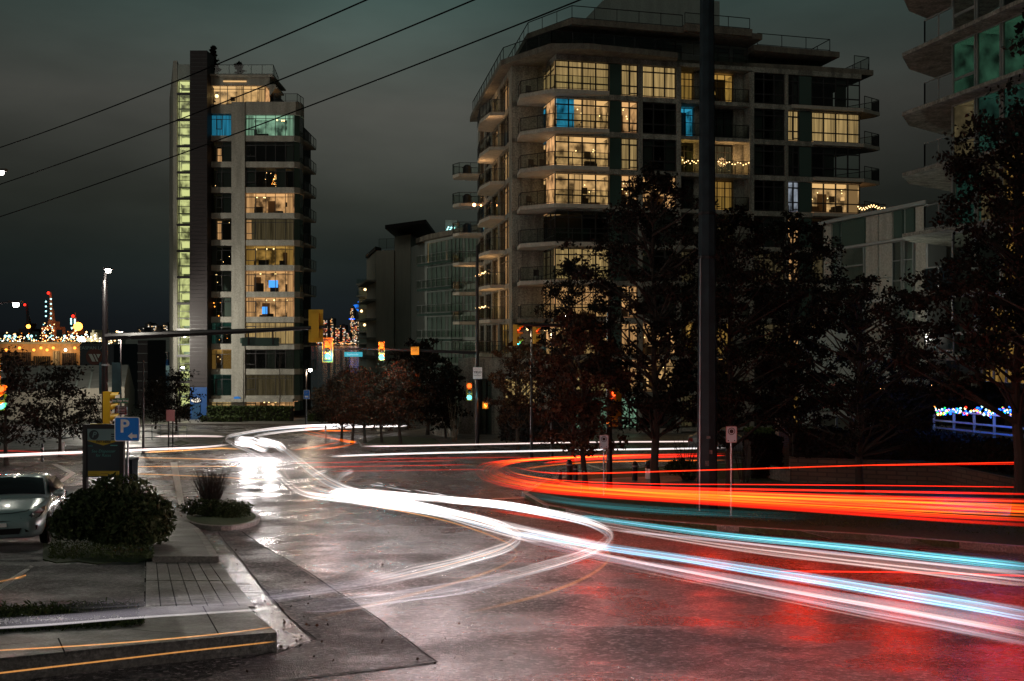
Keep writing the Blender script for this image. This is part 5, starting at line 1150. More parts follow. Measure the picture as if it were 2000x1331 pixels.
HY_ = thing('hydrant', 'small pale hydrant on the far left pavement by the young tree', 'hydrant', gp(122,884))
p = MB(); p.lathe([(.14,0),(.11,.06),(.11,.5),(.14,.52),(.12,.62),(.04,.7)], (0,0,0), 12); p.build('barrel', M['signw'], HY_, local=True); p = MB(); p.bar((-.2,0,.4),(.2,0,.4),.1); p.build('nozzle', M['signw'], HY_, local=True)
for i, (px, py, h_, lb) in enumerate(((83,903,.95,'short dark post on the far left kerb, beside the streak'), (636,866,1.2,'thin pale post by the side street, left of the autumn trees'), (1907,950,.9,'thin pale stake near the right edge below the blue fence'))):
    t = thing('short_post', lb, 'post', gp(px,py)); p = MB(); p.lathe([(.06,0),(.06,h_),(.03,h_+.03)], (0,0,0), 10); p.build('shaft', M['black'] if i == 0 else M['steel'], t, local=True); p = MB(); p.lathe([(.064,h_*.7),(.064,h_*.8)], (0,0,0), 10); p.build('band', M['signw'], t, local=True)
# left fence along the far pavement
LF = thing('metal_railing', 'long metal railing in front of the fabric shed', 'railing', (X(-40,70),70,G(70)))
p = MB(); p2 = MB()
for i in range(26):
    px = -60+17*i; x_ = X(px,70); p = MB(); p.bar((x_,70,G(70)),(x_,70,G(70)+1.15),.05); p.build('post', M['steel'], LF)
for h_ in (.3,.7,1.15): p2.bar((X(-60,70),70,G(70)+h_),(X(366,70),70,G(70)+h_),.05)
p2.build('rails', M['steel'], LF)
M['wire'] = mat('wire_rubber', (.006,.006,.006), 1, spec=0)
# overhead wires, sagging slightly, crossing at real height
for i, ((ax_, ay), (bx_, by), lb) in enumerate((((-60,308),(720,-18),'uppermost of the three overhead wires'), ((-60,380),(930,-18),'middle one of the three overhead wires'), ((-60,443),(1150,-23),'lowest of the three overhead wires'))):
    a_ = Vector((X(ax_,46), 46, Z(ay,46))); b_ = Vector((X(bx_,25), 25, Z(by,25))); b_ = a_+(b_-a_)*1.25; pts = []
    for k in range(41): t_ = k/40; q = a_.lerp(b_, t_); q.z -= 1.1*4*t_*(1-t_)*.3; pts.append(q)
    p = MB(); p.tube(pts, .02, 6); tag(p.build('overhead_wire', M['wire']), lb, 'wire', 'overhead wires')
# ================================================================ cars
def car(name, label, loc, rz, paint, lights=False, tail=False, plate=True, plateno='', energy=0):
    """a small hatchback sedan in local coordinates: nose at y=0, tail at y=+4.3, facing -y"""
    t = thing(name, label, 'car', loc, rz)
    def loft(st, m, nm, par=t, close=True):
        mb = MB(); n = len(st[0][1]); vs = []
        for y, sec in st: vs += [(x,y,z) for x, z in sec]
        k = len(st); fs = [(i*n+j, i*n+(j+1)%n, (i+1)*n+(j+1)%n, (i+1)*n+j) for i in range(k-1) for j in range(n)]
        fs += [tuple(range(n))[::-1], tuple((k-1)*n+j for j in range(n))]; mb.add(vs, fs); return mb.build(nm, m, par, smooth=True, local=True)
    def sec(w, zb_, zt_, cr=.03, sh=.8):
        h = [(0,zb_),(w*.80,zb_),(w*.95,zb_+.06),(w,zb_+(zt_-zb_)*.35),(w*1.0,zb_+(zt_-zb_)*.62),(w*.965,zt_-.07),(w*.90,zt_-.01),(w*.6,zt_+cr*.7),(0,zt_+cr)]
        return h+[(-x,z) for x, z in h[1:-1]][::-1]
    st = [(0,sec(.52,.30,.60)),(.05,sec(.66,.24,.66)),(.16,sec(.76,.20,.72)),(.35,sec(.82,.19,.78)),(.7,sec(.845,.19,.86)),(1.05,sec(.85,.19,.93)),(1.25,sec(.85,.19,.97)),(1.8,sec(.855,.19,.98)),(2.8,sec(.855,.19,1.0)),(3.5,sec(.85,.2,1.02)),(3.95,sec(.82,.24,1.03)),(4.2,sec(.75,.3,.98)),(4.3,sec(.62,.36,.9))]
    body = loft(st, paint, 'body')
    def gh(w0, w1, z0, z1): h = [(0,z0),(w0,z0),(w0-.02,z0+.03),(w1+.03,z1-.09),(w1-.04,z1-.02),(w1*.6,z1+.015),(0,z1+.025)]; return h+[(-x,z) for x, z in h[1:-1]][::-1]
    roof = loft([(1.17,gh(.78,.76,.93,.97)),(1.45,gh(.78,.69,.95,1.14)),(1.85,gh(.79,.62,.97,1.36)),(2.1,gh(.79,.60,.97,1.42)),(2.7,gh(.79,.60,.98,1.45)),(3.2,gh(.78,.58,.99,1.41)),(3.7,gh(.75,.57,1.0,1.22)),(3.98,gh(.70,.62,1.0,1.06))], paint, 'roof')
    gmat = M['carglass']
    m = MB(); vs = []
    for j in range(5):
        for i in range(9):
            u_ = -1+i/4; v_ = j/4; w_ = .71+(.57-.71)*v_; vs.append((u_*w_, 1.27+.60*v_-.03*(1-u_*u_), 1.03+.345*v_+.045*(1-u_*u_)+.03*math.sin(v_*3.14)))
    m.add(vs, [(j*9+i, j*9+i+1, (j+1)*9+i+1, (j+1)*9+i) for j in range(4) for i in range(8)]); ws = m.build('windscreen', gmat, t, local=True)
    m = MB(); m.bar((-.5,1.27,1.04),(.0,1.42,1.10),.015); m.bar((.02,1.27,1.04),(.52,1.42,1.10),.015); m.build('wiper', M['black'], ws, local=True)
    for s_ in (-1,1):
        m = MB(); m.add([(s_*.765,1.42,1.05),(s_*.795,3.55,1.08),(s_*.66,3.1,1.36),(s_*.645,2.0,1.36)], [(0,1,2,3) if s_ > 0 else (3,2,1,0)]); m.v = [(x+s_*.02,y,z) for x,y,z in m.v]; m.build('side_window', gmat, t, local=True)
        # headlight: swept-back almond
        q = [(s_*.50,.075,.60),(s_*.62,.10,.72),(s_*.74,.30,.79),(s_*.80,.62,.83),(s_*.815,.42,.73),(s_*.75,.17,.62),(s_*.60,.075,.575)]
        m = MB(); n = len(q); vs = [(x+s_*.015,y-.03,z+.01) for x,y,z in q]+[(x-s_*.04,y+.08,z) for x,y,z in q]
        m.add(vs, [tuple(range(n)) if s_ > 0 else tuple(range(n))[::-1]]+[(i,(i+1)%n,(i+1)%n+n,i+n) for i in range(n)]); hl = m.build('headlight', M['lampglass'], t, local=True)
        m = MB(); m.ball((s_*.66,.12,.68), .06 if lights else .045, 0, 6); m.build('bulb', M['headl'] if lights else M['chrome'], hl, local=True)
        m = MB(); m.add([(s_*.50,.03,.40),(s_*.74,.14,.47),(s_*.72,.14,.37),(s_*.52,.03,.33)], [(0,1,2,3) if s_ > 0 else (3,2,1,0)]); m.v = [(x,y-.035,z) for x,y,z in m.v]; m.build('fog_lamp_recess', M['black'], t, local=True)
        m = MB(); m.ball((0,0,0), 1, 0, 8); mo = m.build('mirror', paint, t, smooth=True, local=True); mo.location = (s_*.95,1.55,1.03); mo.scale = (.12,.07,.08)
        m = MB(); m.add([(s_*.70,4.22,.93),(s_*.80,4.0,.93),(s_*.80,4.0,.72),(s_*.66,4.28,.74)], [(0,1,2,3)]); m.v = [(x+s_*.02,y+.03,z) for x,y,z in m.v]; m.build('tail_light', M['bulbr'] if tail else M['redl'], t, local=True)
        m = MB(); m.bar((s_*.87,2.75,.82),(s_*.87,2.95,.82),.03); m.build('door_handle', paint, t, local=True)
        for y in (.85,3.4):
            m = MB(); m.lathe([(.05,s_*.70),(.30,s_*.70),(.315,s_*.74),(.315,s_*.86),(.29,s_*.885),(.20,s_*.885)], (0,y,.315), 24, 0, 'x'); w_2 = m.build('wheel', M['rubber'], t, local=True)
            m = MB()
            for k in range(8): a_ = k*math.pi/4; m.bar((s_*.89,y,.315),(s_*.89,y+.19*math.cos(a_),.315+.19*math.sin(a_)),.035)
            m.lathe([(.19,s_*.88),(.21,s_*.895),(.215,s_*.88)], (0,y,.315), 24, 0, 'x'); m.build('rim', M['chrome'], w_2, local=True)
            m = MB(); m.lathe([(.30,s_*.80),(.37,s_*.862),(.36,s_*.864),(.30,s_*.83)], (0,y,.33), 24, 0, 'x'); m.build('wheel_arch', M['black'], t, local=True)
    def front(q, m, nm, dy=-.02, par=t): mb = MB(); n = len(q); mb.add([(x,y+dy,z) for x,y,z in q]+[(x,y+dy+.05,z) for x,y,z in q], [tuple(range(n))]+[(i,(i+1)%n,(i+1)%n+n,i+n) for i in range(n)]); return mb.build(nm, m, par, local=True)
    gr_ = front([(-.40,.03,.585),(-.44,.03,.62),(-.38,.055,.655),(.38,.055,.655),(.44,.03,.62),(.40,.03,.585),(.0,.0,.56)], M['black'], 'grille')
    front([(-.44,.0,.42),(.44,.0,.42),(.40,.015,.30),(-.40,.015,.30)], M['black'], 'lower_intake', -.03)
    if plate:
        front([(-.155,-.02,.46),(.155,-.02,.46),(.155,-.02,.54),(-.155,-.02,.54)], M['signw'], 'number_plate', -.03); text(plateno, .075, M['bnavy'], t, (0,-.055,.5), 'plate_lettering')
    # panel gaps: bonnet edge, bumper joint, door cuts
    for s_ in (-1,1):
        m = MB(); m.tube([(s_*.50,.16,.755),(s_*.66,.38,.835),(s_*.74,.75,.885),(s_*.76,1.15,.945)], .008, 4); m.tube([(s_*.845,.72,.50),(s_*.80,.40,.60),(s_*.70,.14,.60)], .008, 4)
        m.tube([(s_*.862,1.42,.30),(s_*.868,1.42,.7),(s_*.852,1.42,.93)], .008, 4); m.tube([(s_*.862,2.5,.30),(s_*.868,2.5,.7),(s_*.855,2.5,.95)], .008, 4); m.build('panel_gap', M['black'], t, local=True)
    m = MB(); m.tube([(-.5,.16,.76),(-.25,.085,.735),(0,.06,.73),(.25,.085,.735),(.5,.16,.76)], .008, 4); m.build('bonnet_gap', M['black'], t, local=True)
    m = MB(); m.tube([(0,2.9,1.46),(0,3.0,1.68)], .006, 4); m.build('antenna', M['black'], t, local=True)
    if lights:
        for s_ in (-1,1):
            ld = bpy.data.lights.new('headlight_beam', 'SPOT'); ld.energy = energy; ld.spot_size = R(95); ld.spot_blend = 1; ld.color = (1,.93,.85); ld.shadow_soft_size = .08
            lo = bpy.data.objects.new('headlight_beam', ld); C.collection.objects.link(lo); lo.parent = t; lo.location = (s_*.66,-.1,.68); lo.rotation_euler = (R(84),0,R(180))
    return t
M['carglass'] = mat('car_glass', (.012,.01,.012), .05, spec=.8); M['lampglass'] = mat('lamp_glass', (.05,.06,.07), .05, coat=1); M['headl'] = emis('headlamp', (1,.95,.88), 60, 'AUTO'); M['chrome'] = mat('bright_metal', (.5,.5,.5), .2, metal=1); M['redl'] = mat('red_lens', (.2,.01,.01), .2); M['rubber'] = mat('tyre', (.012,.012,.012), .8)
silver = mat('silver_paint', (.34,.46,.46), .25, metal=.2, coat=.7); dkp = mat('dark_paint', (.02,.02,.025), .3, coat=.6); grp_ = mat('grey_paint', (.12,.13,.14), .3, coat=.6)
gc = gp(8, 1074); car('parked_hatchback', 'pale silver hatchback parked beside the laurel bush, cut off by the left edge', (X(-4,gc.y), gc.y, gc.z), R(17), silver, plateno='82').rotation_euler[0] = R(-5)
car('parked_car', 'grey car parked across the road, left of the brick pillar', (X(1490,58), 58, G(58)), R(80), grp_, plate=False)
car('dark_car', 'dark car with red tail lights stopped behind the slender pole on the left', (X(286,84), 79, G(80)), R(176), dkp, False, True, plate=False)
# ================================================================ light streaks of the traffic: glowing strands at lamp height above the road
def smooth(P, n=7):
    Q = []; P = [2*P[0]-P[1]]+P+[2*P[-1]-P[-2]]
    for i in range(1, len(P)-2):
        for k in range(n):
            t = k/n; a_, b_, c_, d_ = P[i-1:i+3]; Q.append(.5*((2*b_)+(c_-a_)*t+(2*a_-5*b_+4*c_-d_)*t*t+(3*b_-3*c_+d_-a_)*t**3))
    Q.append(P[-2].copy()); return Q
GL = {}
def gm_(c, s):
    k = (c, round(s,3))
    if k not in GL:
        col = {'white':(1,.93,.92),'pinkw':(1,.78,.72),'blue':(.30,.72,1),'cyan':(.10,.62,.72),'red':(1,.018,.006),'hot':(1,.15,.008),'orange':(1,.42,.10),'teal':(.05,.32,.34),'lilac':(.8,.72,.82)}[c]
        GL[k] = glow('light_%s_%s' % (c, str(round(s,3)).replace('.','')), col, s)
    return GL[k]
def streak(label, pts, h, r, c, s, kind='headlight_streak', r2=None, fade=None, grp=None, flat=1.0, core=None, prof=False):
    P = smooth([gp(px, py, h) for px, py in pts]); n = len(P); r2 = r if r2 is None else r2
    rr = [r+(r2-r)*i/(n-1) for i in range(n)]
    rr[0] = .004; rr[-1] = .004; rr[1] *= .75; rr[-2] *= .75
    sd_ = sum(ord(x) for x in label); rs = random.Random(sd_); wide = r > .042 or r2 > .042
    L = [0.]
    for p_, q_ in zip(P[:-1], P[1:]): L.append(L[-1]+(q_-p_).length)
    f0, f1 = fade if fade else (.04, .08)
    fd = [min(1, L[i]/max(1e-6, f0*L[-1]) if f0 else 1, (L[-1]-L[i])/max(1e-6, f1*L[-1]) if f1 else 1) for i in range(n)]
    def put(mb, nm, m_, par=None, k=10, f=fd):
        o_ = mb.build(nm, m_, par, smooth=True, local=par is not None)
        at = o_.data.attributes.new('fade', 'FLOAT', 'POINT'); at.data.foreach_set('value', [v for v in f for _ in range(k)]); return o_
    t = MB(); t.tube(P, rr, 10, 0, False, flat)
    o = put(t, kind, gm_(c, s*((.30 if c == 'white' else .5) if wide else 1)))
    if wide:
        for k_ in range(11 if c == 'white' else 7):       # the separate lamps of several passing cars
            a1 = rs.uniform(0, 6.28); o1 = rs.uniform(.25,.95); w1 = rs.uniform(.04,.17); ph = rs.uniform(0,6); Q = []
            for i, p_ in enumerate(P):
                dd = (P[min(i+1,n-1)]-P[max(i-1,0)]).normalized(); sx_ = dd.cross(Vector((0,0,1))); rad = rr[i]*o1*(1+.12*math.sin(i*.5+ph))
                Q.append(p_+sx_*math.cos(a1)*rad+Vector((0,0,math.sin(a1)*rad)))
            t = MB(); t.tube(Q, [max(.003, x*w1) for x in rr], 6, 0, False); put(t, 'strand', gm_(c if k_ % 4 and c == 'white' or k_ and c != 'white' else 'pinkw' if k_ == 4 else 'orange' if k_ == 8 else {'red':'hot','white':'blue','blue':'cyan','cyan':'blue','pinkw':'white','teal':'cyan'}.get(c, c), s*rs.choice((.45,.7,1.0,1.3))), o, 6)
    tag(o, label, 'light trail', grp or ('streaks of head lamps' if kind == 'headlight_streak' else 'streaks of tail lamps'))
    if core:
        t = MB(); t.tube(P, [x*core[0] for x in rr], 8, 0, False, flat); put(t, 'core', gm_(core[1], core[2]), o, 8)
    return o
H = .66
# coming round from behind, looping at the far left and turning down to the left foreground
streak('white streak looping at far left, then the outer edge of the bundle', [(700,830),(600,833),(520,840),(460,850),(443,857),(455,868),(492,884),(528,906),(548,930),(575,955),(605,968),(680,978),(760,990),(850,1003),(930,1018),(985,1034),(1008,1048),(1000,1064),(955,1082),(860,1106),(740,1133),(660,1148)], H, .13, 'white', 1.3, r2=.075, fade=(.01,.3), prof=True)
streak('broad white hooked streak turning back to the left at the middle of the road', [(700,968),(780,980),(860,996),(930,1012),(985,1030),(1010,1046),(1003,1062),(965,1079),(890,1100),(800,1122),(720,1140)], H, .10, 'white', 2.6, r2=.065, fade=(.1,.45))
streak('faint continuation of the middle hooked streak over the near pavement', [(800,1120),(700,1140),(600,1160),(450,1183),(300,1196),(100,1212),(-60,1222)], H, .035, 'lilac', .11, r2=.04, fade=(.3,.1))
streak('faint bluish haze streak above the kerb ramp', [(900,1098),(760,1128),(600,1152),(430,1168),(280,1176),(120,1184)], H, .06, 'lilac', .10, r2=.06, fade=(.3,.5))
streak('white streak running from the waiting car down to the larger right hand hook', [(500,856),(540,868),(575,893),(612,920),(650,944),(700,962),(800,971),(900,979),(1010,990),(1100,1008),(1165,1026),(1192,1047),(1180,1067),(1130,1088),(1050,1112),(960,1136)], H, .13, 'white', 1.3, r2=.055, fade=(.01,.25))
streak('broad white hooked streak, right hand and larger of the two', [(850,975),(950,984),(1050,1000),(1130,1016),(1180,1034),(1190,1050),(1170,1070),(1110,1094),(1030,1116),(940,1138)], H, .10, 'white', 2.4, r2=.06, fade=(.1,.45))
streak('fading tail of the right hand hook across the wet road', [(1000,1126),(900,1148),(780,1166),(650,1182),(560,1188)], H, .07, 'lilac', .30, r2=.05, fade=(.2,.6))
streak('white streak leaving the waiting car on its right side', [(530,862),(556,882),(585,908),(618,935),(655,955),(720,967),(790,974)], H, .11, 'white', 1.1, r2=.08)
streak('thin pinkish streak between the two main white ones', [(470,858),(520,884),(548,912),(566,938),(592,958),(650,970),(740,978),(830,988)], H, .07, 'pinkw', 1.0, r2=.05)
streak('short white hook in the road, left of the other hook', [(640,919),(612,928),(600,940),(610,952),(645,962),(700,970),(760,978)], H, .10, 'white', .9, r2=.06)
streak('short white hook in the road with an orange inner edge', [(691,919),(668,929),(662,942),(678,953),(715,962),(780,970),(840,977)], H, .11, 'white', 1.0, r2=.06)
# main bundle down to the right edge
streak('broad white streak through the heart of the bundle', [(640,962),(720,972),(800,986),(900,1008),(1000,1034),(1100,1055),(1200,1075)], H, .20, 'white', 1.3, r2=.09)
streak('white upper streak of the bundle where it leaves the hooks', [(700,958),(780,968),(880,976),(980,988),(1080,1004),(1160,1020)], H, .13, 'white', 1.2, r2=.09)
streak('white lower ragged edge of the bundle', [(650,968),(740,983),(840,1000),(920,1022),(1000,1044),(1060,1056)], H, .10, 'white', .9, r2=.07)
streak('sky blue broad streak running to the lower right edge', [(1010,1040),(1100,1056),(1200,1072),(1350,1094),(1500,1118),(1700,1150),(1850,1175),(2060,1212)], H, .055, 'blue', .85, r2=.065, core=(.35,'white',.2))
streak('cyan streak, uppermost of the long ones to the right edge', [(1130,1008),(1230,1022),(1400,1044),(1600,1064),(1800,1085),(2060,1113)], H, .05, 'cyan', .85, r2=.055, core=(.3,'blue',.3))
streak('pinkish grey streak under the cyan one', [(1110,1014),(1230,1035),(1400,1062),(1600,1087),(1800,1110),(2060,1140)], H, .07, 'pinkw', .28, r2=.075)
streak('fine grey dotted edge between the cyan and the pinkish streaks', [(1200,1036),(1400,1056),(1600,1077),(1800,1099),(2060,1124)], H, .02, 'lilac', .4)
streak('pale grey lowest streak of the bundle to the lower right corner', [(1010,1050),(1100,1072),(1250,1104),(1400,1134),(1600,1173),(1800,1210),(2060,1260)], H, .05, 'lilac', .34, r2=.055)
streak('grey filament between the blue and the lowest streak', [(1040,1052),(1200,1090),(1400,1122),(1600,1157),(1800,1190),(2060,1235)], H, .03, 'lilac', .33, r2=.035)
streak('salmon filament between the two lowest streaks', [(1100,1066),(1250,1098),(1400,1128),(1600,1164),(1800,1199),(2060,1246)], H, .016, 'pinkw', .6)
streak('dim hair thin streak below the whole bundle', [(1060,1072),(1250,1116),(1400,1147),(1600,1188),(1800,1228)], H, .006, 'pinkw', .3)
streak('faint teal streak above the road under the red ribbon', [(985,958),(1040,968),(1120,980),(1250,994),(1400,1002),(1600,1012)], .5, .10, 'teal', .16, r2=.11, fade=(.3,.6))
streak('faint teal lower streak under the red ribbon', [(1040,974),(1150,988),(1300,1000),(1450,1010)], .45, .06, 'teal', .16, r2=.06, fade=(.3,.5))
# orange indicator strands
streak('orange strand hugging the lower edge of the bundle and hooking left at mid road', [(690,981),(780,998),(860,1015),(930,1036),(985,1058),(1008,1078),(1000,1095),(960,1115),(890,1138),(800,1163),(700,1188),(600,1212)], .62, .016, 'orange', 1.7, r2=.014, fade=(.05,.5))
streak('orange hook below the larger white hook', [(1182,1070),(1190,1086),(1180,1104),(1140,1130),(1070,1158),(980,1182),(900,1200)], .6, .022, 'orange', 1.3, r2=.012, fade=(.05,.6))
streak('orange line low across the near kerb, lowest in the picture', [(541,1253),(460,1262),(350,1274),(240,1287),(120,1301),(-60,1322)], .33, .007, 'orange', .35, 'tail_light_streak', grp='orange streaks')
streak('pale orange line across the top of the near kerb block', [(541,1224),(450,1236),(330,1248),(180,1260),(-60,1274)], .42, .006, 'orange', .45, 'tail_light_streak', grp='orange streaks')
streak('short orange strand in the hook beside the centre line', [(672,945),(682,936),(692,930)], .6, .03, 'orange', .9)
streak('white streak fading over the parking lot at lower left', [(541,1188),(400,1198),(250,1208),(100,1220),(-60,1230)], .5, .010, 'white', .2)
streak('faint orange squiggle on the driveway at lower left', [(-20,1140),(20,1132),(50,1124),(30,1130),(48,1128)], .2, .01, 'orange', .5, 'tail_light_streak', grp='orange streaks')
# far crossing road, white
streak('thin white streak across the far left road', [(-60,893),(60,888),(160,884),(280,879),(380,875),(450,869)], H, .10, 'pinkw', .75, r2=.06, core=(.4,'white',.5))
streak('upper of the two white streaks along the crossing road at right', [(706,872),(800,871),(900,869),(1000,867),(1150,864),(1300,863),(1420,862)], H, .05, 'pinkw', .6)
streak('lower of the two white streaks along the crossing road at right', [(640,892),(740,888),(850,885),(1000,882),(1150,879),(1300,877),(1420,875)], H, .05, 'white', .6)
streak('second lane streak arcing past the foot of the slender tower', [(800,832),(700,834),(620,838),(560,843),(510,850),(490,858),(505,868)], H, .10, 'white', 1.0)
streak('faint white streak on the left approach to the tower', [(300,853),(380,852),(440,853)], H, .08, 'pinkw', .5)
streak('orange and white smear under the waiting car', [(280,884),(360,880),(430,876),(470,878)], .3, .05, 'orange', .5)
# far reds
for i, (pp_, lb) in enumerate((([(640,838),(598,837),(600,842),(640,851),(668,862),(695,864),(670,872),(610,880)], 'zigzag red orange streak, outer one in the side street'), ([(690,842),(630,842),(622,848),(650,857),(662,863),(620,872),(570,880)], 'zigzag red orange streak, inner one in the side street'), ([(590,846),(640,856),(690,862)], 'short orange streak crossing the zigzags in the side street'))):
    streak(lb, pp_, .7, .055, 'hot', .95, 'tail_light_streak')
for i, (y0, y1, x0, x1, s_) in enumerate(((905,900,560,900,.25),(913,908,600,920,.3),(921,917,640,960,.2),(897,893,700,1040,.25))):
    streak(('faint red line across the middle of the junction, nearest the far kerb','second faint red line across the junction, longest','third faint red line across the junction, closest to the hooks','faint red line under the white crossing streaks')[(3,0,1,2)[i] if False else i], [(x0,y0),((x0+x1)/2,(y0+y1)/2),(x1,y1)], .5, .025, 'red', s_, 'tail_light_streak')
for i, (pp_, lb) in enumerate((([(262,894),(360,896),(460,899),(560,902)], 'dim orange line across the left junction, upper'), ([(262,912),(380,911),(500,912)], 'dim orange line across the left junction, middle'), ([(262,926),(330,928),(440,933),(545,940)], 'orange line across the left junction beside the planter'))):
    streak(lb, pp_, .35, .014 if i else .02, 'orange', .6, 'tail_light_streak')
streak('orange line on the far left kerb under the white one', [(-60,880),(50,882),(160,890)], .2, .03, 'red', .5, 'tail_light_streak')
# white dashes above the road in front of the hooks
for i, (a_, b_) in enumerate((((722,947),(750,950)),((735,943),(748,945)),((752,951),(805,960)),((760,947),(775,951)),((808,957),(870,968)),((850,963),(876,970)))):
    streak(('white dash above the road, first from the left','small white dash above the first one','long white dash, third from the left','small white dash above the long one','long white dash nearest the bundle','last small white dash before the bundle')[i], [a_, ((a_[0]+b_[0])/2,(a_[1]+b_[1])/2), b_], .5, .012, 'white', 1.2)
# the red ribbon
HR = .95
ribbon = [  # y offsets along the same curve
 ('outermost red strand at the lower edge of the ribbon', 0.0, .035, 'red', .9), ('second red strand from the lower edge of the ribbon', .14, .05, 'red', 1.1), ('yellow hot strand low in the ribbon', .26, .018, 'hot', 1.5),
 ('broad red strand in the lower middle of the ribbon', .38, .07, 'red', 1.1), ('yellow hot strand in the middle of the ribbon', .52, .03, 'hot', 1.5), ('broad red strand in the upper middle of the ribbon', .64, .07, 'red', 1.0), ('red strand near the upper edge of the ribbon', .82, .03, 'red', 1.0), ('thin red uppermost strand of the ribbon', 1.0, .012, 'red', 1.3)]
lo_ = [(1060,893),(1000,899),(950,905),(930,916),(938,932),(975,947),(1050,960),(1150,969),(1300,979),(1450,989),(1650,1003),(1850,1017),(2080,1030)]
hi_ = [(1420,886),(1250,889),(1120,892),(1040,898),(990,908),(985,914),(1010,926),(1070,936),(1160,942),(1300,946),(1500,947),(1750,949),(2080,953)]
def mixp(t): return [(lo_[i][0]*(1-t)+hi_[i][0]*t, lo_[i][1]*(1-t)+hi_[i][1]*t) for i in range(len(lo_))]
for lb, t_, r_, c_, s_ in ribbon: streak(lb, mixp(t_), HR, r_, c_, s_, 'tail_light_streak', r2=r_*(.8 if r_ > .03 else 1), core=(.3,'hot',.35) if c_ == 'red' and r_ > .045 else None)
streak('orange strand dipping inside the red curve at the corner', [(985,908),(1000,922),(1030,930),(1080,938),(1140,950),(1250,962),(1400,972),(1600,982)], HR, .03, 'hot', 1.2, 'tail_light_streak')
streak('red strand crossing the ribbon halfway up', [(1180,953),(1300,958),(1450,963),(1650,972),(1850,985),(2080,998)], HR, .045, 'red', .9, 'tail_light_streak', core=(.35,'hot',.8))
streak('hot strand starting right of the utility pole', [(1400,968),(1550,975),(1700,983),(1850,992),(2080,1004)], HR, .025, 'hot', 1.0, 'tail_light_streak')
streak('lone thin red streak high above the ribbon, rising to the right', [(1000,912),(1060,923),(1150,925),(1300,921),(1500,915),(1700,909),(1850,906),(2080,902)], 1.5, .018, 'red', 1.3, 'tail_light_streak', core=(.5,'hot',.3))
streak('second thin red streak beside the lone one at the right edge', [(1700,910),(1850,908),(2080,906)], 1.48, .012, 'red', .9, 'tail_light_streak')
streak('red streak on the crossing road beyond the small tree, upper', [(1060,905),(1150,898),(1250,894),(1420,890)], .8, .045, 'red', .9, 'tail_light_streak')
streak('orange streak on the crossing road beyond the small tree, lower', [(1020,916),(1100,907),(1200,902),(1420,899)], .7, .03, 'hot', .7, 'tail_light_streak')
streak('red line crossing the white bundle at right', [(1520,1116),(1650,1117),(1800,1119),(2060,1127)], .75, .008, 'red', .9, 'tail_light_streak')
streak('red smear between the white bundles left of the larger hook', [(950,995),(1040,1008),(1130,1022)], .3, .05, 'red', .5, 'tail_light_streak', fade=(.4,.4))
streak('dazzling knot where the head lamps waited across the junction, left of the pair', [(462,861),(480,863),(500,868),(522,878)], .7, .34, 'white', 9, r2=.28, fade=(.2,.3))  # glare of the waiting head lamps, put into short thick glowing streaks
streak('dazzling knot where the head lamps waited across the junction, right of the pair', [(505,862),(522,864),(540,869),(556,880)], .7, .28, 'white', 8, r2=.22, fade=(.2,.3))
for px, e_ in ((485,520),(528,420)):
    q = gp(px, 868, .7); ld = bpy.data.lights.new('traffic_lamp', 'SPOT'); ld.energy = e_; ld.spot_size = R(110); ld.spot_blend = 1; ld.color = (1,.93,.88); ld.shadow_soft_size = .3
    lo = bpy.data.objects.new('traffic_lamp', ld); C.collection.objects.link(lo); lo.location = q; lo.rotation_euler = (R(84),0,R(180))
# lamps of the passing traffic, standing for the light they cast on the road
for i, (px, py, c_, e_) in enumerate(((1380,975,(1,.03,.01),75),(1560,985,(1,.03,.01),80),(1750,995,(1,.03,.01),75),(1950,1010,(1,.03,.01),70),(1150,960,(1,.04,.01),60),(1350,1085,(1,.76,.74),14),(1130,1065,(1,.76,.74),32),(1000,1050,(1,.76,.74),60),(860,1010,(1,.76,.76),80),(740,985,(1,.76,.76),80),(640,960,(1,.76,.76),60),(560,1140,(1,.86,.82),14))):
    q = gp(px, py, 1.0); ld = bpy.data.lights.new('traffic_lamp', 'POINT'); ld.energy = e_; ld.color = c_; ld.shadow_soft_size = .5; ld.specular_factor = .6; lo = bpy.data.objects.new('traffic_lamp', ld); C.collection.objects.link(lo); lo.location = q
# ================================================================ harbour at left
SH = thing('fabric_shed', 'large pale fabric covered shed with a gable end at its right', 'shed', (X(130,118), 122, G(120)))
def V(px, py, Y): return (X(px,Y), Y, Z(py,Y))
M['fabric'] = concrete('pale_fabric', (.42,.38,.31), .25); M['fabricd'] = mat('fabric_roof', (.20,.20,.18), .7, noise=.6)
m = MB(); m.add([V(-80,770,112),V(243,756,112),V(251,713,124),V(-80,716,124)], [(0,1,2,3)]); m.build('roof', M['fabricd'], SH)
m = MB(); m.poly([V(243,756,112),V(243,838,112),V(-80,838,112),V(-80,770,112)]); m.build('front_wall', M['fabric'], SH)
m = MB(); m.poly([V(243.3,756,112),V(251.3,713,124),V(263,762,136),V(263,828,136),V(243.3,838,112)]); m.build('gable_wall', M['fabric'], SH)
m = MB()
for px in range(-60,243,26): m.bar(V(px,769-(px+60)*.045,111.9), V(px+8,716,123.9), .16)
m.build('seam', M['concg'], SH)
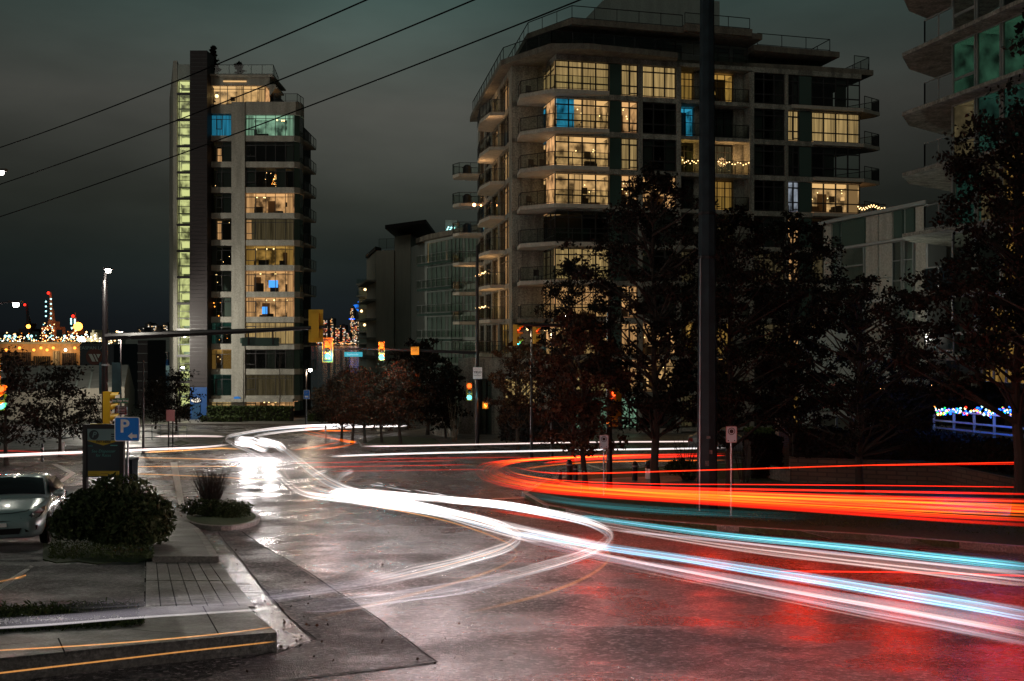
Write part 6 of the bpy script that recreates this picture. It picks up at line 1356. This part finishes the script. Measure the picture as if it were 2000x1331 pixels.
for i, (x0, x1, y0, Y, mt, nm, lb) in enumerate(((-40,158,672,215,'sh1','warehouse','long orange lit warehouse behind the fabric shed'), (222,236,681,190,'sh1','grain_silo','narrow orange lit building between the left mast and the water'), (236,242,683,188,'bnavy','storage_block','narrow dark blue block beside the orange lit building'))):
    if i == 0: M['sh1'] = concrete('orange_light_tinted_cladding', (.45,.30,.16), .3)  # the lamps' orange light is put into the cladding colour
    t = thing(nm, lb, 'warehouse', (X((x0+x1)/2,Y), Y+8, -4)); m = MB(); m.box(X(x0,Y), X(x1,Y), Y, Y+14, -6, Z(y0,Y)); m.build('wall', M[mt], t)
    m = MB(); m.box(X(x0,Y)-.3, X(x1,Y)+.3, Y-.3, Y+14, Z(y0,Y), Z(y0,Y)+.4); m.build('roof', M['concg'], t)
    if i == 0:
        for (a_, b_, y1, y2, mm_) in ((5,62,688,745,'darkc'),(66,100,696,760,'core'),(104,118,686,740,'conc'),(122,150,690,740,'darkc')):
            d_ = MB(); n_ = max(2,(b_-a_)//4)
            for k in range(n_): d_.box(X(a_+(b_-a_)*k/n_,Y)+.02, X(a_+(b_-a_)*(k+.7)/n_,Y), Y-.25, Y-.02, Z(y2,Y), Z(y1,Y))
            d_.build('slatted_door', M[mm_], t)
        for k, px in enumerate((12,38,66,80,92,104,128,146)):
            d_ = MB(); d_.ball(V(px,680 if k % 2 else 684,Y-1.0), .32, 0, 4); d_.build('wall_lamp', M['bulbo'] if k != 6 else M['bulbw'], t); pt_light(t, Vector(V(px,684,Y-2.4))-t.location, (1,.55,.2), 130, .3)
NB = thing('navy_warehouse', 'dark navy warehouse with a white W emblem on a dark red disc', 'warehouse', (X(182,180), 186, -4)); m = MB(); m.box(X(156,180), X(222,180), 180, 192, -6, Z(673,180)); m.build('wall', M['bnavy'], NB)
d_ = MB(); d_.lathe([(.01,0),(1.5,0),(1.5,.1),(.01,.1)], (X(184,179.8),179.8,Z(697,180)), 28, 0, 'y'); em = d_.build('emblem', mat('dark_red_emblem', (.10,.025,.015), .6), NB)
d_ = MB()
for q in (((173,692),(179.5,692),(186.5,706.5),(180,706.5)),((182,692),(185.5,692),(192,706.5),(189,706.5)),((188,692),(196.5,692),(192,700.5),(190.8,698))): d_.poly([V(a_,b_,179.7) for a_, b_ in q][::-1])
d_.build('letter_shape', mat('emblem_white', (.5,.52,.46), .6), em)
text('SEASPAN LABS', 1.15*.22*3.4, mat('pale_print', (.25,.35,.33), .6), NB, Vector(V(181,680,179.8))-NB.location)
# floodlit ship superstructure behind
SP = thing('moored_ship', 'floodlit pale ship superstructure above the navy warehouse', 'ship', (X(185,260), 262, -5)); m = MB()
for (a_, b_, y0, y1) in ((160,232,672,690),(175,205,660,672),(183,196,650,660),(186,190,645,650),(214,222,655,672)): m.box(X(a_,260), X(b_,260), 258, 268, Z(y1,260), Z(y0,260))
m.build('superstructure', concrete('ship_white', (.5,.5,.4), .3), SP); m = MB(); m.prism([(X(150,262),262),(X(160,258),257),(X(232,258),257),(X(240,262),262),(X(232,270),270),(X(155,270),270)], -5.5, Z(690,260)); m.build('hull', M['bnavy'], SP)
e = MB(); rd = random.Random(3)
for k in range(60): e.ball(V(rd.uniform(160,234), rd.uniform(648,674) if rd.random() < .4 else rd.uniform(664,676), 257), rd.uniform(.1,.25), rd.choice((0,0,1)), 4)
e.build('deck_light', [M['bulbw'], M['bulb']], SP)['kind'] = 'stuff'; pt_light(SP, (-2,-14,16), (1,.9,.6), 2600, 1)
# shipyard hall and pier block right of the left mast
for (x0,x1,y0,y1,Y,mt,nm,lb) in ((269,288,665,800,150,'darkc','pier_tower','dark pier tower between the left mast and the slender tower'),(240,333,655,688,420,'concg','port_hall','dim port hall across the water under the signal arm')):
    t = thing(nm, lb, 'building', (X((x0+x1)/2,Y), Y+3, -5)); m = MB(); m.box(X(x0,Y), X(x1,Y), Y, Y+8, -6 if y1 > 700 else Z(y1,Y), Z(y0,Y)); m.build('wall', M[mt], t)
    m = MB()
    for k in range(6): m.box(X(x0,Y)-.05, X(x1,Y)+.05, Y-.1, Y, Z(y0+8+k*18,Y) if y1 > 700 else Z(y0+3+k*5,Y), Z(y0+7+k*18,Y) if y1 > 700 else Z(y0+2+k*5,Y))
    m.build('ledge', M['framel'], t)
BG = thing('barge', 'lit barge with coloured containers on the dark water, left of the slender tower', 'barge', (X(290,430), 430, -5)); m = MB(); m.prism([(X(238,430),430),(X(332,430),430),(X(332,440),440),(X(238,440),440)], -5.4, -3.2); m.build('hull', mat('pale_glowing_hull', (.4,.5,.5), .5, emit=(.5,.8,.75), es=.12), BG)  # hull paint glows faintly: light put into its material
rd = random.Random(2)
for k in range(9):
    m = MB(); a_ = 240+k*10; m.box(X(a_,432), X(a_+8,432), 432, 437, -3.2, -3.2+rd.choice((2.6,5.2))); m.build('container', mat('container_paint_%d' % k, rd.choice(((.02,.25,.20),(.4,.12,.12),(.02,.12,.35),(.45,.45,.35))), .6), BG)
e = MB()
for k in range(22): e.ball(V(rd.uniform(238,332), rd.uniform(664,687), 428), rd.uniform(.25,.5), rd.choice((0,1)), 4)
e.build('deck_light', [M['bulbw'], M['bulbc']], BG); pt_light(BG, (-6,-8,9), (.6,1,.95), 4000, 1)
# gantry cranes
def crane(px, label, hi, s=1.0, lit=True, orange=True, seed=0):
    Y = 880; mt = M['crane_o'] if orange else M['crane_d']; t = thing('gantry_crane', label, 'crane', (X(px,Y), Y, -5), 0, 'harbour gantry cranes'); rd = random.Random(seed)
    k = Y/FP; w = 12*k*s; zl = (690-652)*k*s+4; zt_ = (690-hi)*k
    m = MB()
    for a_ in (-w, w):
        for b_ in (0, 18): m = MB(); m.bar((a_,b_,0), (a_*.92,b_,zl), 2.0); m.build('leg', mt, t, local=True)
    m = MB(); m.bar((-w*1.1,0,zl), (w*1.1,0,zl), 2.4); m.bar((-w,18,zl), (w,18,zl), 2.4); m.bar((-w,0,zl*.5), (w,0,zl*.5), 1.2); m.box(-w*.4,w*.4,2,16,zl,zl+6); m.build('portal_beam', mt, t, local=True)
    m = MB(); m.bar((-w*.5,4,zl), (w*.05,4,zt_*.72), 1.4); m.bar((w*.6,4,zl), (w*.25,4,zt_*.75), 1.4); m.bar((w*.05,4,zt_*.72), (w*.25,4,zt_*.75), 1)
    for j in range(6): m.bar((-w*.5+j*w*.1,4,zl+j*(zt_*.72-zl)/6), (w*.6-j*w*.06,4,zl+(j+1)*(zt_*.75-zl)/6), .6)
    m.build('tower_frame', mt, t, local=True)
    m = MB(); m.bar((w*.15,2,zl+6), (w*.0,2,zt_), 1.3); m.bar((w*.45,2,zl+6), (w*.12,2,zt_), 1.0)
    for j in range(9): z_ = zl+6+(zt_-zl-6)*j/9; m.bar((w*.1,2,z_), (w*.35*(1-j/12),2,z_+5), .5)
    m.build('boom', mt, t, local=True)
    if lit:
        e = MB()
        for j in range(9): e.ball(((-.35 if j%2 else .45)*w, -2, zl+5+(zt_-zl-6)*(.15+.8*(j//2)/4.5)+(j%2)*2), .75, 0, 4)
        for j in range(26): e.ball((rd.uniform(-1,1)*w, -2, zl+rd.uniform(-7,5)), .42, 1 if j % 3 else 0, 4)
        e.ball((w*.05,-2,zt_+1), 1.3, 2, 4); e.build('work_light', [M['bulbc'], M['bulb'], M['bulbr']], t, local=True)
    else:
        e = MB(); e.ball((w*.05,-2,zt_+1), 1.1, 0, 4); e.build('warning_light', M['bulbr'], t, local=True)
M['crane_o'] = mat('crane_orange_glow', (.5,.13,.04), .6, emit=(1,.25,.08), es=.05); M['crane_d'] = mat('crane_dark', (.03,.02,.02), .7)  # orange crane steel glows faintly: light put into its paint
crane(96, 'tallest harbour crane with rows of white lights and an orange portal', 577, 1.0, True, True, 1); crane(144, 'shorter lit harbour crane next to the bright orange lamp', 622, .75, True, True, 2); crane(50, 'dark harbour crane with one red light on its mast', 600, .9, False, False, 3)
e = MB(); rd = random.Random(12)
for i, (px, py, s_, c_) in enumerate(((56,638,1.6,0),(153,638,3.4,0),(161,664,1.6,1))):
    t = thing('flood_light_mast', ('orange flood light mast left of the tallest crane','glaring orange flood light right of the shorter lit crane','glaring white flood light above the navy warehouse')[i], 'light mast', (X(px,800 if c_==0 else 240), 800 if c_==0 else 240, -5)); Y = t.location.y; r_ = s_*(1 if c_==0 else .5)
    m = MB(); m.bar((0,0,0),(0,0,Z(py,Y)+5), .8 if c_==0 else .3); m.build('mast', M['crane_d'], t, local=True); m = MB(); m.ball((0,-.5,Z(py,Y)+5), r_, 0, 6); m.build('lamp', emis('flood_lamp_%d' % i, (1,.3,.04) if c_==0 else (1,.95,.9), 8 if c_ == 0 else 20), t, local=True)
for i, px in enumerate((11,18,30,55,62,127,140,258,250)):
    t = thing('yard_lamp', 'pale cyan yard lamp, number '+['one','two','three','four','five','six','seven','eight','nine'][i]+' from the left along the harbour' if False else ['leftmost pale cyan lamp post of the harbour yard, at the picture edge','second pale cyan lamp post from the left in the harbour yard','third pale cyan lamp post, left of the dark crane','pale cyan lamp post at the foot of the dark crane','pale cyan lamp post just right of the dark crane','pale cyan lamp post between the dark and the tallest crane','pale cyan lamp post left of the shorter lit crane','pale cyan lamp post furthest right, above the barge','pale cyan lamp post beside the far hillside towers'][i], 'light mast', (X(px,700), 700, -5), 0, 'cyan lamp posts of the harbour yard'); m = MB(); m.bar((0,0,0),(0,0,14), .5); m.build('mast', M['lampmast'] if 'lampmast' in M else M.setdefault('lampmast', mat('glowing_mast', (.3,.5,.5), .5, emit=(.3,.8,.8), es=.25)), t, local=True); m = MB(); m.ball((0,-.5,14.3), .9, 0, 4); m.build('lamp', M['bulbc'], t, local=True)  # masts glow faintly too: light put into their material
# harbour sheds: lit rows of small things far off
e = MB()
for k in range(230):
    px = rd.choice((rd.uniform(-30,250), rd.uniform(0,170))); py = 664+rd.gauss(0,5); e.ball(V(px, min(py,675), 520), rd.uniform(.12,.32), rd.choice((0,0,1,1,2,3)), 4)
tag(e.build('harbour_lights', [M['bulb'], M['bulbo'], M['bulbw'], M['bulbc']]), 'scatter of small lights along the harbour', 'lights', kind='stuff')
hs_ = MB()
for k in range(26): px = rd.uniform(-30,240); w_ = rd.uniform(8,22); hs_.box(X(px,540), X(px+w_,540), 540, 560, -5, Z(rd.uniform(664,676),540))
tag(hs_.build('harbour_sheds', M['sh1']), 'low orange lit sheds and stacks along the far side of the harbour', 'sheds', kind='stuff')
pt = bpy.data.lights.new('harbour_glow', 'POINT'); pt.energy = 1500; pt.color = (1,.5,.2); pt.shadow_soft_size = 3; po = bpy.data.objects.new('harbour_glow', pt); C.collection.objects.link(po); po.location = V(90,655,505)
# ================================================================ city across the water
M['tower_d'] = mat('distant_tower', (.03,.035,.045), .6)
def city(px0, px1, py, Y, label, seed, dens=.35, cols=('bulb','bulbw'), band=None, sz=1.0, grp='towers across the water'):
    t = thing('distant_tower', label, 'tower', (X((px0+px1)/2,Y), Y+12, 0), 0, grp); rd = random.Random(seed); m = MB(); m.box(X(px0,Y), X(px1,Y), Y, Y+25, -5, Z(py,Y)); m.box(X(px0*.7+px1*.3,Y), X(px0*.4+px1*.6,Y), Y+5, Y+15, Z(py,Y), Z(py-2,Y)); m.build('wall', M['tower_d'], t)
    e = MB(); nx = max(2, int((px1-px0)/2.2)); ny = max(2, int((686-py)/2.6))
    for i in range(nx):
        for j in range(ny):
            if rd.random() < dens: px = px0+1+(px1-px0-2)*(i+.5)/nx; q = V(px, py+2+j*2.6, Y-.6); s_ = .4*sz*rd.uniform(.6,1.5); e.box(q[0]-s_*1.3, q[0]+s_*1.3, q[1]-.3, q[1], q[2]-s_, q[2]+s_, rd.randrange(len(cols)))
    if e.v: e.build('window', [M['far_'+c] for c in cols], t)['kind'] = 'stuff'
    if band: m = MB(); m.box(X(px0,Y)-1, X(px1,Y)+1, Y-1, Y, Z(band,Y), Z(band-1.3,Y)); m.build('blue_light_band', M['bulbb'], t)
for c, s in (('bulb',1.5),('bulbw',1.3),('bulbr',1.2),('bulbb',1.5),('bulbo',1.6)): M['far_'+c] = emis('far_window_'+c, {'bulb':(1,.65,.32),'bulbw':(1,.9,.75),'bulbr':(1,.15,.1),'bulbb':(.15,.4,1),'bulbo':(1,.35,.08)}[c], s)
CT = [(631,640,625,1800,'leftmost downtown tower beside the slender tower',.5),(642,652,622,1850,'downtown tower behind the left signal head',.45),(654,664,640,1750,'low downtown tower right of the left signal head',.5),(663,676,635,1900,'downtown block under the orange haze of lights',.5),(674,684,650,1700,'short downtown block above the street name sign',.6),(683,692,602,1850,'tall downtown tower with a blue light band at its foot',.6),(690,706,628,1650,'broad downtown tower right of the street name sign',.45),(702,716,618,1800,'dark downtown tower just left of the pale block',.4),(596,618,668,1500,'low waterfront block right of the slender tower',.35),(620,632,655,1600,'waterfront block between the slender tower and downtown',.35),
 (268,282,640,1500,'left end of the far hillside towers',.35),(283,294,631,1550,'tallest of the far towers left of the slender tower',.45),(295,306,636,1500,'far tower beside the tallest hillside one',.45),(308,318,646,1480,'low far block near the slender tower',.3),(318,328,632,1520,'far tower touching the slender tower edge',.45),(254,267,650,1500,'low far block above the barge',.3),(20,32,652,1500,'far tower with warm windows at the left edge',.4),(104,126,662,1500,'low far block between the harbour cranes',.35)]
for i, (a_, b_, y_, Y_, lb, dn) in enumerate(CT): city(a_, b_, y_, Y_, lb, i+1, dn, ('bulb','bulbw','bulb','bulbo','bulbr') if i < 10 else ('bulb','bulbw'), 624 if i == 5 else None, 1.2)
LK = thing('lookout_tower', 'downtown tower with a round blue lit lookout pod', 'tower', (X(704,1750), 1750, 0)); q = V(704,600,1750)
m = MB(); m.box(-6,6,0,12,-5,Z(602,1750)-0); m.build('shaft', M['tower_d'], LK, local=True)
m = MB(); z_ = Z(597,1750); m.lathe([(2,z_-12),(6,z_-9),(11,z_-1),(12.5,z_),(11,z_+1.2),(5,z_+2),(4.5,z_+7),(1,z_+9)], (0,0,0), 20); m.build('pod', mat('blue_lit_pod', (.02,.1,.5), .5, emit=(.02,.22,1), es=.9), LK, local=True)
m = MB(); m.tube([(0,0,z_+9),(0,0,z_+18)], .6, 5); m.build('antenna', M['tower_d'], LK, local=True)
e = MB(); rd = random.Random(4)
for k in range(420):
    px = rd.choice((rd.uniform(596,735), rd.uniform(630,735), rd.uniform(255,330))); py = 686-abs(rd.gauss(0,11 if px > 500 else 8))-1; Y_ = 1460; q = V(px, max(py,642), Y_); e.box(q[0]-.9, q[0]+.9, q[1], q[1]+.5, q[2]-.55, q[2]+.55, rd.choice((0,0,1,2,3)))
tag(e.build('city_lights', [M['far_bulb'], M['far_bulbw'], M['far_bulbo'], M['far_bulbr']]), 'countless small street lights on the far shore', 'lights', kind='stuff')
m = MB(); m.box(X(590,1465), X(740,1465), 1466, 1480, -5, Z(668,1466)); m.box(X(240,1465), X(335,1465), 1466, 1480, -5, Z(672,1466)); tag(m.build('far_waterfront', M['tower_d']), 'dark low waterfront across the water', 'waterfront', kind='stuff')
# leaves and scraps on the near road and gutter
rd = random.Random(77); pts = []
for k in range(90):
    px, py = rd.choice(((rd.uniform(430,640), rd.uniform(1080,1260)), (rd.uniform(520,640), rd.uniform(1180,1290)), (rd.uniform(400,1100), rd.uniform(1020,1320)))); g = gp(px, py); pts.append((g.x, g.y, g.z+.02))
lv = leaves('fallen_leaves', pts, .035, M['leafr'], None, 3, 1.3); tag(lv, 'small wet fallen leaves scattered over the near road and gutter', 'leaves', kind='stuff')
# grass blades on the verges
pts = []
for k in range(7500):
    u_ = rd.random()
    if u_ < .3: px = rd.uniform(-30,270); py = 1199+rd.gauss(0,6)-(px/270)*4
    elif u_ < .5: px = rd.uniform(-30,280); py = 1232-px*.05+rd.gauss(0,2.5)
    elif u_ < .75: px, py = rd.uniform(95,300), rd.uniform(1062,1092)
    else: px, py = rd.uniform(1250,2000), 0; py = 1022+(px-1400)*.05-rd.uniform(4,26)
    g = gp(px, py, .19 if u_ < .5 else .15); pts.append((g.x, g.y, g.z+rd.uniform(0,.05)))
gb = leaves('grass', pts, .018, M['hedge'], None, 5, 4.5); tag(gb, 'short rough grass on the verges', 'grass', kind='stuff')

MH = MB(); q = gp(497, 958); MH.lathe([(.01,.008),(.33,.008),(.36,.003)], (q.x,q.y,q.z), 24)
mh = tag(MH.build('manhole_cover', M['steel']), 'round manhole cover in the wet road right of the planter', 'manhole cover')
m = MB()
for k in range(6): m.box(q.x-.26, q.x+.26, q.y-.26+k*.1, q.y-.23+k*.1, q.z+.010, q.z+.014)
m.build('rib', M['black'], mh)['kind'] = 'stuff'
def grill(Fx, u_, z, dd, lb):
    t = thing('covered_grill', lb, 'grill', Fx.pt(u_, z, dd), 0, 'covered grills on the side balconies'); m = MB(); m.lathe([(.42,0),(.45,.1),(.43,.7),(.36,.95),(.2,1.08),(.01,1.1)], (0,0,0), 10); m.build('cover', M['bdark'], t, local=True); m = MB(); m.tube([(-.5,0,.8),(.5,0,.8)], .04, 6); m.build('handle', M['bdark'], t, local=True)
for k, lb in ((1,'covered grill on the topmost projecting side balcony of the large block'),(2,'covered grill on the second projecting side balcony of the large block'),(3,'covered grill on the third projecting side balcony of the large block')): grill(FL, 1.6, fz(k+1)+.4, 1.4, lb)
def chair(p, rz, lb):
    t = thing('balcony_chair', lb, 'chair', p, rz, 'chairs on the corner balconies'); m = MB(); m.box(-.24,.24,-.24,.24,.42,.46); m.build('seat', M['bdark'], t, local=True); m = MB(); m.box(-.24,.24,.22,.26,.46,.95); m.build('backrest', M['bdark'], t, local=True)
    for x_ in (-.22,.22):
        for y_ in (-.22,.22): m = MB(); m.box(x_-.02,x_+.02,y_-.02,y_+.02,0,.42); m.build('leg', M['bdark'], t, local=True)
for k, px, lb in ((0,1035,'dark chair on the topmost corner balcony of the large block'),(2,1040,'dark chair on the third corner balcony from the top of the large block'),(2,1062,'second dark chair, nearer the glass, on the third corner balcony'),(3,1036,'dark chair on the fourth corner balcony from the top'),(5,1050,'dark chair on the sixth corner balcony from the top')): chair((X(px,78.5), 78.5, fz(k+1)+.38), .5, lb)
